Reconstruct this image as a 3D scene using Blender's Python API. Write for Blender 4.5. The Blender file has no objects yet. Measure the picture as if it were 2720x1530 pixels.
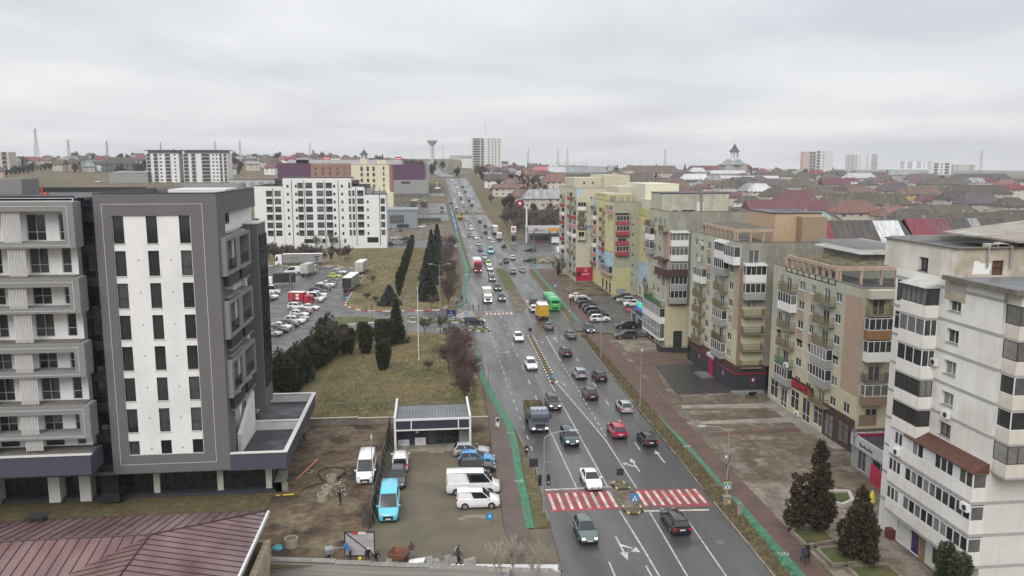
import bpy, bmesh, math, random
from mathutils import Vector, Matrix
random.seed(7)
R=math.radians
S=bpy.context.scene
C=S.collection
# ---------------------------------------------------------------- camera
F_PX=2131.0; CAM_H=34.0
PITCH=math.atan(325/2131.0); YAW=math.atan(230/math.hypot(2131,325))
cam=bpy.data.cameras.new('camera'); cam.sensor_width=36; cam.lens=36*F_PX/2720
cam.clip_end=30000; cam.clip_start=0.5
co=bpy.data.objects.new('camera',cam); C.objects.link(co)
co.location=(0,0,CAM_H); co.rotation_euler=(R(90)-PITCH,0,-YAW)
S.camera=co
# ---------------------------------------------------------------- overcast sky
W=bpy.data.worlds.new('World'); S.world=W; W.use_nodes=True
nt=W.node_tree; nt.nodes.clear()
def N(t,nt_,**k):
 n=nt_.nodes.new(t)
 for a,b in k.items(): setattr(n,a,b)
 return n
SUN_EL=R(42); SUN_AZ=R(205)
out=N('ShaderNodeOutputWorld',nt); bg=N('ShaderNodeBackground',nt)
sky=N('ShaderNodeTexSky',nt,sky_type='NISHITA'); sky.sun_disc=False; sky.sun_elevation=SUN_EL; sky.sun_rotation=SUN_AZ
sky.dust_density=4; sky.altitude=300
tc=N('ShaderNodeTexCoord',nt); sep=N('ShaderNodeSeparateXYZ',nt); nt.links.new(tc.outputs['Generated'],sep.inputs[0])
za=N('ShaderNodeMath',nt,operation='MAXIMUM'); nt.links.new(sep.outputs[2],za.inputs[0]); za.inputs[1].default_value=0
zb=N('ShaderNodeMath',nt,operation='ADD'); nt.links.new(za.outputs[0],zb.inputs[0]); zb.inputs[1].default_value=0.10
dx=N('ShaderNodeMath',nt,operation='DIVIDE'); nt.links.new(sep.outputs[0],dx.inputs[0]); nt.links.new(zb.outputs[0],dx.inputs[1])
dy=N('ShaderNodeMath',nt,operation='DIVIDE'); nt.links.new(sep.outputs[1],dy.inputs[0]); nt.links.new(zb.outputs[0],dy.inputs[1])
cb=N('ShaderNodeCombineXYZ',nt); nt.links.new(dx.outputs[0],cb.inputs[0]); nt.links.new(dy.outputs[0],cb.inputs[1])
n1=N('ShaderNodeTexNoise',nt); n1.inputs['Scale'].default_value=0.5; n1.inputs['Detail'].default_value=8; n1.inputs['Roughness'].default_value=0.5; n1.inputs['Distortion'].default_value=0.3
nt.links.new(cb.outputs[0],n1.inputs['Vector'])
cr=N('ShaderNodeValToRGB',nt); e=cr.color_ramp.elements
e[0].position=0.34; e[0].color=(0.49,0.495,0.52,1); e[1].position=0.66; e[1].color=(0.71,0.71,0.71,1)
m_=cr.color_ramp.elements.new(0.5); m_.color=(0.60,0.605,0.62,1)
nt.links.new(n1.outputs['Fac'],cr.inputs[0])
sc=N('ShaderNodeMixRGB',nt,blend_type='MULTIPLY'); sc.inputs[0].default_value=1; sc.inputs[2].default_value=(0.1,0.1,0.1,1)
nt.links.new(sky.outputs[0],sc.inputs[1])
mx=N('ShaderNodeMixRGB',nt); mx.inputs[0].default_value=0.90
nt.links.new(sc.outputs[0],mx.inputs[1]); nt.links.new(cr.outputs[0],mx.inputs[2]); nt.links.new(mx.outputs[0],bg.inputs[0])
# an overcast sky is brighter overhead than at the horizon
zs=N('ShaderNodeMapRange',nt,interpolation_type='SMOOTHSTEP'); nt.links.new(sep.outputs[2],zs.inputs[0])
for i_,v_ in ((1,0.1),(2,0.95),(3,1.0),(4,1.8)): zs.inputs[i_].default_value=v_
nt.links.new(zs.outputs[0],bg.inputs[1])
nt.links.new(bg.outputs[0],out.inputs[0])
sl=bpy.data.lights.new('sun','SUN'); sl.energy=1.4; sl.angle=R(40); sl.color=(1,0.97,0.93)
so=bpy.data.objects.new('sun',sl); C.objects.link(so); so.location=(0,0,200)
_d=Vector((math.sin(SUN_AZ)*math.cos(SUN_EL),math.cos(SUN_AZ)*math.cos(SUN_EL),math.sin(SUN_EL)))
so.rotation_euler=_d.to_track_quat('Z','Y').to_euler()
S.view_settings.view_transform='Standard'; S.view_settings.look='None'; S.view_settings.gamma=1
S.view_settings.exposure=0.5; S.view_settings.use_curve_mapping=False
S.render.engine='CYCLES'
try:
 S.cycles.max_bounces=5; S.cycles.diffuse_bounces=2; S.cycles.glossy_bounces=3; S.cycles.transmission_bounces=3; S.cycles.volume_bounces=0
 S.cycles.caustics_reflective=False; S.cycles.caustics_refractive=False
except Exception: pass
# ---------------------------------------------------------------- terrain height and pixel rays
def lerp(t,xs,ys):
 if t<=xs[0]: return ys[0]
 for i in range(len(xs)-1):
  if t<=xs[i+1]:
   k=(t-xs[i])/(xs[i+1]-xs[i]); k=k*k*(3-2*k)*0.35+k*0.65
   return ys[i]+(ys[i+1]-ys[i])*k
 return ys[-1]
def terrain(X,Y):
 c=lerp(Y,[380,488,628,735,1000,1500,2100,3000],[0,5,16.5,22.6,27,41,52,40])
 l=lerp(Y,[360,500,650,1000,1500,2100,3000],[0,8,20,33,48,54,40])
 r=lerp(Y,[420,700,1000,1400,1900,2600],[0,3,11,23,29,22])
 if X<-20: k=min(1,(-20-X)/120.0); return c+(l-c)*k
 if X>60:
  k=min(1,(X-60)/160.0); v=c+(r-c)*k
  if X>500: v*=max(0.25,1-(X-500)/900.0)
  return v
 return c
_cp,_sp,_cy,_sy=math.cos(PITCH),math.sin(PITCH),math.cos(YAW),math.sin(YAW)
def ray(x,y):
 a=(x-1360)/F_PX; b=(765-y)/F_PX
 fw=_cp+b*_sp; up=b*_cp-_sp
 return (a*_cy+fw*_sy,-a*_sy+fw*_cy,up)
ZM={'A':(1300,1000,900/2461),'B':(1150,700,650/1884),'C':(650,600,650/1884),'D':(650,1030,800/2318),'E':(1700,900,700/1610),
'F':(1800,550,600/1338),'G':(2250,580,470/1449),'H':(2250,1000,470/1285),'I':(0,340,700/2205),'J':(0,800,700/1389),'K':(600,340,700/2205),
'L':(1650,500,500/1449),'M':(1450,440,500/1575),'N':(1400,340,700/2415),'O':(2000,340,720/2484),'P':(1100,340,600/2070),'Q':(1350,1250,500/2576),
'R':(1350,960,400/1932),'S':(1250,760,400/2318),'T':(1180,560,350/2113),'U':(1150,380,250/1811),'V':(880,1050,400/2415),'W':(690,1250,400/2070),'X':(1750,1000,500/1367),
'a':(560,500,300/724),'b':(540,1000,360/1534),'c':(0,500,300/1087),'d':(0,1250,720/2576),'e':(600,440,440/2576),'f':(700,380,480/2576),'h':(1480,440,300/1208),'i':(1140,780,160/1932),
'j':(1980,640,400/1811),'k':(2000,900,400/1705),'l':(1640,480,460/2380),'m':(1660,720,300/1811),'n':(2330,600,390/2174),'o':(2330,1180,390/1615),'p':(680,640,320/1656),'q':(940,1440,500/2576),'0':(0,0,1.0),'2':(0,0,2720/2576)}
def zr(k,x,y):
 a,b,s=ZM[k]; return ray(a+x*s,b+y*s)
def G(k,x,y,h=0.0):
 """point where the sight line through a photo pixel meets the terrain raised by h"""
 d=zr(k,x,y)
 if d[2]<-1e-6:
  t=(h-CAM_H)/d[2]
  if d[1]*t<380: return Vector((d[0]*t,d[1]*t,h))
 t=200.0; dt=4.0
 while t<9000:
  if CAM_H+d[2]*t<=terrain(d[0]*t,d[1]*t)+h:
   lo,hi=t-dt,t
   for _ in range(12):
    m=(lo+hi)/2
    if CAM_H+d[2]*m<=terrain(d[0]*m,d[1]*m)+h: hi=m
    else: lo=m
   return Vector((d[0]*hi,d[1]*hi,CAM_H+d[2]*hi))
  t+=dt
 return Vector((d[0]*2500,d[1]*2500,terrain(d[0]*2500,d[1]*2500)+h))
def PX(k,x,y,X):
 d=zr(k,x,y); t=X/d[0]; return Vector((X,d[1]*t,CAM_H+d[2]*t))
def PY(k,x,y,Y):
 d=zr(k,x,y); t=Y/d[1]; return Vector((d[0]*t,Y,CAM_H+d[2]*t))
# ---------------------------------------------------------------- materials
MT={}
def mat(name,col,rough=0.8,var=0.15,scale=3.0,bump=0.0,bscale=None,metal=0.0,spec=0.5,streak=0.0,streakcol=None,rnd=0.0,stretch=None,rvar=0.0,emit=0.0,col2=None,c2pos=(0.45,0.6),c2scale=0.4,coat=0.0,c3=None):
 if name in MT: return MT[name]
 m=bpy.data.materials.new(name); MT[name]=m; m.use_nodes=True
 t=m.node_tree; b=t.nodes['Principled BSDF']
 L=t.links.new
 b.inputs['Roughness'].default_value=rough; b.inputs['Metallic'].default_value=metal
 b.inputs['Specular IOR Level'].default_value=spec
 if coat: b.inputs['Coat Weight'].default_value=coat; b.inputs['Coat Roughness'].default_value=0.08
 c4=(col[0],col[1],col[2],1)
 tcn=N('ShaderNodeTexCoord',t); vec=tcn.outputs['Object']
 if stretch:
  mp=N('ShaderNodeMapping',t); mp.inputs['Scale'].default_value=stretch; L(vec,mp.inputs[0]); vec=mp.outputs[0]
 cur=None
 rgb=N('ShaderNodeRGB',t); rgb.outputs[0].default_value=c4; cur=rgb.outputs[0]
 def mixc(fac,a,bc,mode='MIX'):
  mm=N('ShaderNodeMixRGB',t,blend_type=mode)
  if isinstance(fac,float): mm.inputs[0].default_value=fac
  else: L(fac,mm.inputs[0])
  L(a,mm.inputs[1])
  if isinstance(bc,tuple): mm.inputs[2].default_value=(bc[0],bc[1],bc[2],1)
  else: L(bc,mm.inputs[2])
  return mm.outputs[0]
 def noise(sc,det=4,v=None):
  nn=N('ShaderNodeTexNoise',t); nn.inputs['Scale'].default_value=sc; nn.inputs['Detail'].default_value=det; L(v or vec,nn.inputs['Vector']); return nn.outputs['Fac']
 def ramp(f,p0,p1,a=0.0,bb=1.0):
  rr=N('ShaderNodeMapRange',t); L(f,rr.inputs[0]); rr.inputs[1].default_value=p0; rr.inputs[2].default_value=p1; rr.inputs[3].default_value=a; rr.inputs[4].default_value=bb; return rr.outputs[0]
 if col2 is not None:
  cur=mixc(ramp(noise(c2scale,6),c2pos[0],c2pos[1]),cur,col2)
 if c3 is not None:
  cur=mixc(ramp(noise(c3[1],8),c3[2],c3[3]),cur,c3[0])
 if var:
  f=ramp(noise(scale,6),0.3,0.7,1-var,1+var)
  gg=N('ShaderNodeMixRGB',t,blend_type='MULTIPLY'); gg.inputs[0].default_value=1; L(cur,gg.inputs[1])
  cc=N('ShaderNodeCombineXYZ',t); [L(f,cc.inputs[i]) for i in range(3)]
  L(cc.outputs[0],gg.inputs[2]); cur=gg.outputs[0]
 if streak:
  mp2=N('ShaderNodeMapping',t); mp2.inputs['Scale'].default_value=(1.6,1.6,0.12); L(tcn.outputs['Object'],mp2.inputs[0])
  f=ramp(noise(1.3,6,mp2.outputs[0]),0.5,0.78,0.0,streak)
  cur=mixc(f,cur,streakcol or (0.12,0.11,0.09))
 if rnd:
  oi=N('ShaderNodeObjectInfo',t); f=ramp(oi.outputs['Random'],0,1,1-rnd,1+rnd)
  gg=N('ShaderNodeMixRGB',t,blend_type='MULTIPLY'); gg.inputs[0].default_value=1; L(cur,gg.inputs[1])
  cc=N('ShaderNodeCombineXYZ',t); [L(f,cc.inputs[i]) for i in range(3)]
  L(cc.outputs[0],gg.inputs[2]); cur=gg.outputs[0]
 L(cur,b.inputs['Base Color'])
 if rvar:
  L(ramp(noise(0.35,5),0.35,0.65,max(0.02,rough-rvar),min(1,rough+rvar)),b.inputs['Roughness'])
 if bump:
  bn=N('ShaderNodeBump',t); bn.inputs['Strength'].default_value=bump; bn.inputs['Distance'].default_value=0.05
  L(noise(bscale or scale*4,5),bn.inputs['Height']); L(bn.outputs[0],b.inputs['Normal'])
 if emit:
  L(cur,b.inputs['Emission Color']); b.inputs['Emission Strength'].default_value=emit
 return m
def paint(col): 
 n='car_paint_%d_%d_%d'%tuple(int(c*1000) for c in col)
 return mat(n,col,0.28,0.04,2.0,metal=0.0,spec=0.5,coat=0.6)
# ---------------------------------------------------------------- mesh builder
class MB:
 def __init__(s): s.v=[]; s.f=[]; s.m=[]
 def quad(s,a,b,c,d,m=0):
  i=len(s.v); s.v+=[tuple(a),tuple(b),tuple(c),tuple(d)]; s.f.append((i,i+1,i+2,i+3)); s.m.append(m); return s
 def poly(s,pts,m=0):
  i=len(s.v); s.v+=[tuple(p) for p in pts]; s.f.append(tuple(range(i,i+len(pts)))); s.m.append(m); return s
 def box(s,x0,x1,y0,y1,z0,z1,m=0):
  i=len(s.v)
  s.v+=[(x0,y0,z0),(x1,y0,z0),(x1,y1,z0),(x0,y1,z0),(x0,y0,z1),(x1,y0,z1),(x1,y1,z1),(x0,y1,z1)]
  for f in ((0,3,2,1),(4,5,6,7),(0,1,5,4),(1,2,6,5),(2,3,7,6),(3,0,4,7)): s.f.append(tuple(i+k for k in f)); s.m.append(m)
  return s
 def prism(s,pts,z0,z1,m=0,mtop=None):
  """pts: 2D outline counter-clockwise, extruded z0..z1 (z1 may be a list)"""
  n=len(pts); i=len(s.v)
  zt=z1 if isinstance(z1,(list,tuple)) else [z1]*n
  s.v+=[(p[0],p[1],z0) for p in pts]+[(p[0],p[1],zt[k]) for k,p in enumerate(pts)]
  for k in range(n): s.f.append((i+k,i+(k+1)%n,i+n+(k+1)%n,i+n+k)); s.m.append(m)
  s.f.append(tuple(i+n+k for k in range(n))); s.m.append(m if mtop is None else mtop)
  s.f.append(tuple(i+k for k in reversed(range(n)))); s.m.append(m)
  return s
 def rod(s,a,b,r0,r1=None,n=6,m=0,cap=True):
  r1=r0 if r1 is None else r1
  a=Vector(a); b=Vector(b); d=(b-a)
  if d.length<1e-6: return s
  d.normalize(); u=d.orthogonal().normalized(); w=d.cross(u); i=len(s.v)
  for p,r in ((a,r0),(b,r1)):
   for k in range(n):
    t=2*math.pi*k/n; s.v.append(tuple(p+(u*math.cos(t)+w*math.sin(t))*r))
  for k in range(n): s.f.append((i+k,i+(k+1)%n,i+n+(k+1)%n,i+n+k)); s.m.append(m)
  if cap: s.f.append(tuple(i+k for k in reversed(range(n)))); s.m.append(m); s.f.append(tuple(i+n+k for k in range(n))); s.m.append(m)
  return s
 def lathe(s,prof,n=12,m=0,cx=0,cy=0):
  i=len(s.v)
  for r,z in prof:
   for k in range(n):
    t=2*math.pi*k/n; s.v.append((cx+r*math.cos(t),cy+r*math.sin(t),z))
  for j in range(len(prof)-1):
   for k in range(n): s.f.append((i+j*n+k,i+j*n+(k+1)%n,i+(j+1)*n+(k+1)%n,i+(j+1)*n+k)); s.m.append(m)
  s.f.append(tuple(i+k for k in reversed(range(n)))); s.m.append(m)
  j=len(prof)-1; s.f.append(tuple(i+j*n+k for k in range(n))); s.m.append(m)
  return s
 def mesh(s,name,mats,smooth=False):
  me=bpy.data.meshes.new(name); me.from_pydata(s.v,[],s.f)
  for mm in (mats if isinstance(mats,(list,tuple)) else [mats]): me.materials.append(mm)
  if any(s.m): me.polygons.foreach_set('material_index',s.m)
  if smooth: me.polygons.foreach_set('use_smooth',[True]*len(s.f))
  me.update(); return me
 def build(s,name,mats,parent=None,smooth=False,world=True,**k):
  return obj(name,s.mesh(name,mats,smooth),parent,world=world,**k)
def obj(name,me,parent=None,loc=None,rz=0.0,sc=None,world=True):
 o=bpy.data.objects.new(name,me); C.objects.link(o)
 if loc is not None: o.location=loc
 if rz: o.rotation_euler=(0,0,rz)
 if sc is not None: o.scale=sc
 if parent is not None:
  o.parent=parent; KIDS.setdefault(parent.name,[]).append(o)
  p=parent.get('_off')
  if world and p is not None:
   wl=Vector(o.location); o.location=wl-Vector(p); o['_off']=tuple(wl)
 return o
def tag(o,label=None,cat=None,group=None,kind=None):
 if label: o['label']=label
 if cat: o['category']=cat
 if group: o['group']=group
 if kind: o['kind']=kind
 return o
def thing(name,label,cat,loc=(0,0,0),rz=0.0,group=None,off=False):
 """an Empty at the thing's base; with off=True its parts are given in world coordinates"""
 o=bpy.data.objects.new(name,None); C.objects.link(o); o.location=loc; o.rotation_euler=(0,0,rz); o.empty_display_size=0.5
 if off: o['_off']=tuple(loc)
 return tag(o,label,cat,group)
def struct(o): o['kind']='structure'; return o
KIDS={}
def clone(o,loc,rz=0.0,sc=None,label=None,group=None):
 """copy a thing and every part and sub-part of it"""
 def rec(src,par):
  c=src.copy(); C.objects.link(c)
  if par is not None: c.parent=par
  ks=KIDS.get(src.name,())
  if ks: KIDS[c.name]=[rec(ch,c) for ch in ks]
  return c
 c=rec(o,None); c.location=loc; c.rotation_euler=(0,0,rz)
 if sc is not None: c.scale=sc
 if label: c['label']=label
 if group: c['group']=group
 return c
HAZE=0.00013
# ---------------------------------------------------------------- text and body meshes (made first, while the scene is small)
TEXTS={}; POSES={}
def _bake():
 dg=bpy.context.evaluated_depsgraph_get(); tmp=[]
 for s_ in ('BILANCIA','METRO','Intrare'):
  cu=bpy.data.curves.new('t','FONT'); cu.body=s_; cu.extrude=0.03; cu.size=1.0; o=bpy.data.objects.new('t',cu); C.objects.link(o); tmp.append(('T',s_,o))
 def figure(J,E,rad):
  bm=bmesh.new(); sk=bm.verts.layers.skin.verify(); vs=[bm.verts.new(p) for p in J]
  for i,v in enumerate(vs): v[sk].radius=rad[i]; v[sk].use_root=(i==0)
  for a,b in E: bm.edges.new((vs[a],vs[b]))
  me=bpy.data.meshes.new('b'); bm.to_mesh(me); bm.free(); o=bpy.data.objects.new('b',me); C.objects.link(o)
  o.modifiers.new('s','SKIN'); m=o.modifiers.new('u','SUBSURF'); m.levels=1; m.render_levels=1; return o
 E=[(0,1),(1,2),(2,3),(3,4),(4,5),(5,16),(0,6),(6,7),(7,8),(8,17),(0,9),(9,10),(10,11),(11,18),(2,12),(12,13),(13,19),(2,14),(14,15),(15,20)]
 rad=[(.15,.11),(.15,.10),(.17,.11),(.06,.06),(.075,.09),(.09,.10),(.10,.10),(.065,.07),(.045,.05),(.10,.10),(.065,.07),(.045,.05),(.055,.055),(.042,.042),(.055,.055),(.042,.042),(.06,.07),(.045,.035),(.045,.035),(.03,.035),(.03,.035)]
 def pose(lean=0.0,step=0.0,arm=.12,kneel=0.0):
  # x is forward, z up
  def L(z): return lean*max(0,z-.95)
  hip=.95-kneel; k=lambda x,y,z:(x+L(z+kneel if z>.8 else 0),y,z)
  return [k(0,0,hip),k(.01,0,hip+.25),k(.0,0,hip+.45),k(.02,0,hip+.56),k(.04,0,hip+.64),k(.05,0,hip+.74),
   (step*.15,.10,hip-.08),(step*.35+kneel*.5,.11,.48),(step*.45-.05,.11,.09),(-step*.12,-.10,hip-.08),(-step*.05+kneel*.5,-.11,.48),(-step*.6,-.11,.09 if step<.3 else .16),
   k(-step*.1+.02,.22,hip+.42),k(arm-step*.15,.27,hip+.17),k(step*.1+.02,-.22,hip+.42),k(arm+step*.15,-.27,hip+.17),
   k(.06,0,hip+.80),(step*.45+.15,.11,.045),(-step*.6+.15,-.11,.045 if step<.3 else .07),k(arm+.12-step*.2,.26,hip-.06),k(arm+.12+step*.2,-.26,hip-.06)]
 for n_,a in (('stand',dict()),('walk',dict(step=.6)),('bend',dict(lean=.9,arm=.35)),('crouch',dict(lean=.5,kneel=.4,arm=.3))):
  tmp.append(('P',n_,figure(pose(**a),E,rad)))
 bpy.context.view_layer.update(); dg=bpy.context.evaluated_depsgraph_get()
 for t,k,o in tmp:
  me=bpy.data.meshes.new_from_object(o.evaluated_get(dg)); (TEXTS if t=='T' else POSES)[k]=me
 for t,k,o in tmp: bpy.data.objects.remove(o)
_bake()
# ---------------------------------------------------------------- palette
ASPH=mat('wet_asphalt',(0.074,0.072,0.069),0.34,0.28,0.5,bump=0.25,bscale=25,rvar=0.14,stretch=(1.0,0.12,1.0),col2=(0.045,0.043,0.042),c2scale=0.25)
ASPH_LOT=mat('lot_asphalt',(0.075,0.073,0.072),0.38,0.25,0.3,bump=0.3,bscale=20,rvar=0.2,col2=(0.05,0.049,0.048),c2scale=0.12)
ASPH_PATCH=mat('patched_asphalt',(0.040,0.040,0.041),0.33,0.15,0.8,bump=0.2,bscale=25)
GRASS=mat('dry_grass',(0.150,0.118,0.052),0.95,0.28,1.6,bump=0.9,bscale=7,col2=(0.092,0.090,0.034),c2scale=0.12,c2pos=(0.40,0.64),c3=((0.185,0.148,0.078),0.5,0.54,0.66))
GRASS_G=mat('green_grass',(0.062,0.075,0.020),0.95,0.3,1.2,bump=0.8,bscale=8,col2=(0.10,0.085,0.03),c2scale=0.25)
VERGE=mat('verge_grass',(0.088,0.068,0.028),0.95,0.35,1.5,bump=0.9,bscale=9,col2=(0.10,0.088,0.04),c2scale=0.5)
GROUND=mat('open_ground',(0.110,0.086,0.042),0.95,0.3,0.15,bump=0.4,bscale=2,col2=(0.075,0.066,0.03),c2scale=0.02,c3=((0.085,0.068,0.045),0.05,0.5,0.62))
DIRT=mat('yard_dirt',(0.098,0.067,0.038),0.95,0.4,1.3,bump=1.0,bscale=4,col2=(0.135,0.108,0.066),c2scale=0.22,c2pos=(0.45,0.6),c3=((0.038,0.024,0.016),0.28,0.50,0.64))
PAVER=mat('courtyard_pavers',(0.122,0.104,0.070),0.8,0.16,6,bump=0.5,bscale=9,col2=(0.095,0.084,0.058),c2scale=0.3)
WALK=mat('sidewalk_pavers',(0.108,0.060,0.047),0.75,0.18,5,bump=0.4,bscale=10,col2=(0.075,0.05,0.042),c2scale=0.4)
WALK_L=mat('left_sidewalk_pavers',(0.105,0.076,0.064),0.75,0.16,5,bump=0.4,bscale=10,col2=(0.085,0.066,0.058),c2scale=0.4)
GREEN=mat('green_cycle_paint',(0.036,0.165,0.092),0.7,0.3,2.0,col2=(0.082,0.085,0.066),c2scale=2.6,c2pos=(0.50,0.72),c3=((0.095,0.08,0.066),0.7,0.60,0.72))
PLAZA=mat('plaza_ground',(0.122,0.096,0.068),0.9,0.38,1.1,bump=0.7,bscale=6,col2=(0.080,0.066,0.042),c2scale=0.2,c3=((0.185,0.16,0.125),0.35,0.54,0.66))
PLAZA_P=mat('plaza_stone',(0.20,0.172,0.135),0.85,0.25,2.5,bump=0.4,bscale=7,col2=(0.12,0.10,0.075),c2scale=0.5)
CONC=mat('concrete',(0.26,0.24,0.20),0.85,0.18,1.5,bump=0.2,bscale=15,col2=(0.18,0.165,0.14),c2scale=0.3)
CONC_D=mat('dark_concrete',(0.13,0.12,0.105),0.85,0.2,1.5,bump=0.2,bscale=15)
KERB=mat('kerb_stone',(0.20,0.185,0.16),0.85,0.25,2,bump=0.2,bscale=15,rnd=0.2)
KERB_D=mat('kerb_dark',(0.045,0.04,0.033),0.85,0.3,2)
KERB_Y=mat('kerb_yellow',(0.55,0.46,0.10),0.7,0.2,3)
KERB_W=mat('kerb_white',(0.58,0.56,0.52),0.7,0.15,3)
KERB_R=mat('kerb_red',(0.40,0.030,0.035),0.7,0.2,3)
LINE=mat('road_line',(0.42,0.41,0.39),0.6,0.25,2.0,col2=(0.22,0.215,0.21),c2scale=1.2,c2pos=(0.52,0.7))
ZEB=mat('zebra_paint',(0.50,0.44,0.37),0.6,0.22,2.0,col2=(0.30,0.25,0.21),c2scale=0.6,rnd=0.14)
REDP=mat('red_crossing_paint',(0.27,0.032,0.045),0.55,0.3,1.2,col2=(0.13,0.045,0.047),c2scale=0.5,c2pos=(0.42,0.66))
WHITE_M=mat('white_metal',(0.62,0.62,0.62),0.5,0.05,2)
GREY_M=mat('grey_metal',(0.26,0.265,0.27),0.5,0.1,2,metal=0.3)
DARK_M=mat('dark_metal',(0.028,0.028,0.032),0.5,0.15,2)
BLACK=mat('black_rubber',(0.012,0.012,0.013),0.7,0.1,3)
# ---------------------------------------------------------------- ground sheets
def frange(a,b,s):
 o=[];x=a
 while x<b-1e-6: o.append(x); x+=s
 o.append(b); return o
def terrain_mesh():
 xs=frange(-3000,-700,230)+frange(-640,-200,40)+[-180,-150,-120,-100,-75]+frange(-60,0,20)+[10.98]+frange(20,200,20)+frange(240,700,40)+frange(800,3500,270)
 ys=[-300,-100,20,70,150,300]+frange(340,800,20)+frange(840,1600,40)+frange(1700,6500,300)
 mb=MB(); nx=len(xs)
 for y in ys:
  for x in xs: mb.v.append((x,y,terrain(x,y)-0.04))
 for j in range(len(ys)-1):
  for i in range(nx-1):
   if ys[j]==20 and -75<=xs[i]<10.9: continue
   a=j*nx+i; mb.f.append((a,a+1,a+nx+1,a+nx)); mb.m.append(0)
 return mb.build('ground',GROUND,smooth=True)
struct(terrain_mesh())
def sheet(name,pts,z,m,parent=None,kind='structure'):
 mb=MB(); mb.poly([(p[0],p[1],z+terrain(p[0],p[1])) for p in pts],0)
 o=mb.build(name,m,parent)
 if parent is None: o['kind']=kind
 return o
def slab(name,pts,z0,z1,m,parent=None):
 a=sum(pts[i][0]*pts[(i+1)%len(pts)][1]-pts[(i+1)%len(pts)][0]*pts[i][1] for i in range(len(pts)))
 if a<0: pts=list(reversed(pts))
 o=MB().prism(pts,z0,z1).build(name,m,parent)
 if parent is None: o['kind']='structure'
 return o
def tab(t,tb):
 if t<=tb[0][0]: return tb[0][1]
 for i in range(len(tb)-1):
  if t<=tb[i+1][0]: return tb[i][1]+(tb[i+1][1]-tb[i][1])*(t-tb[i][0])/(tb[i+1][0]-tb[i][0])
 return tb[-1][1]
def ribbon(name,lt,rt,y0,y1,z,m,step=6,parent=None,thick=0.0):
 mb=MB(); ys=frange(y0,y1,step); n=len(ys)
 f=lambda t,y: tab(y,t) if isinstance(t,list) else t
 for y in ys:
  l,r=f(lt,y),f(rt,y); zz=z+terrain((l+r)/2,y); mb.v+=[(l,y,zz),(r,y,zz)]
 for i in range(n-1): mb.f.append((2*i,2*i+1,2*i+3,2*i+2)); mb.m.append(0)
 if thick:
  b=len(mb.v); mb.v+=[(x,y,q-thick) for x,y,q in mb.v]
  for i in range(n-1):
   mb.f.append((b+2*i,2*i,2*i+2,b+2*i+2)); mb.f.append((2*i+1,b+2*i+1,b+2*i+3,2*i+3)); mb.m+=[0,0]
  mb.f.append((b,b+1,1,0)); mb.m.append(0); e_=2*(n-1); mb.f.append((e_,e_+1,b+e_+1,b+e_)); mb.m.append(0)
 o=mb.build(name,m,parent)
 if parent is None: o['kind']='structure'
 return o
RL=[(20,11),(62,11),(72,11.3),(86,12),(90,11.7),(97,11.3),(101,11),(107,10.6),(125,9.3),(150,9.5),(200,10),(223,10.7),(264,14.9),(305,15.4),(380,17),(760,18)]
RR=[(20,28.2),(60,28.4),(77,28.7),(100,29.2),(139,30),(161,30.7),(186,31.4),(215,31.5),(245,32.2),(257,32.9),(262,34.2),(275,35),(340,35),(380,35.3),(760,37)]
road=ribbon('road',RL,RR,15,744,0.0,ASPH,step=5)
ribbon('far_road',[(744,16),(790,14),(900,10),(1500,2)],[(744,40),(790,28),(900,22),(1500,12)],744,1560,0.05,ASPH,step=12)
# asphalt of the side streets and car parks
sheet('metro_street',[(-26,120),(-19.6,120),(-19.9,163.9),(-4.1,164.9),(3,161.6),(9.5,156),(9.8,200),(7.4,197),(4.7,192),(2.8,188.6),(-10.6,188.2),(-15.8,190),(-18.5,193.5),(-20.4,198.5),(-20.2,262),(-24,270),(-27,272)],-0.006,ASPH_LOT)
sheet('car_park',[(-90,120),(-26,120),(-27,272),(-34,277),(-55,280),(-90,283)],-0.01,ASPH_LOT)
sheet('side_street',[(34,262),(90,262),(90,274),(42,275),(36,279),(36,300),(90,303),(90,322),(36,320),(34,320)],-0.01,ASPH_LOT)
sheet('side_street',[(30.5,160.7),(47,152),(47,171.5),(36,171.4),(30.8,170)],0.135,ASPH_LOT)
# paved and planted areas
sheet('lawn',[(-19.6,104),(7.6,104.6),(8.3,120),(8.2,132),(8,150),(8.4,155.5),(2.6,161.2),(-4.1,164.7),(-19.6,163.7)],0.0,GRASS)
sheet('lawn',[(-20.3,198.7),(-18.4,193.7),(-15.7,190.2),(-10.6,188.5),(2.7,188.9),(4.5,192.2),(7,197.3),(8.2,215),(9.2,240),(11,300),(12,337),(-19,338),(-75,339),(-75,284),(-34,277.4),(-25.8,272.4),(-20.1,262)],0.0,GRASS)
sheet('forecourt',[(-19,338.5),(14,338),(16,372),(-28,372)],0.0,ASPH_LOT)
sheet('dirt_yard',[(-60,66.5),(-5.9,66),(-5.9,72),(-5.0,93),(-5.0,104),(-16,104.6),(-16.3,83),(-60,83)],-0.008,DIRT)
sheet('courtyard',[(-6.0,66),(11,64),(11.2,71.2),(6.9,71.4),(7.0,82),(6.2,93.6),(-5.2,93.6),(-5.0,93),(-5.9,72)],0.0,PAVER)
sheet('rough_strip',[(6.2,93.6),(7.0,82),(7.4,92),(7.9,104.4),(5.0,104.4),(5,93.6)],0.002,DIRT)
sheet('front_grass',[(-60,66.9),(-16.4,66.9),(-16.4,82.2),(-60,82.2)],0.02,VERGE)
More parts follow.
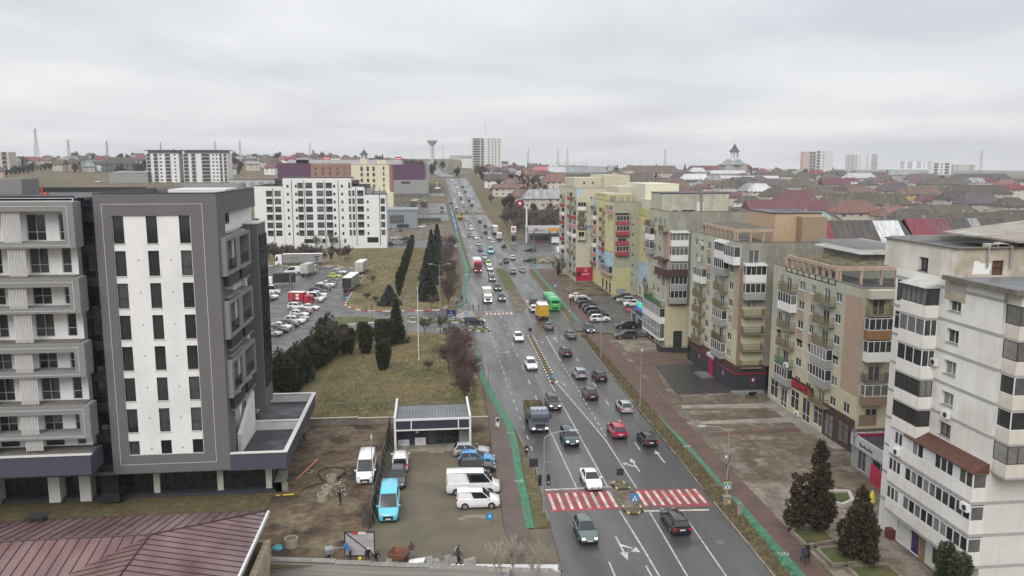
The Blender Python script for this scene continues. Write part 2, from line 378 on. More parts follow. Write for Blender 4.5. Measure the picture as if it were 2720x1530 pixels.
# left sidewalk with its cycle lane
ribbon('sidewalk',[(64,6.8),(71.5,6.9),(82,7.2),(92,7.4),(104,8.0),(120,8.35),(132,8.0),(152,7.6)],[(64,9.0),(71.5,9.2),(86,10.0),(101,10.6),(107,10.3),(125,9.25),(131,9.05),(152,9.35)],66,152,0.10,WALK_L,step=4,thick=0.14)
ribbon('cycle_lane',[(71,8.9),(76.4,9.1),(86,9.5),(94,9.9),(102,10.05),(107,9.5),(125,8.2),(133,8.5),(146,8.7)],[(71,9.75),(77,10.0),(86,10.35),(94,10.8),(101,11.0),(107,10.55),(125,9.2),(131,9.0),(146,9.2)],71,146,0.112,GREEN,step=3)
ribbon('verge',[(71,9.8),(86,10.4),(90,10.75)],[(71,11.1),(86,11.75),(90,11.4)],71,90,0.10,VERGE,step=4,thick=0.12)
ribbon('sidewalk',[(192,4.5),(200,8),(222,9.3),(264,11),(305,12),(380,14),(740,15)],[(192,7),(200,9.9),(222,10.5),(264,14.7),(305,15.2),(380,16.8),(740,17.8)],192,736,0.10,WALK_L,step=6,thick=0.14)
ribbon('cycle_lane',[(193,7.2),(200,8.9),(222,9.6),(234,10.9),(264,12.6),(289,12.9),(344,13.6),(416,14.8),(600,16)],[(193,8),(200,9.95),(222,10.5),(234,11.8),(264,14.0),(289,14),(344,14.6),(416,15.8),(600,16.8)],193,600,0.115,GREEN,step=5)
ribbon('verge',[(264,14.15),(289,14.1),(344,14.7),(416,15.9),(600,16.85)],[(264,14.7),(305,15.2),(380,16.8),(600,17.6)],264,600,0.118,VERGE,step=8)
# right verge, sidewalk, cycle lane, plaza
ribbon('verge',[(40,28.4),(60,28.55),(77,28.85),(100,29.35),(139,30.15),(158,30.75)],[(40,30.0),(59,29.75),(72,30.5),(79,30.7),(89,30.8),(102,31.0),(139,31.8),(158,32.2)],40,158,0.10,VERGE,step=4,thick=0.12)
ribbon('sidewalk',[(40,30.0),(59,29.75),(72,30.5),(79,30.7),(89,30.8),(102,31.0),(139,31.8),(158,32.2)],[(40,32.9),(60,33.1),(73,33.6),(92,33.9),(107.5,34.3),(140,35),(158,35.4)],40,158,0.104,WALK,step=4,thick=0.12)
ribbon('cycle_lane',[(40,29.9),(60,29.8),(69,30.3),(72,30.5),(76,31.0)],[(40,31.1),(60,31.1),(70,31.3),(74,31.45),(76,31.4)],40,76,0.112,GREEN,step=3)
ribbon('cycle_lane',[(79,30.9),(86,30.95),(94,30.95),(98,31.05),(103,31.2)],[(79,31.3),(86,31.55),(94,31.5),(98,31.4),(103,31.4)],79,103,0.112,GREEN,step=2)
ribbon('verge',[(171,31.0),(186,31.55),(215,31.65),(245,32.35),(258,33.0)],[(171,32.3),(186,32.9),(215,33.6),(245,34.3),(258,34.8)],171,258,0.10,VERGE,step=5,thick=0.12)
ribbon('cycle_lane',[(171,32.4),(186,32.95),(215,33.65),(245,34.4),(262,35.0)],[(171,33.4),(186,33.9),(215,34.7),(245,35.3),(262,35.9)],170,262,0.114,GREEN,step=5)
ribbon('sidewalk',[(170,32.3),(186,32.9),(215,33.6),(245,34.3),(262,34.9)],[(170,35.9),(186,36),(215,37),(232,43),(262,43)],170,262,0.106,WALK,step=5,thick=0.12)
sheet('plaza',[(33.0,40),(52,40),(52,112),(46,113),(46.2,131),(44,142),(44,152),(35.2,153),(34.2,107),(33.8,92),(33.5,73),(33.0,60)],0.09,PLAZA)
sheet('plaza_paving',[(33.3,50),(41.8,50),(42.2,68),(44,75),(42,79),(33.6,79),(33.5,66)],0.096,PLAZA_P)
sheet('dark_car_park',[(36.9,113.1),(45.6,113.3),(45.7,131.2),(38.6,131.2)],0.10,ASPH_PATCH)
sheet('plaza_path',[(35.8,107.7),(48.2,107.5),(50,109.5),(50,105.1),(47.6,105.1),(35.5,106.2)],0.10,CONC)
sheet('plaza_path',[(33.8,100.4),(48,100.8),(50,101.5),(50,98.4),(47.6,98.7),(33.6,99.3)],0.10,CONC)
sheet('plaza_path',[(48,105),(50,105),(50,88.3),(48.6,88.4),(48.4,93.9),(47.7,94.2),(48.2,98.5),(48,98.8)],0.094,CONC)
sheet('plaza_red_path',[(35.2,95.8),(47.6,96.4),(47.8,95.0),(35.0,94.4)],0.098,WALK)
sheet('plaza_walk',[(34.6,108),(35.6,113),(38.6,131.5),(45.7,131.5),(44,141),(36,141)],0.097,WALK)
sheet('plaza_slab',[(36.4,141.5),(43.4,143),(43.4,152),(36.8,151.5)],0.104,PLAZA_P)
sheet('parking_lot',[(36.2,171.6),(43.5,171),(43.5,157),(50,157),(55,170),(55,202),(49,205.7),(37.0,205.2)],0.11,ASPH_LOT)
sheet('garden',[(37.2,206),(48.4,207),(48.6,231),(43.6,231),(43.3,262),(42,262),(38,216)],0.11,DIRT)
sheet('station_forecourt',[(36.5,322),(62,322),(66,372),(37.5,372)],0.0,ASPH_LOT)
sheet('gas_garden',[(36,279.5),(44,276),(86,275),(86,301),(36.2,299.5)],0.02,GRASS)
ribbon('right_bank',37.2,[(372,60),(500,70),(740,80)],372,740,0.03,VERGE,step=12)
# tram-like service groove lines across the plaza
for dx_ in (0.0,0.35,0.9):
 MB().prism([(34.8+dx_,60),(34.9+dx_,60),(35.2+dx_,108),(35.1+dx_,108)],0.08,0.118).build('channel_rail',CONC_D)['kind']='structure'
# ---------------------------------------------------------------- kerbs
_kc={}
def kerb(pts,name,ln=1.0,w=0.16,h=0.14,mats=(KERB,),root=None,z0=-0.01,each=True):
 """kerb stones laid along a line, one object per stone"""
 segs=[]
 for a,b in zip(pts,pts[1:]):
  a=Vector(a).to_3d(); b=Vector(b).to_3d(); L=(b-a).length; n=max(1,round(L/ln))
  for i in range(n): segs.append((a+(b-a)*((i+0.5)/n),L/n,math.atan2((b-a).y,(b-a).x)))
 jm=MB(); out=[]
 for i,(p,l,an) in enumerate(segs):
  m=mats[i%len(mats)]; lk=round(l,1)
  if each:
   key=(m.name,lk,w,h)
   if key not in _kc:
    b=0.02; mb=MB(); x=lk/2-0.012; y=w/2
    mb.prism([(-x,-y),(x,-y),(x,y),(-x,y)],0,h-b)
    i0=len(mb.v); mb.v+=[(-x+b,-y+b,h),(x-b,-y+b,h),(x-b,y-b,h),(-x+b,y-b,h)]
    mb.f[4]=(i0,i0+1,i0+2,i0+3)
    for k in range(4): mb.f.append((4+k,4+(k+1)%4,i0+(k+1)%4,i0+k)); mb.m.append(0)
    _kc[key]=mb.mesh('kerb_stone',m)
   out.append(obj('kerb_stone',_kc[key],root,loc=(p.x,p.y,z0+terrain(p.x,p.y)),rz=an,world=False))
  else:
   c,s=math.cos(an),math.sin(an); x=l/2-0.015; y=w/2
   jm.prism([(p.x+c*u-s*v,p.y+s*u+c*v) for u,v in ((-x,-y),(x,-y),(x,y),(-x,y))],terrain(p.x,p.y)-0.05,terrain(p.x,p.y)+h,mats.index(m))
 if not each: out=[jm.build(name,list(mats),root)]
 return out
edge=lambda t,ys,d=0: [(tab(y,t)+d,y) for y in ys]
kerb(edge(RR,[44,52,60,68,75],0.06),'kerb',root=road); kerb(edge(RR,[78.2,88,98,110,122],0.06),'kerb',root=road)
kerb(edge(RR,[122,135,148,158],0.06),'kerb',root=road,each=False,ln=2); kerb([(30.9,170),(31.45,186),(31.55,215),(32.25,245),(32.95,257),(33.5,260.5),(35,262)],'kerb',root=road,each=False,ln=2)
kerb(edge(RL,[72.4,78,86,89],-0.06),'kerb',root=road); kerb([(11.6,90),(11.25,97),(11.05,101),(10.6,107),(9.25,125),(9.05,131),(9.4,150)],'kerb',root=road,each=False,ln=1.2)
kerb([(10,200),(10.6,222),(14.8,263),(15.3,304),(17,380)],'kerb',root=road,each=False,ln=2)
kerb([(36,372),(36.1,330),(37,321)],'kerb',root=road,each=False,ln=2)
# ---------------------------------------------------------------- road markings
def dash(x0,y0,x1,y1,w=0.14,m=LINE,name='lane_marking'):
 a=Vector((x0,y0,0)); b=Vector((x1,y1,0)); d=(b-a).normalized(); n=Vector((-d.y,d.x,0))*w/2
 z=lambda p: (p.x,p.y,0.005+terrain(p.x,p.y)*1.0)
 return MB().quad(z(a-n),z(b-n),z(b+n),z(a+n)).build(name,m,road)
def line(pts,w=0.14):
 for a,b in zip(pts,pts[1:]): dash(a[0],a[1],b[0],b[1],w)
dash(15.5,80.4,15.55,100,0.14)
for i in range(12): y=103+i*9.2; dash(15.6+0.011*(y-100),y,15.63+0.011*(y-97),y+3)
for i in range(14): y=226+i*10; dash(17.9+i*0.09,y,17.95+i*.09,y+3.5)
dash(18.85,80.3,19.1,121.5,0.14); line([(21.85,79.4),(21.9,95),(21.2,106),(20.6,115),(20.15,121.3)],0.14)
for i in range(17): y=96.2+i*2.25; dash(22.25+0.021*(y-96),y,22.27+0.021*(y-95.2),y+1.0)
dash(23.1,136,23.7,157,0.15)
for (a,b) in ((90.7,93.5),(100,102.6),(109.3,112),(119,121.6),(128.3,131),(135.3,138),(144.7,147.2),(153.8,156.6),(163,165.4),(172,175),(181,184)): dash(25.25+0.021*(a-90),a,25.25+0.021*(b-90),b)
for i in range(12): y=196+i*10; dash(28.4+i*0.12,y,28.45+i*.12,y+3.5)
for i in range(18): y=92+i*4; dash(12.3+0.01*max(0,y-120),y,12.3+.01*max(0,y-119),y+1.6,0.12)
for i in range(16):
 y=380+i*22; dash(31.5,y,31.6,y+5,0.16); dash(22.5,y,22.6,y+5,0.16)
line([(18.7,74),(18.9,66),(19.05,50)],0.16); line([(21.6,73.5),(21.0,50)]); line([(24.8,73.3),(24.5,60),(24.3,50)])
dash(15.3,64,15.2,60); dash(18.3,63,18.3,59)
# zebra crossing with red ground
sheet('red_crossing_field',[(11.9,74.6),(18.85,74.6),(18.75,79.3),(12.0,79.4)],0.004,REDP,road); sheet('red_crossing_field',[(21.4,74.6),(28.3,74.3),(28.2,78.7),(21.5,79.1)],0.004,REDP,road)
for i in range(8):
 x=12.15+i*0.9; MB().quad((x,75.0,.008),(x+.32,75.0,.008),(x+.32,79.0-.02*i,.008),(x,79.0,.008)).build('zebra_stripe',ZEB,road)
for i in range(8):
 x=21.55+i*0.88; MB().quad((x,75.0,.008),(x+.32,75.0,.008),(x+.30,78.6,.008),(x-.02,78.6,.008)).build('zebra_stripe',ZEB,road)
dash(12.1,80.05,19.2,80.15,0.32,ZEB,'stop_line'); dash(21.1,73.8,27.6,73.4,0.32,ZEB,'stop_line')
REDP2=mat('faded_red_paint',(0.17,0.075,0.07),0.5,0.3,1.5,col2=(0.10,0.075,0.072),c2scale=0.5)
sheet('red_crossing_field',[(12.9,180.6),(20.3,180.6),(20.4,184.6),(13,184.8)],0.004,REDP2,road)
for i in range(7): MB().quad((13.4+i*0.95,181,.008),(13.85+i*.95,181,.008),(13.85+i*.95,184.3,.008),(13.4+i*.95,184.3,.008)).build('zebra_stripe',ZEB,road)
dash(13,185.6,20.5,185.7,0.3,ZEB,'stop_line')
for i in range(6): MB().quad((24.9+i*1.05,196,.006),(25.4+i*1.05,196,.006),(25.4+i*1.05,200,.006),(24.9+i*1.05,200,.006)).build('zebra_stripe',ZEB,road)
for i in range(8): MB().quad((5.2+i*0.45,178.5+i*1.05,.004),(10.6,179.3+i*1.05,.004),(10.6,179.75+i*1.05,.004),(5.2+i*.45,178.95+i*1.05,.004)).build('zebra_stripe',ZEB,road)
sheet('asphalt_patch',[(28.6,205),(30.6,205),(30.9,240),(29.0,240)],0.004,ASPH_PATCH,road)
ribbon('asphalt_patch',[(80,19.1),(121,19.4)],[(80,21.6),(95,21.7),(106,21),(121,20.0)],82,120,0.003,ASPH_PATCH,step=6,parent=road)
for i,(x,y) in enumerate(((17.2,70.5),(26.2,66.5),(13.6,88),(23.6,104),(17.3,112),(27.9,118),(14.2,139),(25.0,147),(18.4,170),(28.6,176),(16,205),(29,226))):
 MB().lathe([(.36,.003),(.34,.008)],14,0,x,y).build('manhole_cover',CONC_D,road)
for (x0,x1,y0,y1) in ((12.4,15.0,64.5,71),(24.9,26.8,84,96),(16.1,18.2,90,97),(13.0,15.0,118,131),(26.6,28.6,128,140),(16.5,18.5,146,152),(21.5,25.0,66,67.2),(13.5,19.0,158,160)): sheet('asphalt_patch',[(x0,y0),(x1,y0+.3),(x1-.2,y1),(x0+.15,y1-.2)],0.0035,ASPH_PATCH,road)
def arrow(x,y,kind,rot=0,s=1.0):
 """painted lane arrow, tip towards +y; kind: straight 's', left 'l', both 'b'"""
 P=[]
 if kind in 'sb': P+=[[(-.08,-2),(.08,-2),(.08,.9),(-.08,.9)],[(-.35,.9),(.35,.9),(0,2.2)]]
 if kind=='b': P+=[[(-.08,-.6),(-.08,-.2),(-.75,.35),(-.9,.15)],[(-.6,.75),(-1.2,.05),(-1.35,1.0)]]
 if kind=='l': P+=[[(.05,-2),(.22,-2),(.22,-.1),(.05,.1)],[(.22,-.1),(.05,.15),(-.7,.9),(-.8,.7)],[(-.45,1.15),(-1.15,.35),(-1.35,1.7)]]
 mb=MB(); c,sn=math.cos(rot),math.sin(rot)
 for p in P: mb.poly([(x+s*(c*u-sn*v),y+s*(sn*u+c*v),0.007) for u,v in p])
 return mb.build('lane_arrow',LINE,road)
arrow(23.4,86.0,'b'); arrow(27.0,88.3,'s'); arrow(21.0,122,'l'); arrow(21.9,152.5,'l',0.05); arrow(25.1,153.6,'s'); arrow(17.0,66.5,'b',math.pi,1.1)
# cycle symbols on the lanes
for (x,y) in ((30.9,63.6),(31.25,91.2),(10.35,98.5),(9.55,82.5)):
 mb=MB(); 
 for cx in (-0.28,0.28):
  for k in range(10):
   t0,t1=k*.628,(k+1)*.628; mb.quad((x+cx+.22*math.cos(t0),y+.3*math.sin(t0),.118),(x+cx+.22*math.cos(t1),y+.3*math.sin(t1),.118),(x+cx+.15*math.cos(t1),y+.2*math.sin(t1),.118),(x+cx+.15*math.cos(t0),y+.2*math.sin(t0),.118))
 tag(mb.build('cycle_symbol',LINE),kind='structure')
# ---------------------------------------------------------------- medians and islands
med=slab('median',[(20.4,186.5),(21.0,184.6),(22.0,184.4),(24.2,192.5),(24.9,217),(26.0,262.5),(25,264.5),(23,264.5),(22.3,262.5),(21.3,217)],-0.02,0.13,PLAZA)
sheet('median_grass',[(21.5,217),(24.7,217),(25.8,262),(24.5,264),(23.2,264),(22.5,262)],0.14,GRASS_G,med)
kerb([(20.4,186.5),(21.3,217),(22.3,262.5),(23,264.5),(25,264.5),(26,262.5),(24.9,217),(24.2,192.5),(22,184.4),(21,184.6),(20.4,186.5)],'kerb',root=med,each=False,ln=1.5,h=0.17)
m2=slab('median',[(19.1,121.8),(20.25,121.8),(21.05,157.4),(20.5,158),(20.0,157.4)],-0.02,0.10,VERGE)
kerb([(19.15,122),(20.05,157.2)],'kerb',root=m2,mats=(KERB_W,KERB_D),ln=0.9,w=0.22,h=0.17); kerb([(20.2,122),(21.0,157.2)],'kerb',root=m2,mats=(KERB_W,KERB_D),ln=0.9,w=0.22,h=0.17); kerb([(19.1,121.8),(20.3,121.8)],'kerb',root=m2,mats=(KERB_D,KERB_W),ln=0.5,w=0.22,h=0.17)
ribbon('median',[(293,25.9),(344,26.4),(380,27.0),(735,28)],[(293,26.7),(344,27.2),(380,28.4),(735,29.5)],293,735,0.14,CONC_D,step=8,thick=0.16)
i1=slab('traffic_island',[(19.4,80.8),(19.75,79.3),(21.0,79.3),(21.15,80.0),(20.7,81.2),(19.95,81.3)],-0.02,0.10,PLAZA)
kerb([(19.4,80.8),(19.75,79.3),(21.0,79.3),(21.15,80.1),(20.7,81.2),(19.95,81.3),(19.4,80.8)],'kerb',root=i1,mats=(KERB_D,KERB_D,KERB_Y),ln=0.5,w=0.15,h=0.16)
i2=slab('traffic_island',[(19.3,75.2),(19.1,74.0),(19.5,73.2),(20.3,73.1),(20.9,73.8),(21.0,75.0),(20.2,75.4)],-0.02,0.10,PLAZA)
kerb([(19.3,75.2),(19.1,74.0),(19.5,73.2),(20.3,73.1),(20.9,73.8),(21.0,75.0)],'kerb',root=i2,mats=(KERB_Y,KERB_D,KERB_D),ln=0.5,w=0.16,h=0.16)
sheet('refuge_paving',[(19.1,75.6),(21.3,75.5),(21.4,79.0),(19.2,79.1)],0.012,PLAZA,road)
# car-park islands with red and white kerbs
k1=slab('grass_island',[(-20.2,182.8),(-12,180.5),(-11.5,174.8),(-17.6,173.2),(-20.2,176)],-0.02,0.10,GRASS_G)
kerb([(-17.6,173.2),(-11.5,174.8),(-4,175.3)],'kerb',root=k1,mats=(KERB_W,KERB_R),ln=2.0,w=0.25,h=0.16)
k2=slab('grass_island',[(-4.1,179.6),(8.8,174.6),(9.4,173.6),(8.2,172.8),(-4,174.8)],-0.02,0.10,GRASS_G)
kerb([(-4,174.6),(8.2,172.6),(9.6,173.6),(8.9,174.8),(-4,179.8)],'kerb',root=k2,mats=(KERB_W,KERB_D),ln=1.6,w=0.22,h=0.16)
k3=slab('grass_island',[(8.4,164.8),(11.6,162.4),(12.8,163.6),(12.3,166.4),(8.6,167.6)],-0.02,0.10,GRASS_G)
kerb([(2,166.3),(8.4,164.6),(11.6,162.3),(12.9,163.6),(12.4,166.6),(8.6,167.8)],'kerb',root=k3,mats=(KERB_W,KERB_D),ln=1.1,w=0.22,h=0.17)
k4=slab('kerbed_island',[(8,176.6),(12.6,176.8),(12.9,179.2),(7.4,178.4)],-0.02,0.10,PLAZA)
kerb([(7.4,178.4),(8,176.6),(12.6,176.8),(12.9,179.2)],'kerb',root=k4,mats=(KERB_W,KERB_D),ln=1.0,w=0.2,h=0.16)
lk=slab('kerb_line',[(-20.3,198.5),(-20.1,198.5),(-20.1,199),(-20.3,199)],-0.02,0.1,KERB)
kerb([(-20.1,262),(-20.35,230),(-20.35,198.5),(-18.5,193.7),(-15.8,190.1),(-10.6,188.3),(2.8,188.6),(4.7,192)],'kerb',root=lk,mats=(KERB_W,KERB_R),ln=2.0,w=0.3,h=0.16)
kerb([(-75,282.5),(-55,280.2),(-34.3,277.2),(-25.8,272.4),(-20.2,262)],'kerb',root=lk,mats=(KERB_W,CONC),ln=2.6,w=0.3,h=0.18)
# parking bays and arrows of the car park
for i in range(8): MB().quad((-40-i*.9,176+i*12,.0),(-39.6-i*.9,176+i*12,.0),(-38.2-i*.9,179.5+i*12,.0),(-38.6-i*.9,179.5+i*12,.0)).build('bay_marking',LINE,road)
# far roundabout
rc=terrain(24,762)
struct(MB().lathe([(26,rc-0.5),(26,rc+0.12)],28,0,22,764).build('roundabout_road',ASPH)); struct(MB().lathe([(13,rc),(13,rc+0.35),(9,rc+0.8)],24,0,22,764).build('roundabout_island',GRASS_G))
# ---------------------------------------------------------------- glass and walls
def glass(name,a,b,rough=0.06):
 if name in MT: return MT[name]
 m=bpy.data.materials.new(name); MT[name]=m; m.use_nodes=True; t=m.node_tree; p=t.nodes['Principled BSDF']
 oi=N('ShaderNodeObjectInfo',t); r=N('ShaderNodeValToRGB',t); r.color_ramp.elements[0].color=(*a,1); r.color_ramp.elements[1].color=(*b,1); r.color_ramp.elements[0].position=0.45
 t.links.new(oi.outputs['Random'],r.inputs[0])
 tcn=N('ShaderNodeTexCoord',t); nz=N('ShaderNodeTexNoise',t); nz.inputs['Scale'].default_value=1.6; t.links.new(tcn.outputs['Object'],nz.inputs['Vector'])
 mx_=N('ShaderNodeMixRGB',t,blend_type='MULTIPLY'); mx_.inputs[0].default_value=0.6; t.links.new(r.outputs[0],mx_.inputs[1]); t.links.new(nz.outputs['Fac'],mx_.inputs[2])
 t.links.new(mx_.outputs[0],p.inputs['Base Color']); p.inputs['Roughness'].default_value=rough; p.inputs['Specular IOR Level'].default_value=0.6
 return m
GL_D=glass('dark_window_glass',(0.022,0.026,0.03),(0.10,0.105,0.11))
GL_O=glass('flat_window_glass',(0.045,0.045,0.048),(0.30,0.295,0.28))
GL_C=glass('curtained_glass',(0.16,0.155,0.145),(0.34,0.33,0.31))
FR_W=mat('white_frame',(0.62,0.62,0.62),0.5,0.03,2); FR_D=mat('anthracite_frame',(0.02,0.021,0.024),0.5,0.05,2); FR_B=mat('brown_frame',(0.05,0.022,0.018),0.6,0.1,2); FR_G=mat('silver_frame',(0.36,0.37,0.38),0.45,0.05,2); FR_BLK=mat('blackened_frame',(0.05,0.052,0.05),0.6,0.1,2)
_wm={}
def win_meshes(w,h,nx,nt,frm,gl,t=0.06,low=0.0):
 """window frame with nx lights and a transom at the height nt; a separate pane"""
 k=(round(w,2),round(h,2),nx,nt,frm.name,gl.name,t)
 if k not in _wm:
  mb=MB(); d=0.06
  mb.box(0,w,-d,0,0,t); mb.box(0,w,-d,0,h-t,h); mb.box(0,t,-d,0,t,h-t); mb.box(w-t,w,-d,0,t,h-t)
  for i in range(1,nx): x=w*i/nx; mb.box(x-t*.55,x+t*.55,-d,0,t,h-t)
  if nt:
   z=h*nt
   for i in range(nx): mb.box(w*i/nx+t*.55,w*(i+1)/nx-t*.55,-d*.9,0,z-t*.45,z+t*.45)
  p=MB().quad((0.01,-0.015,0.01),(w-.01,-.015,.01),(w-.01,-.015,h-.01),(.01,-.015,h-.01))
  _wm[k]=(mb.mesh('window',frm),p.mesh('pane',gl))
 return _wm[k]
class Facade:
 """a wall plane; local x runs to the right as seen from outside, outward is local -y"""
 def __init__(s,root,O,ang,w,z0,z1,m,thick=0.3,name='wall'):
  s.root=root; s.O=Vector((O[0],O[1],0)); s.a=ang; s.w=w; s.z0=z0; s.z1=z1; s.m=m; s.h=[]; s.name=name; s.c,s.s_=math.cos(ang),math.sin(ang)
 def P(s,u,o=0.0,z=0.0):
  """world point: u along, o outward"""
  return Vector((s.O.x+s.c*u+s.s_*o,s.O.y+s.s_*u-s.c*o,z))
 def put(s,name,me,u=0,o=0,z=0,parent=None):
  if parent is not None and parent is not s.root:
   d=s.P(u,o,z)-Vector(parent['_off']); return obj(name,me,parent,loc=(d.x*s.c+d.y*s.s_,-d.x*s.s_+d.y*s.c,d.z),world=False)
  return obj(name,me,s.root,loc=s.P(u,o,z),rz=s.a)
 def mb(s,name,mb,m,u=0,o=0,z=0,parent=None): return s.put(name,mb.mesh(name,m),u,o,z,parent)
 def win(s,u,z,w,h,nx=2,nt=0,frm=FR_W,gl=GL_O,depth=0.14,t=0.06,sill=None,hole=True,name='window'):
  if hole: s.h.append((u,u+w,z,z+h,depth))
  f,p=win_meshes(w,h,nx,nt,frm,gl,t)
  o=s.put(name,f,u,-depth+0.01 if hole else 0.05,z)
  obj('pane',p,o,world=False)
  if sill is not None:
   k=('sill',round(w,2),sill.name)
   if k not in _wm: _wm[k]=MB().box(-.08,w+.08,-depth-.06,-0.05,-.07,0).mesh('sill',sill)
   obj('sill',_wm[k],o,world=False)
  return o
 def finish(s,extra=None):
  us=sorted(set([0,s.w]+[v for h in s.h for v in h[:2]])); zs=sorted(set([s.z0,s.z1]+[v for h in s.h for v in h[2:4]]))
  mb=MB()
  for i in range(len(us)-1):
   run=None
   for j in range(len(zs)-1):
    um,zm=(us[i]+us[i+1])/2,(zs[j]+zs[j+1])/2
    if any(h[0]<um<h[1] and h[2]<zm<h[3] for h in s.h): 
     if run is not None: mb.quad((us[i],0,run),(us[i+1],0,run),(us[i+1],0,zs[j]),(us[i],0,zs[j])); run=None
    elif run is None: run=zs[j]
   if run is not None: mb.quad((us[i],0,run),(us[i+1],0,run),(us[i+1],0,s.z1),(us[i],0,s.z1))
  for a,b,c,d,dp in s.h:
   mb.quad((a,0,c),(a,dp,c),(a,dp,d),(a,0,d)); mb.quad((b,dp,c),(b,0,c),(b,0,d),(b,dp,d)); mb.quad((a,dp,c),(a,0,c),(b,0,c),(b,dp,c)); mb.quad((a,0,d),(a,dp,d),(b,dp,d),(b,0,d))
  return s.mb(s.name,mb,s.m)
_bc={}
def open_balcony(F,u,z,w,d,hr,slabm,railm,bars=True,solid=False,nb=None,o=0.0):
 k=('ob',round(w,2),d,hr,slabm.name,railm.name,bars,solid)
 if k not in _bc:
  a=MB().box(0,w,-d,0,-.14,0)
  r=MB()
  if solid: r.box(.02,w-.02,-d+.02,-d+.06,.04,hr); r.box(.02,.06,-d+.06,0,.04,hr); r.box(w-.06,w-.02,-d+.06,0,.04,hr)
  else:
   for zz in ((hr-.05,hr),(.08,.12),(hr*.55,hr*.55+.03)):
    r.box(.02,w-.02,-d+.02,-d+.06,*zz); r.box(.02,.06,-d+.06,0,*zz); r.box(w-.06,w-.02,-d+.06,0,*zz)
   n=max(3,int(w/.16))
   for i in range(n+1): x=.02+(w-.08)*i/n; r.box(x,x+.035,-d+.025,-d+.055,.0,hr-.05)
   n=max(2,int(d/.2))
   for i in range(n):
    y=-d+.06+(d-.08)*(i+.5)/n
    for x in (.025,w-.055): r.box(x,x+.03,y,y+.03,.0,hr-.05)
  _bc[k]=(a.mesh('balcony',slabm),r.mesh('railing',railm))
 b=F.put('balcony',_bc[k][0],u,o,z); obj('railing',_bc[k][1],b,world=False)
 return b
def closed_balcony(F,u,z,w,d,h,hp,wallm,frm,gl,n=4,roofm=None,slabm=None,ts=0.07,nt=0.0,o=0.0,ns=1,canopy=0.25):
 """balcony closed with glazing: parapet box, frame, three panes and a little roof"""
 slabm=slabm or wallm
 k=('cb',round(w,2),d,round(h,2),hp,wallm.name,frm.name,gl.name,n,roofm.name if roofm else '',nt,slabm.name)
 if k not in _bc:
  a=MB().box(0,w,-d,0,-.15,0.02,1); a.box(0,w,-d,-d+.08,.02,hp,0); a.box(0,.08,-d+.08,0,.02,hp,0); a.box(w-.08,w,-d+.08,0,.02,hp,0)
  fr=MB(); g0=[]; z0,z1=hp,h
  fr.box(0.01,w-.01,-d+.01,-d+.07,z0,z0+ts); fr.box(.01,w-.01,-d+.01,-d+.07,z1-ts,z1)
  for i in range(n+1): x=.01+(w-.02-ts)*i/n; fr.box(x,x+ts,-d+.005,-d+.072,z0+ts,z1-ts)
  if nt: fr.box(.01+ts,w-.01-ts,-d+.012,-d+.068,z0+(z1-z0)*nt,z0+(z1-z0)*nt+ts*.8)
  for x in (.01,w-.07):
   fr.box(x,x+.06,-d+.07,0,z0,z0+ts); fr.box(x,x+.06,-d+.07,0,z1-ts,z1); fr.box(x,x+.06,-ts,0,z0+ts,z1-ts)
   for i in range(1,ns): y=-d*(i/ns); fr.box(x,x+.06,y,y+ts,z0+ts,z1-ts)
  p=MB().quad((.04,-d+.04,z0+.02),(w-.04,-d+.04,z0+.02),(w-.04,-d+.04,z1-.02),(.04,-d+.04,z1-.02))
  p1=MB().quad((.04,0,z0+.02),(.04,-d+.04,z0+.02),(.04,-d+.04,z1-.02),(.04,0,z1-.02)); p2=MB().quad((w-.04,-d+.04,z0+.02),(w-.04,0,z0+.02),(w-.04,0,z1-.02),(w-.04,-d+.04,z1-.02))
  rf=None
  if roofm: rf=MB().prism([(-.1,-d-canopy),(w+.1,-d-canopy),(w+.1,0),(-.1,0)],h+.005,[h+.06,h+.06,h+.4,h+.4])
  _bc[k]=(a.mesh('enclosed_balcony',[wallm,slabm]),fr.mesh('glazing_frame',frm),[q.mesh('pane',gl) for q in (p,p1,p2)],rf.mesh('canopy',roofm) if rf else None)
 a,fr,ps,rf=_bc[k]
 b=F.put('enclosed_balcony',a,u,o,z); obj('glazing_frame',fr,b,world=False)
 for q in ps: obj('pane',q,b,world=False)
 if rf: obj('canopy',rf,b,world=False)
 return b
def ac_unit(F,u,z,m=WHITE_M,o=0.0):
 if 'ac' not in _bc:
  a=MB().box(0,.85,-.36,-.04,0,.6); 
  for i in range(4): a.box(-.0+.05,.5,-.38,-.36,.08+i*.12,.13+i*.12)
  _bc['ac']=(a.mesh('air_conditioner',WHITE_M),MB().rod((.55,-.365,.3),(.55,-.39,.3),.22,.22,12).mesh('fan_grille',DARK_M))
 b=F.put('air_conditioner',_bc['ac'][0],u,o,z); obj('fan_grille',_bc['ac'][1],b,world=False); return b
WEST=-R(90); SOUTH=0.0; EAST=R(90); NORTH=R(180)
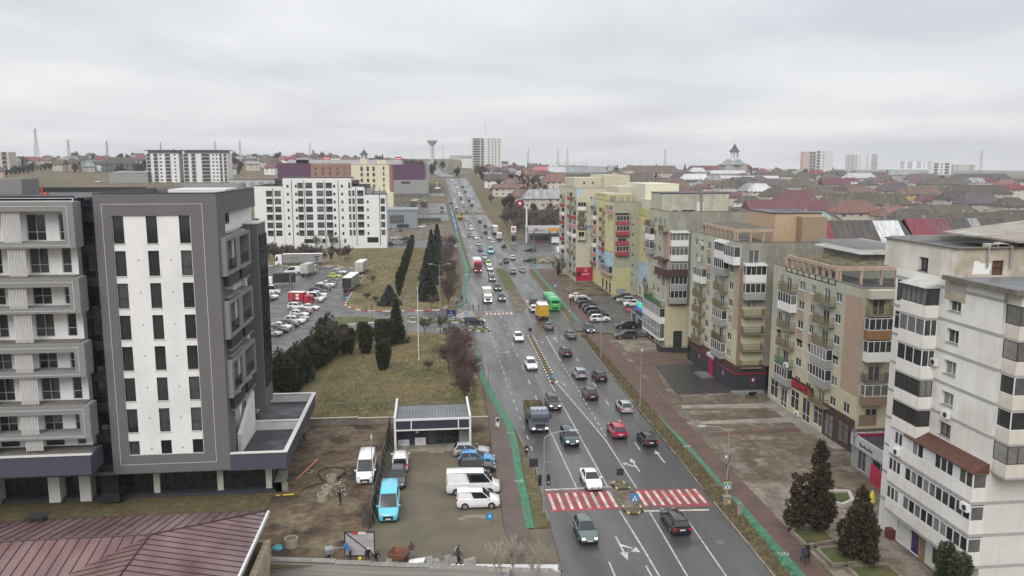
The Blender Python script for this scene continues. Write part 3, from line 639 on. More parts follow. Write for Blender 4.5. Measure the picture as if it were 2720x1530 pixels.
# ================================================================ new apartment building (left)
ND=mat('dark_grey_render',(0.128,0.124,0.123),0.9,0.05,2,bump=0.15,bscale=30); NG=mat('mid_grey_render',(0.205,0.203,0.198),0.9,0.06,2,bump=0.15,bscale=30)
NW=mat('white_render',(0.69,0.69,0.675),0.9,0.04,1.5,col2=(0.63,0.63,0.615),c2scale=0.25,streak=0.12,streakcol=(0.45,0.44,0.42)); NB=mat('blue_black_cladding',(0.058,0.060,0.085),0.6,0.1,3); NL=mat('pale_trim',(0.55,0.54,0.52),0.7,0.05,3)
ROOFM=mat('bitumen_roof',(0.032,0.032,0.038),0.55,0.35,0.6,bump=0.2,bscale=8,rvar=0.2,col2=(0.06,0.06,0.07),c2scale=0.3)
CURT=mat('curtain_wall_glass',(0.010,0.013,0.016),0.08,0.3,0.8,spec=0.7); BEI=mat('beige_render',(0.42,0.40,0.36),0.9,0.08,1.5)
nb=thing('apartment_building','new grey and white apartment building with recessed window panel and framed balconies','building',(-31,84,0),off=True)
P=lambda name,mb,m,parent=nb: mb.build(name,m,parent)
# tower: dark frame around a white window panel
fd=Facade(nb,(-31.35,80),SOUTH,11.3,3.6,31.4,ND); fd.h.append((1.55,8.8,5.45,29.3,0.14)); fd.finish()
fw=Facade(nb,(-29.8,80.14),SOUTH,7.25,5.45,29.3,NW,name='window_panel')
for (z,h) in ((26.6,2.66),(23.45,2.45),(20.3,2.45),(17.2,2.4),(14.1,2.4),(11.0,2.35),(7.8,2.4),(5.5,1.4)):
 for u in (0.03,3.1,6.15): fw.win(u,z,1.02,h,1,0.36 if h>2 else 0,FR_D,GL_D,0.18,0.05,sill=NL)
fw.finish()
for (z,x) in [(25.0+(-3.15)*i,x) for i in range(7) for x in (-27.6,-24.6)]: P('wall_anchor',MB().rod((x,80.16,z),(x,80.08,z),.05,.05,8),DARK_M)
ln=MB()
for a in ((-30.62,-30.58,4.5,30.4),(-21.42,-21.38,4.5,30.4),(-30.58,-21.42,30.36,30.4),(-30.58,-21.42,4.5,4.54)): ln.box(a[0],a[1],79.985,80.02,a[2],a[3])
P('trim_line',ln,NL)
P('side_frame',MB().box(-20.4,-20.05,80.02,83.0,3.6,31.4).box(-20.4,-20.05,83.0,97.6,29.3,31.4).box(-31.35,-20.4,97.3,97.6,29.3,31.4),ND)
P('tower_flank',MB().box(-31.35,-31.1,80.02,97.6,3.6,31.4),ND)
P('roof',MB().box(-31.1,-20.4,80.3,97.3,30.55,30.8),ROOFM); P('roof_edge',MB().box(-31.4,-20.0,79.95,80.3,31.4,31.46).box(-20.4,-20.0,80.3,97.6,31.4,31.46).box(-31.4,-31.1,80.3,97.6,31.4,31.46),DARK_M)
P('roof_sheet',MB().box(-27.5,-21.5,90,96,30.8,31.5),WHITE_M); P('roof_upstand',MB().box(-28.5,-20.8,96,96.6,30.8,32.0),NG)
# east side of the tower: recessed wall, framed balcony boxes
fe=Facade(nb,(-20.75,83.0),EAST,15.6,5.0,29.3,NW,name='side_wall')
fe.win(0.15,28.0,4.6,1.2,5,0,FR_D,GL_D,0.1)
for i in range(7):
 z=24.4-3.15*i
 for u in (1.2,4.4,7.2): fe.win(u,z,0.95,2.2,1,0.35,FR_D,GL_D,0.12)
fe.finish()
P('side_parapet',MB().box(-20.75,-20.5,83,92.7,27.3,28.0),NW)
for zt in (27.0,20.7,14.7):
 zb=zt-3.75; b=MB(); x0,x1=-20.74,-19.5
 b.box(x0,x1,80.4,91.6,zt-.35,zt); b.box(x0,x1,80.4,91.6,zb,zb+.35); b.box(x0,x1,80.4,81.2,zb+.35,zt-.35); b.box(x0,x1,90.9,91.6,zb+.35,zt-.35); b.box(-19.75,x1-.01,84.9,86.5,zb+.35,zt-.35)
 bx_=P('balcony_frame',b,NG)
 for (y0,y1) in ((81.3,84.8),(86.6,90.8)):
  r=MB()
  for i in range(14): yy=y0+(y1-y0)*i/13; r.box(-19.66,-19.62,yy-.015,yy+.015,zb+.35,zb+1.4)
  r.box(-19.67,-19.61,y0,y1,zb+1.4,zb+1.46); r.build('railing',DARK_M,bx_)
 if zt<27:
  r=MB().box(-20.7,-19.6,81.6,86,zt+2.0-1.3,zt+2.05-1.3)
  P('balcony',MB().box(-20.74,-19.6,81.4,86.4,zt+.2,zt+.35),NG)
for zt in (22.1,15.8,9.6):
 b=P('balcony',MB().box(-20.74,-19.55,81.2,86.0,zt-.2,zt),NG); b2=P('balcony',MB().box(-20.74,-19.55,87.2,91,zt-.2,zt),NG)
 for q,(y0,y1) in ((b,(81.25,85.95)),(b2,(87.25,90.95))):
  MB().box(-19.6,-19.56,y0,y1,zt,zt+1.05).box(-20.7,-19.6,y0,y0+.04,zt,zt+1.05).build('railing',DARK_M,q)
P('side_column',MB().box(-20.74,-20.3,86.0,87.1,5,27).box(-20.74,-20.3,91.65,93.0,5,27),NW)
# dark stair block behind
P('stair_block',MB().box(-24,-18.95,92.8,97.4,6.0,27.5),ND); P('stair_block_coping',MB().box(-24.1,-18.85,92.7,97.5,27.5,27.62),NL)
P('curtain_wall',MB().box(-18.95,-18.86,93.5,97.2,8.4,26.2),CURT)
cm=MB()
for i in range(5): y=93.5+3.7*i/4; cm.box(-18.86,-18.80,y-.03,y+.03,8.4,26.2)
for i in range(12): z=8.4+17.8*i/11; cm.box(-18.86,-18.805,93.5,97.2,z-.03,z+.03)
P('mullion_grid',cm,FR_D)
P('rear_block',MB().box(-31.1,-21,97.6,103,0,27.3),NW); P('rear_roof',MB().box(-31.1,-20.8,97.6,103.2,27.3,27.5),ROOFM)
# podium with terraces on the east
P('terrace_deck',MB().box(-20.7,-14.75,80.3,101.3,3.7,4.25),ROOFM)
P('fascia',MB().box(-20.05,-14.5,80.0,80.3,3.5,5.25).box(-14.75,-14.5,80.3,101.6,3.5,5.25),NB)
P('parapet_coping',MB().box(-20.05,-14.4,79.9,80.4,5.25,5.33).box(-14.85,-14.4,80.4,101.7,5.25,5.33).box(-20.7,-14.85,101.2,101.7,5.25,5.33),NL)
P('terrace_wall',MB().box(-20.7,-14.75,101.3,101.6,3.7,5.25),NW); P('terrace_divider',MB().box(-20.7,-14.75,90.3,90.6,4.25,5.25),NW); P('divider_coping',MB().box(-20.7,-14.85,90.2,90.7,5.25,5.33),NL)
P('terrace_screen',MB().prism([(-20.0,83.2),(-19.6,83.2),(-19.6,90.2),(-20.0,90.2)],4.25,[6.2,6.2,9.0,9.0]),NW)
P('podium_core',MB().box(-60,-17.0,83.6,101,0,3.8),BEI)
fg=Facade(nb,(-34.6,83.2),SOUTH,18.0,0.35,3.6,CURT,name='shop_glazing'); fg.finish()
cm=MB()
for i in range(19): x=-34.6+i; cm.box(x-.04,x+.04,83.1,83.2,.35,3.6)
for z in (.35,1.35,3.5): cm.box(-34.6,-16.6,83.12,83.19,z,z+.08)
for i in range(9): y=83.2+2*i; cm.box(-16.55,-16.5,y-.04,y+.04,.35,3.6)
cm.box(-16.55,-16.51,83.2,100,1.35,1.43)
P('mullion_grid',cm,FR_D); P('shop_glazing',MB().box(-16.9,-16.55,83.2,100.5,.35,3.6),CURT)
for x in (-28.3,-21.9,-16.95): P('column',MB().box(x-.3,x+.3,82.85,83.25,.3,3.6),mat('pale_green_column',(0.50,0.54,0.47),0.8,0.05,2))
P('soffit',MB().box(-60,-14.75,80.2,83.6,3.45,3.55),ND); P('plinth',MB().box(-60,-16.2,82.4,83.3,0,.32),mat('dark_plinth',(0.04,0.04,0.052),0.8,0.2,2)); 
P('side_plinth',MB().box(-16.5,-15.6,82.6,86.5,0,.9).box(-16.5,-15.0,82.6,83.0,0,.9),CONC)
# dark glazed joint
P('glazed_joint',MB().box(-33.1,-31.35,81,81.2,0.3,31.0),CURT); cm=MB()
for i in range(10): z=.3+3.15*i; cm.box(-33.1,-31.35,80.9,81,z,z+.9)
for x in (-33.1,-31.9): cm.box(x,x+.06,80.92,81,.3,31)
for i in range(20): z=.3+1.575*i; cm.box(-33.1,-31.35,80.94,81,z,z+.05)
P('mullion_grid',cm,FR_D)
# balcony wing
fwg=Facade(nb,(-60,79.8),SOUTH,27.0,6.8,31.0,NW,name='wing_wall')
rows=[27.0,23.9,20.9,17.75,14.6,11.5,8.35,6.9]
for i,z in enumerate(rows):
 h=2.5 if i<7 else 1.1
 for per in range(6):
  x=-37.35-4.15*per+60
  fwg.win(x,z,1.7,h,2,0.33 if h>2 else 0,FR_G if i<7 else FR_D,GL_D,0.15,0.07)
 fwg.win(60-34.45,z,0.85,h,1,0.33 if h>2 else 0,FR_G,GL_D,0.15,0.07)
fwg.finish()
P('wing_roof',MB().box(-60,-33.1,79.8,100,30.75,30.95),ROOFM); P('wing_parapet',MB().box(-60,-33,99.7,100,30.9,31.5).box(-60,-33,79.85,80.1,30.95,31.2),DARK_M); P('wing_core',MB().box(-60,-33.1,80.2,100,6.7,30.7),BEI)
P('chimney_vent',MB().box(-39.5,-39.35,88,88.15,31,31.9).box(-39.1,-38.85,88,88.25,31,31.3),mat('red_plastic',(0.45,0.05,0.04),0.5,0.1,2))
P('roof_box',MB().box(-48,-43.2,92,96,30.9,32.6),NG)
def wing_box(zt,zb):
 b=MB(); x0,x1,y0,y1=-60,-32.35,78.0,79.79
 b.box(x0,x1,y0,y1,zt-.85,zt); b.box(x0,x1,y0,y1,zb,zb+.5); b.box(-33.3,x1,y0,y1,zb+.5,zt-.85)
 o=P('balcony_frame',b,NG)
 l=MB().box(x0,-32.9,77.975,78.0,zt-.42,zt-.38).box(-32.94,-32.9,77.975,78.0,zb+.22,zt-.42).box(x0,-32.94,77.975,78.0,zb+.22,zb+.26); l.build('trim_line',NL,o)
for zt,zb in ((30.7,26.45),(23.65,20.3),(17.4,14.15),(11.35,8.05)): wing_box(zt,zb)
for z in (23.75,17.5,11.45,): P('balcony_deck',MB().box(-60,-32.9,78.3,79.79,z-.12,z),CONC_D)
for i,(zt,zb) in enumerate(((29.8,26.95),(26.4,23.8),(22.8,20.8),(20.25,17.5),(16.55,14.65),(14.1,11.5),(10.5,8.55),(8.0,6.9))):
 for per in range(5):
  x0=-38.75-4.15*per+(0.25 if i%2 else 0)
  g=MB()
  for k in range(12): g.box(x0+k*.135,x0+k*.135+.07,78.25,78.33,zb,zt)
  P('louvre_screen',g,NL)
posts=MB()
P('wing_fascia',MB().box(-60,-32.2,77.0,77.3,4.8,6.75).box(-32.5,-32.2,77.3,80,4.8,6.75),NB); P('fascia_coping',MB().box(-60,-32.1,76.9,77.4,6.75,6.82),NL); P('fascia_deck',MB().box(-60,-32.5,77.3,79.8,4.8,6.7),CONC_D)
for x in (-43.9,-38.0,-35.0): P('column',MB().box(x-.55,x+.55,81.9,83.3,0.1,4.8),NW)
P('shop_glazing',MB().box(-60,-35,83.3,83.5,.3,4.8),CURT); cm=MB()
for i in range(24): x=-60+1.05*i; cm.box(x-.04,x+.04,83.2,83.3,.3,4.8)
cm.box(-60,-35,83.22,83.29,1.5,1.58); P('mullion_grid',cm,FR_D)
# ---------------------------------------------------------------- the old blocks along the right side
YL=mat('pale_yellow_render',(0.455,0.425,0.31),0.9,0.10,0.7,streak=0.25,streakcol=(0.30,0.27,0.17),col2=(0.43,0.40,0.25),c2scale=0.15)
GG=mat('grey_green_render',(0.40,0.40,0.315),0.9,0.10,0.7,streak=0.3,streakcol=(0.2,0.2,0.16),col2=(0.34,0.345,0.28),c2scale=0.15)
GC=mat('grey_concrete_wall',(0.25,0.25,0.205),0.9,0.15,0.6,bump=0.15,bscale=10,streak=0.5,streakcol=(0.40,0.39,0.33),col2=(0.20,0.195,0.16),c2scale=0.12)
TAN=mat('tan_render',(0.345,0.25,0.19),0.9,0.06,0.8); TAN_D=mat('brown_tan_render',(0.21,0.145,0.10),0.9,0.08,0.8); OCH=mat('ochre_render',(0.36,0.275,0.20),0.9,0.08,0.8,streak=0.2)
GPAR=mat('grey_parapet',(0.26,0.265,0.255),0.85,0.1,1,streak=0.25); WPAR=mat('white_parapet',(0.62,0.62,0.61),0.6,0.05,1); RAILO=mat('olive_railing',(0.13,0.105,0.045),0.7,0.15,2); RAILB=mat('brown_railing',(0.045,0.028,0.02),0.7,0.15,2); RAILG=mat('green_railing',(0.03,0.12,0.05),0.7,0.15,2)
BRW=mat('brown_panel',(0.055,0.030,0.025),0.7,0.1,2); BRM=mat('mustard_panel',(0.22,0.115,0.045),0.7,0.1,2); CANO=mat('corrugated_canopy',(0.42,0.42,0.40),0.7,0.2,2); BLK=mat('black_shop_cladding',(0.028,0.030,0.038),0.55,0.15,1.5); RUBY=mat('ruby_panel',(0.27,0.012,0.045),0.5,0.1,2)
def col_u(Y0,ya,yb): return (Y0-yb, yb-ya)
def wcol(F,Y0,ya,yb,zs,h=1.15,nx=2,**k):
 for z in zs: F.win(Y0-yb,z,yb-ya,h,nx,0,FR_W,GL_O,sill=WPAR,**k)
def panel(F,u0,u1,z0,z1,m,name='colour_panel',t=0.006):
 return F.mb(name,MB().box(u0,u1,-t,-0.001,z0,z1),m)
TX=TEXTS
def sign_text(F,s,u,z,h,m,o=0.05,parent=None,name='lettering'):
 me=TX[s].copy(); me.materials.clear(); me.materials.append(m)
 ob=F.put(name,me,u,o,z,parent); ob.scale=(h,h,h); ob.rotation_euler=(R(90),0,0 if parent is not None else F.a); return ob
def stack(F,u,w,d,floors,spec,**k):
 """a column of balconies: spec holds one letter a floor (W white glazing, G grey parapet glazing, O open, B brown open, g green, M mustard glazing, R red glazing, D dark brown)"""
 for z,c in zip(floors,spec):
  if c=='.': continue
  if c in 'OBg': open_balcony(F,u,z-0.55,w,d,1.05,CONC,{'O':RAILO,'B':RAILB,'g':RAILG}[c])
  elif c=='W': closed_balcony(F,u,z-0.55,w,d,2.35,0.95,WPAR,FR_W,GL_O,max(3,int(w/.75)))
  elif c=='C': closed_balcony(F,u,z-0.55,w,d,2.3,0.95,WPAR,FR_W,GL_O,max(3,int(w/.75)),roofm=CANO)
  elif c=='G': closed_balcony(F,u,z-0.55,w,d,2.35,0.9,GPAR,FR_W,GL_O,max(3,int(w/.8)))
  elif c=='M': closed_balcony(F,u,z-0.55,w,d,2.35,0.95,BRM,FR_W,GL_O,max(3,int(w/.75)))
  elif c=='T': closed_balcony(F,u,z-0.55,w,d,2.35,0.95,TAN_D,FR_W,GL_C,3)
  elif c=='R': closed_balcony(F,u,z-0.55,w,d,2.35,0.95,MT['red_parapet'],FR_W,GL_O,max(3,int(w/.75)))
  elif c=='P': closed_balcony(F,u,z-0.55,w,d,2.35,0.95,MT['pink_parapet'],FR_W,GL_O,max(3,int(w/.75)))
  elif c=='T2': pass
mat('red_parapet',(0.28,0.045,0.055),0.8,0.12,1.5); mat('pink_parapet',(0.42,0.22,0.21),0.8,0.1,1.5)
def pergola(root,x0,x1,y0,y1,z0,z1,m,mr,n=8):
 """roof pergola: a wall with openings along the street, posts and slats"""
 t=MB(); t.box(x0,x0+.3,y0,y1,z1-.45,z1); 
 for i in range(n+1): y=y0+(y1-y0-.3)*i/n; t.box(x0,x0+.3,y,y+.3,z0,z1-.45)
 t.box(x0,x0+.28,y0,y1,z0,z0+.12)
 t.build('pergola_wall',m,root)
 for ya,yb,yc in ((y0,y0+.3,y0+.02),(y1-.3,y1,y1-.32)):
  q=MB().box(x0+.3,x1,ya,yb,z1-.5,z1-.02)
  for f in (0.0,.36,.7,.96): x=x0+.4+(x1-x0-.8)*f; q.box(x,x+.3,yc,yc+.3,z0,z1-.5)
  q.build('pergola_frame',m,root)
 for i in range(10):
  y=y0+.5+(y1-y0-1.1)*i/9; MB().box(x0+.3,x1,y,y+.12,z1-.1,z1+.02).build('pergola_slat',mr,root)
 for i in range(4): MB().box(x0+(x1-x0)*(i+.5)/4,x0+(x1-x0)*(i+.5)/4+.1,y0+.3,y1-.3,z1-.2,z1-.11).build('pergola_beam',mr,root)
SLAT=mat('mossy_slats',(0.22,0.20,0.13),0.9,0.3,1.5,col2=(0.13,0.125,0.06),c2scale=0.6); SLAT2=mat('grey_slats',(0.20,0.18,0.16),0.9,0.2,1.5)
def shell(root,x0,x1,y0,y1,z1,roofz,wallE,south=True):
 """closed back of a block: east and north walls, roof deck and parapet"""
 MB().box(x0+.35,x1,y1-.3,y1,0,z1).build('rear_wall',wallE,root); MB().box(x1-.3,x1,y0+.35,y1-.3,0,z1).build('rear_wall',wallE,root)
 MB().box(x0+.3,x1-.3,y0+.3,y1-.3,roofz-.3,roofz).build('roof',ROOFM,root)
 MB().box(x0+.02,x0+.3,y0+.02,y1,z1-.9,z1-.003).box(x0+.3,x1,y0+.02,y0+.3,z1-.9,z1-.003).build('parapet',wallE,root)
 MB().box(x0-.05,x0+.35,y0-.05,y1,z1,z1+.06).box(x0+.35,x1,y0-.05,y0+.35,z1,z1+.06).build('parapet_coping',CONC_D,root)
# ---- block with the BILANCIA shop
b4=thing('apartment_block','pale green apartment block with mossy roof pergola above the red BILANCIA shop sign','building',(50,98,0),off=True)
Y0=110.7; FL4=[17.5,14.85,12.2,9.6,7.0,4.4]
up=Facade(b4,(50,Y0),WEST,24.2,10.45,20,GG); lo=Facade(b4,(50,Y0),WEST,24.2,0,10.45,YL)
def both(fn): fn(up,FL4[:3]); fn(lo,FL4[3:])
both(lambda F,z: wcol(F,Y0,107.4,108.7,z)); both(lambda F,z: wcol(F,Y0,100.85,102.55,z)); both(lambda F,z: wcol(F,Y0,97.9,99.2,z)); both(lambda F,z: wcol(F,Y0,91.3,92.75,z))
both(lambda F,z:[F.win(Y0-106.4,q-.75,1.6,1.95,2,0,FR_W,GL_O) for q in z]); both(lambda F,z:[F.win(Y0-95.7,q-.75,1.6,1.95,2,0,FR_W,GL_O) for q in z])
lo.win(Y0-89.5,4.45,1.5,1.3,2,0,FR_W,GL_O,sill=WPAR)
stack(up,Y0-107.1,4.1,0.9,FL4[:3],'OWO'); stack(lo,Y0-107.1,4.1,0.9,FL4[3:],'OgG')
stack(up,Y0-96.7,4.1,0.9,FL4[:3],'OOO'); stack(lo,Y0-96.7,4.1,0.9,FL4[3:],'GGO')
for a,b in ((100.85,102.55),(97.9,99.2)):
 for i in range(3): panel(up,Y0-b,Y0-a,FL4[i]-1.5,FL4[i]-.07,TAN)
panel(up,Y0-90.4,Y0-86.5,10.5,18.8,TAN); panel(lo,Y0-90.4,Y0-86.5,7.1,10.45,TAN)
for (ya,yb,z,h,nx,nt) in ((107.5,110.0,.7,2.6,2,.6),(104.5,106.5,.1,2.7,2,.25),(100.9,103.4,.8,2.6,2,.65),(97.7,99.9,.1,3.2,2,.3),(94.3,96.7,.7,2.7,2,.65)): lo.win(Y0-yb,z,yb-ya,h,nx,nt,FR_W,GL_D,name='shop_window')
panel(lo,Y0-94.1,Y0-86.5,0.0,4.2,BRW,'dark_shop_front',0.06)
for (ya,yb,z,h,nx) in ((91.3,93.4,.3,2.9,2),(87.6,90.2,.7,2.6,2)): lo.win(Y0-yb,z,yb-ya,h,nx,.7,FR_D,GL_C,hole=False,name='shop_window')
sg=lo.mb('shop_sign',MB().box(0,6.7,-.12,0,0,1.3),mat('black_sign',(0.02,0.018,0.018),0.6,0.1,1),Y0-103.6,0.01,3.85); sign_text(lo,'BILANCIA',Y0-103.0,4.05,1.28,mat('red_letter',(0.50,0.018,0.05),0.5,0.05,1),0.15,sg)
sg=lo.mb('shop_sign',MB().box(0,2.6,-.1,0,0,.7),GREY_M,Y0-107.0,0.01,2.95); lo.mb('sign_motif',MB().rod((1.9,-.12,.35),(1.9,-.11,.35),.3,.3,12),BLACK,Y0-107,0.01,2.95,sg)
for k_ in range(4): lo.mb('poster',MB().box(0,.35,-.05,0,0,.3),WHITE_M,Y0-104.3,0.01,.6+.5*k_)
ac_unit(lo,Y0-101.3,0.25); ac_unit(lo,Y0-103.4,6.6,o=0.9)
up.finish(); lo.finish()
s4u=Facade(b4,(50,86.5),SOUTH,12,8.6,20,mat('beige_green_render',(0.33,0.31,0.235),0.9,0.12,0.8,streak=0.3)); s4=Facade(b4,(50,86.5),SOUTH,12,0,8.6,YL)
for z in FL4[:4]: s4u.win(1.2,z-.75,1.5,1.95,2,0,FR_W,GL_O)
for z in FL4[4:]: s4.win(1.2,z-.75,1.5,1.95,2,0,FR_W,GL_O)
stack(s4u,0.35,3.0,1.0,FL4[:4],'OMWB'); stack(s4,0.35,3.0,1.0,FL4[4:],'T.'); s4u.mb('balcony_roof',MB().box(.35,3.4,-1.0,0,0,1.0),GG,0,0,18.9); panel(s4,0.4,2.6,3.5,4.9,TAN_D)
panel(s4,0,12,0,3.2,CONC_D); s4u.finish(); s4.finish(); shell(b4,50,62,86.5,Y0,20,19.3,GC)
pergola(b4,50.0,58.5,92.9,106.9,19.35,21.7,mat('weathered_plaster',(0.36,0.27,0.205),0.9,0.2,1.0,streak=0.4),SLAT)
MB().box(56.5,62,99,109,19.3,22.6).build('stair_house',GC,b4)
rs=MB().prism([(55.6,97.6),(62.6,97.6),(62.6,110),(55.6,110)],22.62,[22.8,23.6,23.6,22.8]); rs.build('sheet_roof',CANO,b4)
for i in range(14): MB().box(55.6,62.6,97.9+.86*i,97.98+.86*i,23.25,23.62).build('roof_seam',GREY_M,b4)
# ---- block over the black shop
b3=thing('apartment_block','beige apartment block with ochre roof pergola standing over the black shop','building',(46,124,0),off=True)
Y0=135.6; FL3=[20.5,17.95,15.35,12.7,10.1,7.5,4.9]
up=Facade(b3,(46,Y0),WEST,22.1,11.9,22.8,GG); lo=Facade(b3,(46,Y0),WEST,22.1,4.0,11.9,YL)
def both(fn): fn(up,FL3[:4]); fn(lo,FL3[4:])
both(lambda F,z: wcol(F,Y0,132.2,133.6,z)); both(lambda F,z: wcol(F,Y0,125.9,127.6,z)); both(lambda F,z: wcol(F,Y0,115.8,117.5,z)); both(lambda F,z: wcol(F,Y0,122.6,123.8,z)); both(lambda F,z: [F.win(Y0-130.9,q-.75,1.6,1.95,2,0,FR_W,GL_O) for q in z]); both(lambda F,z: [F.win(Y0-120.9,q-.75,1.6,1.95,2,0,FR_W,GL_O) for q in z])
stack(up,Y0-131.8,4.4,.9,FL3[:4],'..WO'); stack(lo,Y0-131.8,4.4,.9,FL3[4:],'OOO'); stack(up,Y0-122,4.2,.9,FL3[:4],'CGOO'); stack(lo,Y0-122,4.2,.9,FL3[4:],'GBG')
closed_balcony(up,Y0-117.6,FL3[0]-.9,4.1,1.0,2.6,1.0,WPAR,FR_W,GL_O,6); ac_unit(up,Y0-130.2,20.8); ac_unit(up,Y0-131.6,18.0); ac_unit(up,Y0-129.4,15.6)
for i in range(3): panel(up,Y0-127.6,Y0-125.9,FL3[i]-1.38,FL3[i]-.07,TAN)
panel(up,Y0-115.4,Y0-113.5,11.95,19.3,OCH); panel(lo,Y0-115.4,Y0-113.5,9.6,11.9,OCH); up.finish(); lo.finish()
s3=Facade(b3,(46,113.5),SOUTH,16,4.0,22.8,GC)
for z in FL3: s3.win(1.3,z-.9,1.6,2.05,2,0,FR_W,GL_O)
stack(s3,0.55,3.2,1.0,[z-.3 for z in FL3],'.CGOBOO'); s3.mb('wall_vent',MB().box(0,.9,-.12,0,0,1.0),WPAR,7.0,0,19.6); s3.mb('vent_hole',MB().box(.3,.65,-.13,0,.3,.65),BLACK,7.0,0,19.6)
panel(s3,0.0,.62,4.0,18.9,TAN_D); panel(s3,.62,4.2,4.0,13.2,YL); s3.finish(); shell(b3,46,62,113.5,Y0,22.8,22.1,GC)
pergola(b3,46.3,53,117,131.5,22.15,24.5,OCH,SLAT2,8); MB().box(54,61.5,120,131,22.1,26.6).build('penthouse',mat('orange_render',(0.41,0.30,0.195),0.9,0.06,1),b3); MB().box(53.9,61.7,119.9,131.1,26.6,26.75).build('penthouse_roof',ROOFM,b3); MB().box(57.5,61.5,118,120,22.1,26.2).build('penthouse',mat('brown_orange_render',(0.28,0.205,0.14),0.9,0.08,1),b3)
shop=Facade(b3,(45.7,133.2),WEST,20.2,0,4.1,BLK,name='shop_wall'); shop.finish(); ss=Facade(b3,(45.7,113.0),SOUTH,5.0,0,4.1,BLK,name='shop_wall'); ss.finish()
MB().box(45.7,50.3,113.0,113.4,4.1,4.25).box(45.7,46.0,113.4,133.2,4.1,4.25).build('shop_parapet',BRW,b3)
shop.mb('shop_fascia',MB().box(0,20.2,-.06,0,3.05,4.1),BRW); ss.mb('shop_fascia',MB().box(-.06,5.0,-.06,0,3.05,4.1),BRW); shop.mb('red_band',MB().box(0,20.25,-.1,-.06,2.95,3.1),RUBY); ss.mb('red_band',MB().box(-.1,5.0,-.1,-.06,2.95,3.1),RUBY)
shop.mb('shop_door',MB().box(9.2,10.9,-.1,0,.1,2.95),RUBY); shop.mb('door_jamb',MB().box(11.0,11.3,-.25,0,.1,2.95),RUBY)
for F_,u in ((shop,4.2),(shop,15.2),(ss,2.5)): q=F_.mb('poster',MB().box(0,.75,-.05,0,0,1.3),RUBY,u,0,1.2); F_.mb('poster_print',MB().box(.08,.67,-.056,-.05,.1,1.2),mat('poster_navy',(0.02,0.03,0.09),0.5,0.6,6),u,0,1.2,q); F_.mb('poster_print',MB().poly([(.2,-.062,.7),(.5,-.062,.65),(.6,-.062,.95),(.3,-.062,1.15)]),WHITE_M,u,0,1.2,q)
q=shop.mb('shop_sign',MB().box(8.4,11.6,-.14,-.06,3.2,3.75),WHITE_M); shop.mb('sign_motif',MB().lathe([(.22,0),(.3,.15),(.2,.35)],8,0,9.9,-.14),WHITE_M,0,0,3.75,q)
MB().box(43.6,45.7,121.5,125,0.09,.35).build('shop_step',CONC_D,b3); MB().box(45.2,50.2,112.2,113.0,.09,.5).build('shop_ledge',GREY_M,b3)
MB().box(45.9,46.2,133.3,135.6,0,4).build('shop_glazing',GL_D,b3)
# ---- tall beige block with penthouse
b2=thing('apartment_block','tall beige corner block with rendered penthouse and dark brown wrap-around balcony','building',(44,149,0),off=True)
Y0=155.6; FL2=[23.0,20.4,17.7,15.1,12.4,9.8]
w2=Facade(b2,(44,Y0),WEST,12.9,8.6,25.7,GG); w2.h=[]
wcol(w2,Y0,150.5,152.1,FL2,1.2); wcol(w2,Y0,147.4,149.2,FL2,1.2)
for z in FL2: w2.win(Y0-145.8,z-.75,1.5,1.95,2,0,FR_W,GL_O)
stack(w2,Y0-155.2,3.6,1.0,FL2,'OWG..O'); open_balcony(w2,Y0-146.4,FL2[0]-.9,3.6,.9,1.05,CONC,RAILO); panel(w2,Y0-145.4,Y0-142.7,14.4,21.9,TAN); w2.finish()
l2=Facade(b2,(44,Y0),WEST,12.9,0,8.6,YL)
for z,c in ((5.9,'u'),): closed_balcony(l2,.5,z-.9,11.8,1.1,2.75,1.0,WPAR,FR_W,GL_O,14)
closed_balcony(l2,.5,1.75,11.8,1.05,3.1,.25,WPAR,FR_W,GL_C,12,nt=.45); open_balcony(l2,.6,7.9,11.6,.9,1.05,CONC,RAILG)
for u in (7,9,11): l2.win(u,.2,1.4,1.6,2,0,FR_W,GL_D,name='shop_window')
l2.win(3.3,.2,1.8,1.55,1,0,FR_D,GL_D,name='shop_window'); l2.mb('shop_sign',MB().box(4.2,6.2,-1.0,-.94,.9,2.4),BLK,-.4); l2.finish()
s2u=Facade(b2,(44,142.7),SOUTH,17,8.2,25.7,GC); s2=Facade(b2,(44,142.7),SOUTH,17,0,8.2,YL)
for z in FL2[1:]: (s2u).win(1.0,z-.75,1.7,1.95,2,0,FR_W,GL_C)
stack(s2u,.35,3.2,1.0,[z-.3 for z in FL2],'.CW.GG'); 
wb=MB().box(-1.0,3.5,-1.1,-1.0,0,1.2).box(-1.1,-1.0,-1.0,4.6,0,1.2).box(-1.1,3.5,-1.1,0,-.18,0).box(-1.1,0,0,4.6,-.18,0).box(3.4,3.5,-1.0,0,0,1.2)
q=s2u.mb('wrap_balcony',wb,BRW,0,0,14.0); closed_balcony(s2u,.35,14.1,3.2,.95,2.3,.6,GPAR,FR_W,GL_C,4); s2u.mb('awning',MB().prism([(-1.6,-.2),(0.2,-.2),(.2,5),(-1.6,5)],0,[.1,.35,.35,.1]),BRW,0,0,16.7)
panel(s2u,.3,3.6,9.0,10.2,TAN_D); panel(s2u,0,.32,8.2,21.5,TAN); s2.win(1.5,.3,1.7,3.2,1,0,FR_D,mat('dark_green_door',(0.02,0.03,0.028),0.5,0.1,2),name='metal_door'); s2u.finish(); s2.finish(); shell(b2,44,61,142.7,Y0,25.7,25.2,GC)
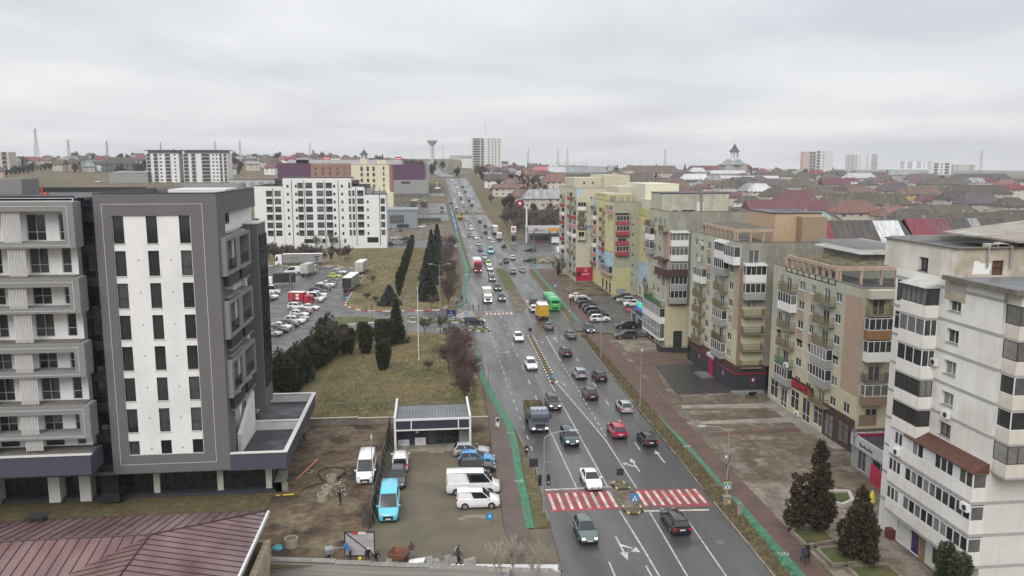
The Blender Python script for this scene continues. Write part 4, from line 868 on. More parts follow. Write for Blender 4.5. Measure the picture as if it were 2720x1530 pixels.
MB().box(44.3,57.2,148,155.6,25.2,28.8).build('penthouse',mat('cream_concrete',(0.45,0.44,0.35),0.9,0.12,0.7,streak=0.35,col2=(0.36,0.355,0.29),c2scale=0.3),b2); MB().box(44.2,57.3,147.9,155.7,28.8,28.95).build('penthouse_roof',ROOFM,b2); MB().box(51.0,52.4,147.9,148,25.2,27.2).build('roof_door',WPAR,b2); MB().box(51.6,52.0,147.6,148,25.3,29.2).build('flue',CONC,b2)
pw=Facade(b2,(44.3,155.6),WEST,7.6,25.7,28.8,GG,name='penthouse_wall'); pw.O.x=44.28; pw.win(3.3,26.0,1.6,1.15,2,0,FR_W,GL_O); pw.finish()
MB().box(46.2,46.7,146,147.6,25.2,25.7).box(48,50.3,147,147.6,25.2,25.75).build('roof_vent',DARK_M,b2)
# fence in front of that block
fn=thing('fence','low dark metal fence around the steps of the tall beige block','fence',(44,141,0),off=True)
for (a,b) in (((42.2,140.6),(47.6,139.6)),((42.2,140.6),(42.6,143.6))):
 q=MB()
 a3=Vector((a[0],a[1],.1)); b3_=Vector((b[0],b[1],.1)); L_=(b3_-a3).length
 for z in (.2,.65,1.15): q.rod(a3+Vector((0,0,z)),b3_+Vector((0,0,z)),.035,None,4)
 for i in range(int(L_/.25)+1): p=a3+(b3_-a3)*(i/int(L_/.25)); q.rod(p,p+Vector((0,0,1.2)),.02,None,4)
 q.build('fence_panel',DARK_M,fn)
 MB().prism([(a[0],a[1]),(b[0],b[1]),(b[0]+.12,b[1]+.12),(a[0]+.12,a[1]+.12)],.09,.95).build('infill_panel',DARK_M,fn)
# ---- single-storey shop wing with the coloured display
b2b=thing('shop_building','single-storey grey shop wing with bright green and blue display board','building',(43.9,160,0),off=True)
q=Facade(b2b,(43.9,168),WEST,12.2,0,3.2,GPAR); q.win(5.6,.2,3.6,2.5,1,.6,FR_D,GL_D,name='shop_window'); q.win(1.2,.2,3,2.5,2,.6,FR_D,GL_D,name='shop_window'); q.finish(); MB().box(44.2,55,156,168,2.9,3.15).build('roof',ROOFM,b2b); MB().box(54.7,55,156,168,0,3).build('rear_wall',GC,b2b)
d=q.mb('display_board',MB().box(5.3,11.7,-.35,-.1,3.3,6.4),DARK_M); q.mb('display_face',MB().box(5.4,11.6,-.37,-.35,4.2,6.3),mat('green_display',(0.05,0.55,0.42),0.4,0.5,1.2,emit=0.35),parent=d); q.mb('display_face',MB().poly([(5.4,-.38,4.2),(11.6,-.38,4.2),(11.6,-.38,4.9),(5.4,-.38,5.2)]),mat('blue_display',(0.05,0.12,0.42),0.4,0.4,1.2,emit=0.35),parent=d); q.mb('display_face',MB().poly([(8.2,-.385,4.3),(8.9,-.385,4.3),(8.6,-.385,5.2)]),mat('red_display',(0.5,0.03,0.06),0.4,0.1,1,emit=0.3),parent=d); q.mb('display_face',MB().poly([(5.4,-.385,5.7),(8.5,-.385,5.7),(8.0,-.385,6.25),(5.4,-.385,6.25)]),WHITE_M,parent=d)
q.mb('shop_sign',MB().box(5.9,9.8,-.12,-.02,2.5,3.25),mat('sky_blue_sign',(0.24,0.43,0.60),0.5,0.1,1))
# ---- yellow and blue blocks
YEL=mat('lemon_render',(0.52,0.475,0.25),0.9,0.07,0.8,streak=0.15,streakcol=(0.4,0.36,0.18)); BLU=mat('sky_blue_render',(0.34,0.47,0.58),0.9,0.06,0.8); CRM=mat('cream_yellow_render',(0.475,0.455,0.345),0.9,0.07,0.6,streak=0.2,streakcol=(0.42,0.4,0.24)); OLI=mat('olive_concrete',(0.315,0.31,0.235),0.9,0.12,0.6,streak=0.3); LIM=mat('lime_render',(0.40,0.42,0.16),0.9,0.06,1)
y2=thing('apartment_block','lemon and sky blue apartment block with red balcony parapets on its end wall','building',(48.8,219,0),off=True)
Y0=232; FLY=[22.0,19.35,16.7,14.05,11.4,8.75,6.1,3.4]
f=Facade(y2,(48.8,Y0),WEST,26,11,24.6,YEL); fl=Facade(y2,(48.8,Y0),WEST,26,5.2,11,BLU); fb=Facade(y2,(48.8,Y0),WEST,26,0,5.2,YEL)
for F_,zs in ((f,FLY[:4]),(fl,FLY[4:7]),(fb,FLY[7:])):
 for ya in (225.5,221.4,217.6,213.4,209.0): 
  for z in zs: F_.win(Y0-ya,z if F_ is not fb else 3.3,1.35,1.2 if F_ is not fb else 1.0,2,0,FR_W,GL_O)
stack(f,1.0,3.4,1.0,FLY[:4],'OWPG'); stack(fl,1.0,3.4,1.0,FLY[4:7],'WPR'); stack(f,12.0,3.4,1.0,FLY[:4],'OOOO'); stack(fl,12.0,3.4,1.0,FLY[4:7],'RO.'); stack(f,21,3.6,1.0,FLY[:1],'P'); closed_balcony(fl,12.5,5.3,13,1.2,2.4,.5,MT['pink_parapet'],FR_W,GL_O,12)
for u in (12.8,17.5,21.5): fb.win(u,.2,2.2,2.7,1,0,FR_B,GL_D,name='shop_window')
panel(f,0,3.6,19.5,24.4,BLU); f.finish(); fl.finish(); fb.finish()
s=Facade(y2,(48.8,206),SOUTH,14,0,24.6,OLI)
for z in FLY[1:5]: s.win(1.2,z-.2,2.2,1.3,2,0,FR_W,GL_O)
stack(s,.5,3.4,1.0,FLY[1:5],'RR.R'); open_balcony(s,.5,FLY[3]-.55,3.4,1.0,1.0,MT['red_parapet'],MT['red_parapet'],solid=True); s.mb('balcony_roof',MB().box(0.2,4.1,-1.1,0,0,.12),GPAR,0,0,21.8)
for i in range(7): s.win(5.0,2.6+2.65*i,.35,.5,1,0,FR_D,GL_D)
panel(s,0,4.6,0.0,7.4,mat('olive_yellow_render',(0.40,0.385,0.20),0.9,0.08,1)); panel(s,1.0,3.5,.3,1.7,mat('graffiti_paint',(0.22,0.23,0.30),0.7,0.6,5),'graffiti',.012); s.finish(); shell(y2,48.8,63,206,Y0,24.6,24,OLI)
pergola(y2,48.85,56,215,230,24.1,26.5,YEL,WPAR,7); MB().box(53,62,219,231,24,28.3).build('penthouse',CRM,y2)
y1=thing('apartment_block','cream yellow apartment block with red advertising banner at the foot of its end wall','building',(43.7,246,0),off=True)
Y0=262; f=Facade(y1,(43.7,Y0),WEST,30,0,27.5,CRM); FL1=[24.4,21.75,19.1,16.45,13.8,11.15,8.5,5.85,3.2]
for z in FL1:
 for u in (4,11,18,25.5): f.win(u,z,1.4,1.2,2,0,FR_W,GL_O)
stack(f,6,4,1.0,FL1,'ORWRGRWGG'); stack(f,19.5,4,1.0,FL1,'RORGWGOGG'); stack(f,26.5,3.3,1.0,FL1[:8],'OORPWGOG'); f.finish()
s=Facade(y1,(43.7,232),SOUTH,16,0,27.5,CRM)
for z in FL1: s.win(4.2,z-.1,.45,.6,1,0,FR_D,GL_D)
for z in FL1[1:5]: s.win(.6,z-.5,1.9,1.7,2,0,FR_W,GL_O)
stack(s,.25,2.5,1.0,FL1[1:5],'WOB.'); s.mb('window_bay',MB().box(.2,2.7,-.9,0,0,.3).box(.2,.6,-.9,0,.3,2.4).box(2.3,2.7,-.9,0,.3,2.4).box(.2,2.7,-.9,0,2.4,2.8),CRM,0,0,12.4); panel(s,2.7,4.9,15.7,16.7,mat('teal_render',(0.14,0.30,0.40),0.9,0.06,1)); panel(s,0,1.0,25.0,27.4,BLU)
bn=s.mb('banner',MB().box(.1,5.05,-.12,-.02,0.2,4.3),mat('red_banner',(0.36,0.012,0.04),0.5,0.08,1)); s.mb('banner_print',MB().box(1.9,3.9,-.13,-.12,2.15,2.35),WHITE_M,parent=bn); s.mb('banner_print',MB().box(2.6,3.4,-.13,-.12,3.0,3.1).box(2.6,2.66,-.13,-.12,3.1,3.8).box(3.34,3.4,-.13,-.12,3.1,3.8).box(2.6,3.4,-.13,-.12,3.8,3.86).box(2.9,3.1,-.13,-.12,3.35,3.55),WHITE_M,parent=bn); s.finish(); shell(y1,43.7,60,232,Y0,27.5,26.9,CRM)
MB().box(44.6,54,240,258,26.9,30.4).build('penthouse',CRM,y1); MB().box(53,61,238,258,26.9,31.2).build('penthouse',CRM,y1)
for x in (47.2,49.8): MB().box(x,x+.5,239.9,240,28.6,29.2).build('roof_window',GL_D,y1)
y3=thing('apartment_block','yellow block set back between the lemon block and the tall beige block with lime top','building',(55.5,190,0),off=True)
Y0=230; f=Facade(y3,(55.5,Y0),WEST,60,9.5,21.2,YEL); fl=Facade(y3,(55.5,Y0),WEST,60,3.0,9.5,BLU); fb=Facade(y3,(55.5,Y0),WEST,60,0,3.0,CRM); FL5=[18.6,15.95,13.3,10.6,8.0,5.4,3.1]
for z in FL5:
 F_=f if z>9.5 else fl
 for u in (22.5,27.5,31.0,36.5,41): F_.win(u,z,1.4,1.2 if z<9 or z>10 else 1.2,2,0,FR_W,GL_O)
for u in (20,25,30,35): fb.win(u,.4,2.4,2.2,2,.6,FR_W,GL_D,name='shop_window')
stack(f,17.5,3.8,1.0,FL5[:4],'OGWW'); stack(fl,17.5,3.8,1.0,FL5[4:],'WWP'); stack(f,32.6,3.2,1.0,FL5[:4],'WGOD'); stack(fl,32.6,3.2,1.0,FL5[4:],'.OW'); panel(f,16,22,17,21.2,BLU); panel(f,22.1,40,21.2,23.2,LIM); f.finish(); fl.finish(); fb.finish(); shell(y3,55.5,68,170,Y0,21.2,21,CRM)
MB().box(56,68,186,206,21,25.5).build('penthouse',CRM,y3); MB().box(57,66,206,226,21,29.3).build('penthouse',mat('pale_lemon_render',(0.56,0.55,0.43),0.9,0.05,1),y3)
pergola(y3,55.5,58,188,204,21.2,23.2,LIM,WPAR,5)
# ---- low hairdresser's shop between block and tower
hs=thing('shop_building','low grey hairdresser shop with giant scissors on its fascia','building',(48,80,0),off=True)
q=Facade(hs,(48,83.4),WEST,8.5,0.05,3.9,GPAR); q.win(1.3,.2,1.7,2.2,2,0,FR_G,GL_D,name='shop_window'); q.win(4.2,.9,3.2,1.5,2,0,FR_G,GL_D,name='shop_window'); q.finish(); q.mb('fascia',MB().box(0,8.5,-.18,0,2.6,3.95),mat('light_grey_fascia',(0.40,0.41,0.43),0.6,0.05,1)); MB().box(48.3,56,75,83.4,3.2,3.5).build('roof',ROOFM,hs); MB().box(48.3,56,83.1,83.4,0,3.9).build('rear_wall',GPAR,hs); MB().box(48.3,56,83.0,83.1,3.4,3.8).build('red_strip',RUBY,hs)
q.mb('lettering',MB().box(2.0,4.5,-.22,-.18,3.05,3.2).box(2.0,2.15,-.22,-.18,3.2,3.45).box(2.9,3.0,-.22,-.18,3.2,3.4).box(3.9,4.0,-.22,-.18,3.2,3.45),BLACK)
sc_=MB()
for sx in (-1,1):
 sc_.rod((.75+sx*.12,-.25,2.2),(.75-sx*.18,-.25,3.9),.06,.05,6)
 for k in range(10): t0,t1=k*.628,(k+1)*.628; sc_.rod((.75-sx*.3+.16*math.cos(t0),-.25,4.15+.3*math.sin(t0)),(.75-sx*.3+.16*math.cos(t1),-.25,4.15+.3*math.sin(t1)),.045,None,5)
q.mb('scissors_ornament',sc_,GREY_M)
bb=thing('billboard','red and white advertising board standing beside the low hairdresser shop','sign',(47.6,76.9,0),off=True); MB().prism([(47.55,78.6),(47.65,78.6),(47.15,75.2),(47.05,75.2)],.1,2.1).build('board',mat('red_board',(0.42,0.02,0.06),0.5,0.3,2),bb); MB().prism([(47.5,78.0),(47.52,78.0),(47.3,76.4),(47.28,76.4)],.9,1.8).build('board_print',WHITE_M,bb)
# ---------------------------------------------------------------- white tower block on the right edge
WT=mat('weathered_white_plaster',(0.70,0.69,0.66),0.9,0.07,0.5,bump=0.1,bscale=8,streak=0.28,streakcol=(0.36,0.34,0.29),col2=(0.62,0.60,0.56),c2scale=0.2)
WTD=mat('dirty_white_plaster',(0.62,0.60,0.55),0.9,0.10,0.5,streak=0.45,streakcol=(0.30,0.28,0.22),col2=(0.52,0.49,0.43),c2scale=0.35); BARE=mat('bare_plaster',(0.36,0.315,0.24),0.95,0.15,1.2,col2=(0.46,0.42,0.36),c2scale=0.5); BAND=mat('grey_band',(0.33,0.325,0.315),0.9,0.1,1,streak=0.2); TILE=mat('brown_roof_tile',(0.10,0.042,0.028),0.7,0.2,2); SOUTHW=mat('south_plaster',(0.56,0.55,0.525),0.9,0.06,0.6,bump=0.15,bscale=14,streak=0.12)
tw=thing('apartment_tower','weathered white apartment tower with glazed balconies and grey floor bands','building',(42.3,61,0),off=True)
FT=[3.15+2.62*k for k in range(9)]          # floor bands
wl=Facade(tw,(42.3,68.0),WEST,13.8,0.1,24.9,WT)
for z in FT: wl.mb('floor_band',MB().box(0,2.65,-.03,0,-.12,.12),BAND,0,0,z); wl.mb('floor_band',MB().box(6.45,13.8,-.03,0,-.12,.12),BAND,0,0,z)
yA=[PX('H',680,180,42.3).y,PX('H',770,180,42.3).y]; uA=68-max(yA); wA=abs(yA[0]-yA[1])
for k in range(3,8):
 z=FT[k]+.85; wl.win(uA,z,wA,1.15,2,0,FR_B if k==3 else FR_W,GL_O,depth=.3,sill=BAND)
wl.win(.35,FT[7]+.5,2.0,1.9,4,.7,FR_BLK,GL_D,depth=.06); wl.win(.2,FT[6]+.5,2.0,1.7,2,.75,FR_W,GL_O,depth=.06)
wl.win(3.0,.15,1.1,2.2,1,0,FR_W,WPAR,name='entrance_door'); wl.win(5.0,.1,1.3,2.6,1,0,FR_W,mat('purple_glass',(0.05,0.03,0.12),0.2,0.3,1),name='shop_door'); wl.win(8.0,.5,2.6,2.0,2,.75,FR_W,GL_D,name='shop_window'); wl.mb('brick_pilaster',MB().box(6.5,7.2,-.1,0,.1,2.8),mat('brown_tile_cladding',(0.26,0.17,0.10),0.8,0.2,4)); wl.mb('red_box',MB().box(2.1,2.9,-.6,-.05,.1,1.0),mat('maroon_metal',(0.12,0.02,0.022),0.5,0.1,2))
ac_unit(wl,3.6,FT[3]+.1-2.4,o=1.12); ac_unit(wl,uA+.6,FT[4]-.1); ac_unit(wl,6.1,FT[5]+1.2)
wl.finish()
# glazed balcony column
sty=[('metal',FT[7]),('W',FT[6]),('W',FT[5]),('metal',FT[4]),('B',FT[3])]
for c,z in sty:
 fr,gl,n=(FR_BLK,GL_O,5) if c=='metal' else ((FR_B,GL_O,4) if c=='B' else (FR_W,GL_O,3))
 closed_balcony(wl,2.75,z-.05,3.6,1.15,2.5,1.05,WT,fr,gl,n,roofm=CANO if z==FT[7] else None,slabm=BAND,nt=.7 if c=='metal' else 0,ns=2)
# long ribbon balconies of the lower floors
for i,z in enumerate((FT[0],FT[1],FT[2])):
 b=wl.mb('ribbon_balcony',MB().box(2.7,13.8,-1.15,0,-.15,.12,1).box(2.7,13.8,-1.15,-1.05,.12,1.15).box(2.7,2.8,-1.05,0,.12,1.15).box(13.7,13.8,-1.05,0,.12,1.15),[WT,BAND],0,0,z)
 xs=[3.0,4.6] if i<2 else [3.0,5.2]
 fr=MB(); 
 for (a,e_,n) in ((2.75,4.6,3),(5.2,13.78,10 if i<2 else 11)):
  fr.box(a,e_,-1.14,-1.06,1.15,1.23); fr.box(a,e_,-1.14,-1.06,2.3,2.38)
  for k in range(n+1): x=a+(e_-a-.09)*k/n; fr.box(x,x+.09,-1.145,-1.055,1.23,2.3)
 fr.box(13.72,13.79,-1.05,0,1.15,1.23); fr.box(13.72,13.79,-1.05,0,2.3,2.38); fr.box(13.72,13.79,-.08,0,1.23,2.3)
 wl.mb('glazing_frame',fr,FR_W,0,0,z,b)
 for (a,e_,n) in ((2.8,4.55,3),(5.25,13.75,10 if i<2 else 11)):
  for k in range(n): x0=a+(e_-a)*k/n; wl.mb('pane',MB().quad((x0,-1.1,1.2),(x0+(e_-a)/n,-1.1,1.2),(x0+(e_-a)/n,-1.1,2.32),(x0,-1.1,2.32)),GL_O if not (i==2 and k in (0,3,4,8)) else mat('white_louvre',(0.55,0.57,0.56),0.7,0.1,8,stretch=(0.1,0.1,8)),0,0,z,b)
 wl.mb('pane',MB().quad((13.75,-1.1,1.2),(13.75,0,1.2),(13.75,0,2.32),(13.75,-1.1,2.32)),GL_C,0,0,z,b); wl.mb('infill',MB().box(4.6,5.2,-1.12,-1.06,1.15,2.38),WT,0,0,z,b)
rt=wl.mb('balcony_roof',MB().prism([(4.9,-1.35),(13.95,-1.35),(13.95,0),(4.9,0)],0,[.1,.1,.75,.75]),TILE,0,0,FT[2]+2.4)
for k in range(24): x=5.1+8.7*k/23; wl.mb('roof_rib',MB().poly([(x,-1.37,.1),(x+.1,-1.37,.1),(x+.1,0,.79),(x,0,.79)]),mat('dark_tile_rib',(0.075,0.032,0.022),0.7,0.2,2),0,0,FT[2]+2.4,rt)  # ribs in a darker brown than the tile roof
ac_unit(wl,13.0,FT[2]-.7,o=1.16)
# south wall with corner bays
sw=Facade(tw,(42.3,54.2),SOUTH,18,0.1,24.9,SOUTHW)
for z in FT: sw.mb('floor_band',MB().box(-1.0 if z<9 else 0,18,-.03,0,-.12,.12),BAND,0,0,z)
sw.finish()
for k in range(3,8):
 z=FT[k]; fr,gl,n=((FR_BLK,GL_C,9) if k in (3,7) else ((FR_B,GL_C,8) if k==6 else (FR_W,GL_O,6)))
 closed_balcony(sw,.25,z-.05,7.5,1.5,2.5,1.05,WTD,fr,gl,n,slabm=BAND,ns=1 if k!=7 else 2)
sw.mb('bay_top',MB().box(.25,7.75,-1.5,0,FT[7]+2.45,24.85),WTD); sw.mb('bare_patch',MB().box(4.2,8.5,-1.52,-1.5,FT[7]+2.6,24.8),BARE); sw.mb('bare_patch',MB().box(7.8,12,-.02,0,19,24.8),BARE)
MB().box(41.9,60,52.3,60.6,24.9,25.05).build('lower_roof',mat('sheet_roof',(0.17,0.185,0.20),0.45,0.2,0.6,metal=0.2),tw); MB().box(41.7,42.1,52.2,60.7,24.85,25.2).box(42.1,60,52.2,52.5,24.85,25.2).build('roof_edge',CONC_D,tw)
wl.mb('bare_patch',MB().box(7.0,9.6,-.015,-.002,23.2,24.8),BARE)
# roof storey
ph=Facade(tw,(42.3,70.0),WEST,10.0,24.9,27.4,WTD,name='roof_storey_wall'); ph.win(3.6+1.6,25.1,1.3,1.15,2,0,FR_D,GL_D,depth=.35,sill=CONC_D); ph.finish()
ps=Facade(tw,(42.3,60.0),SOUTH,14,24.9,27.4,BARE,name='roof_storey_wall'); ps.win(3.2,25.2,1.0,1.2,1,.5,FR_B,mat('old_wood',(0.10,0.045,0.03),0.8,0.3,3),depth=.2); ps.finish()
for u in (2.7,4.7): ps.mb('drain_pipe',MB().rod((u,-.12,25.9),(u,-.12,27.6),.1,None,8),GPAR)
ps.mb('plaster_patch',MB().poly([(1.5,-.012,25.3),(3.0,-.012,25.3),(3.1,-.012,26.2),(2.2,-.012,26.2),(2.0,-.012,26.4),(1.6,-.012,26.4)]),WT)
MB().box(42.6,56,60.3,70,26.9,27.1).build('roof',ROOFM,tw); MB().box(42.1,42.6,59.8,70,27.4,27.5).box(42.6,56,59.8,60.3,27.4,27.5).build('roof_edge',CONC_D,tw); MB().box(42.6,56,69.7,70,27.0,27.6).build('parapet',GPAR,tw)
rs=MB().prism([(47,59.2),(60,59.2),(60,69),(47,69)],27.9,[28.05,29.6,29.6,28.05]); rs.build('sheet_roof',mat('rusty_sheet',(0.33,0.315,0.28),0.6,0.2,0.8,col2=(0.27,0.23,0.19),c2scale=0.3),tw)
for i in range(9):
 y=59.4+1.15*i; q=MB(); q.v=[(47,y,28.1),(47,y+.1,28.1),(60,y+.1,29.66),(60,y,29.66)]; q.f=[(0,1,2,3)]; q.m=[0]; q.build('roof_seam',CONC_D,tw)
for x in (47.4,49.6,53): MB().rod((x,60.2,27.1),(x,60.2,28.1),.06,None,6).build('roof_post',DARK_M,tw)
MB().box(56,60,60,70,24.9,28).build('roof_house',BARE,tw); MB().rod((48.6,60.4,27.1),(48.6,60.4,30.2),.025,None,5).build('antenna_mast',GREY_M,tw)
for k in range(14): random.seed(k); a=random.uniform(0,3); MB().box(45+a,45.5+a,60.6,61.2,27.1+random.random()*.3,27.4+random.random()*.4).build('rubble_block',BARE,tw)
MB().box(42.5,44.2,66.6,68.2,23.9,25.0).build('mossy_parapet',mat('mossy_yellow',(0.42,0.37,0.13),0.9,0.3,2),tw)
# ---------------------------------------------------------------- brown metal roof building, bottom left
BRN=mat('maroon_sheet_metal',(0.185,0.118,0.118),0.30,0.1,0.5,rvar=0.16,spec=0.6,col2=(0.095,0.050,0.052),c2scale=0.3,c2pos=(0.4,0.65),stretch=(1,0.35,1)); BRS=mat('maroon_seam',(0.045,0.018,0.02),0.45,0.1,1); STONE=mat('beige_block_wall',(0.40,0.34,0.24),0.9,0.12,2,col2=(0.30,0.255,0.18),c2scale=0.6)
br=thing('metal_roof_building','low building with wet maroon standing-seam metal roof beside the new apartment building','building',(-24,62,-4.5),off=True)
ze,zr_=4.0,5.5; pr=G('d',1430,610,zr_); pc=G('d',2545,378,ze)
XE,YN=pc.x,pc.y; XR,YR=pr.x,pr.y; YS=30.0; XW=-75.0; xv=2*XR-XE; yv=2*YR-YN
MB().poly([(XW,YN,ze),(XW,YR,zr_),(XR,YR,zr_),(XE,YN,ze)][::-1]).build('roof_slope',BRN,br)
MB().poly([(XE,YN,ze),(XR,YR,zr_),(XR,YS,zr_),(XE,YS,ze)][::-1]).build('roof_slope',BRN,br)
MB().poly([(XW,YR,zr_),(XW,yv,ze),(xv,yv,ze),(XR,YR,zr_)][::-1]).build('roof_slope',BRN,br); MB().poly([(XR,YR,zr_),(xv,yv,ze),(xv,YS,ze),(XR,YS,zr_)][::-1]).build('roof_slope',BRN,br)
def seam(a,b,w=0.035,h=0.045):
 a=Vector(a); b=Vector(b); d=(b-a).normalized(); n=Vector((-d.y,d.x,0)).normalized()*w; u=Vector((0,0,h))
 m=MB(); m.v=[tuple(p) for p in (a-n,a+n,a+n+u,a-n+u,b-n,b+n,b+n+u,b-n+u)]; m.f=[(0,1,2,3),(4,7,6,5),(0,3,7,4),(1,5,6,2),(3,2,6,7)]; m.m=[0]*5; m.build('roof_seam',BRS,br)
zat=lambda d_,run: ze+(zr_-ze)*d_/run
runY=YN-YR; runX=XE-XR
x=XR-.3
k=0
while x>XW+20:
 if k%1==0: seam((x,YN,ze),(x,YR,zr_)); seam((x,YR,zr_),(x,max(yv,YR-(XR-x)*runY/runX),zr_-(zr_-ze)*min(1,(XR-x)/runX)))
 x-=.82; k+=1
x=XR+.3
while x<XE-.2: t=(x-XR)/runX; seam((x,YN,ze),(x,YR+t*runY,zr_-t*(zr_-ze))); x+=.82
y=YN-.4
while y>50:
 t=max(0,(y-YR)/runY); seam((XE,y,ze),(XR+t*runX,y,zr_-t*(zr_-ze)))
 if y<YR-.3: t2=min(1,(YR-y)/runY); seam((XR,y,zr_),(XR-t2*runX,y,zr_-t2*(zr_-ze)))
 y-=.82
for a,b in (((XW,YR,zr_),(XR,YR,zr_)),((XR,YR,zr_),(XE,YN,ze)),((XR,YR,zr_),(XR,YS,zr_))): MB().rod(Vector(a)+Vector((0,0,.03)),Vector(b)+Vector((0,0,.03)),.07,None,6).build('ridge_cap',BRS,br)
MB().box(XE-.02,XE+.16,YS,YN,ze-.32,ze+.02).build('gutter',WHITE_M,br); MB().box(XW,XE-.8,YS,YN-.8,-4.5,ze-.05).build('wall',CONC,br); MB().rod((XE+.05,50.5,-3),(XE+.05,50.5,ze-.3),.06,None,6).build('downpipe',WHITE_M,br); MB().box(XW,XE,YN-.06,YN+.1,ze-.25,ze+.01).build('gutter',BRS,br)
rv=thing('roof_skylight','small dark roof cowl standing at the eave of the maroon metal roof','roof vent',(-33.4,YN-.1,ze-.2),off=False); MB().prism([(-.6,-.5),(.6,-.5),(.6,.5),(-.6,.5)],-.2,[.6,.6,.35,.35]).build('cowl',DARK_M,rv); MB().prism([(-.75,-.65),(.75,-.65),(.75,.65),(-.75,.65)],.62,.7).build('cap',BLACK,rv)
# stone boundary wall and retaining wall of hollow blocks
sw_=thing('stone_wall','beige block wall beside the eave of the maroon metal roof','wall',(-13.9,60,-4.5),off=True)
hw=PY('W',135,960,67.0).z
MB().box(-14.25,-13.85,45,67.2,-4.5,hw).build('wall_core',STONE,sw_); MB().box(-18,-14.25,66.8,67.2,-4.5,hw-.003).build('wall_return',STONE,sw_)
for r_ in range(7):
 for k in range(18):
  yb=67.1-k*.85-(.4 if r_%2 else 0)
  MB().box(-13.87,-13.8,yb-.8,yb-.02,hw-.36*(r_+1)+.02,hw-.36*r_-.01).build('stone_block',STONE,sw_)
for k in range(18): MB().box(-14.3,-13.78,66.9-k*.85-.8,66.9-k*.85-.03,hw,hw+.12).build('coping_stone',STONE,sw_)
BLKW=mat('hollow_block',(0.34,0.33,0.31),0.9,0.1,2,rnd=0.12); COURSE=mat('block_courses',(0.27,0.262,0.245),0.9,0.2,0.6,stretch=(0.3,0.3,9),bump=0.5,bscale=6)
rw=thing('retaining_wall','long grey retaining wall of hollow concrete blocks along the courtyard','wall',(-1,65.5,-4.5),off=True)
wx=lambda x: 67.05+(64.05-67.05)*(x+13.85)/18.2
MB().prism([(-13.85,wx(-13.85)-.35),(11,wx(11)-.35),(11,wx(11)-.01),(-13.85,wx(-13.85)-.01)],-4.5,0.02).build('wall_body',COURSE,rw)
hb=MB().box(-.24,.24,-.17,.17,0,.06)
for (a,b) in ((-.24,-.19),(-.025,.025),(.19,.24)): hb.box(a,b,-.17,.17,.06,.22)
hb.box(-.19,.19,-.17,-.12,.06,.22); hb.box(-.19,.19,.12,.17,.06,.22); hbm=hb.mesh('hollow_block',BLKW)
n=0; x=-13.5
while x<10.4:
 step=0.34 if x<-8.2 else (0.24 if x<-5.2 else (0.16 if x<.0 else (.08 if x<5 else 0.02)))
 obj('hollow_block',hbm,rw,loc=(x,wx(x)-.19,step-.05),rz=math.atan2(-3.0,18.2)); x+=.5
low=MB().poly([(-75,20,-4.5),(11,20,-4.5),(11,wx(11),-4.5),(-13.8,67,-4.5),(-75,67,-4.5)]).build('lower_ground',DIRT); struct(low)
MB().prism([(10.85,20),(11.02,20),(11.02,64.1),(10.85,64.1)],-4.5,0.02).build('road_edge_wall',CONC_D,road)
# ---------------------------------------------------------------- small navy pavilion
NAVY=mat('navy_cladding',(0.022,0.026,0.040),0.6,0.1,2); ZINC=mat('grey_standing_seam',(0.145,0.155,0.165),0.38,0.15,0.6,rvar=0.12)
kx=thing('pavilion','small navy pavilion with grey standing-seam roof and white frame','building',(0.3,97,0),off=True)
MB().box(-4.25,-4.0,93.3,101.6,0,4.2).build('side_fin',WHITE_M,kx); MB().box(4.75,5.0,93.3,101.6,0,4.2).build('side_fin',WHITE_M,kx)
rf=MB().poly([(-4.0,93.5,3.85),(4.75,93.5,3.85),(4.75,101.6,3.25),(-4.0,101.6,3.25)]).build('roof',ZINC,kx)
for i in range(25): x=-3.9+8.55*i/24; q=MB(); q.v=[(x,93.5,3.86),(x+.05,93.5,3.86),(x+.05,101.6,3.26),(x,101.6,3.26),(x,93.5,3.94),(x+.05,93.5,3.94),(x+.05,101.6,3.34),(x,101.6,3.34)]; q.f=[(4,5,6,7),(0,1,5,4),(1,2,6,5),(3,0,4,7)]; q.m=[0]*4; q.build('roof_seam',BLACK if False else mat('zinc_seam',(0.06,0.065,0.07),0.5,0.1,1),rf)
MB().box(-4.0,4.75,93.3,93.5,3.78,4.0).box(-4.0,4.75,93.3,93.45,2.55,2.7).box(-2.25,-2.12,93.3,93.45,2.7,3.78).box(3.4,3.53,93.3,93.45,2.7,3.78).build('front_frame',WHITE_M,kx)
for a,b in ((-4.0,-2.25),(-2.12,3.4),(3.53,4.75)): MB().box(a,b,93.4,93.5,2.7,3.78).build('fascia_panel',NAVY,kx)
kf=Facade(kx,(-4.0,95.2),SOUTH,7.6,.12,3.7,NAVY)
for u,w in ((3.8,.95),(4.85,.95),(5.9,1.65)): kf.win(u,.15,w,2.3,1,.28,FR_D,GL_D,depth=.08,name='glazed_door' if w<1 else 'window')
kf.finish(); MB().box(3.6,4.74,95.2,101.3,.1,3.2).build('side_wall',GPAR,kx); MB().box(-4,4.7,101.3,101.55,0,3.3).build('rear_wall',NAVY,kx); MB().box(-4.25,5.0,92.9,95.2,0,.14).build('porch',CONC,kx); MB().box(-.2,1.6,92.4,92.9,0,.1).build('step',CONC,kx)
for x,w,h,z in ((-3.9,1.4,.75,.14),(-1.8,1.3,.95,.14)):
 t=thing('leaning_panel','white panel leaning on the porch of the navy pavilion' if x<-3 else 'white framed board leaning on the porch beside the pavilion door','panel',(x,94.95,z)); MB().box(0,w,0,.06,0,h).build('panel',WHITE_M,t); MB().box(.1,w-.1,-.02,0,.1,h-.1).build('panel_face',mat('pale_panel',(0.5,0.5,0.5),0.6,0.15,3),t)
kf.mb('notice',MB().box(2.3,2.65,-.03,0,1.6,1.9),WHITE_M)
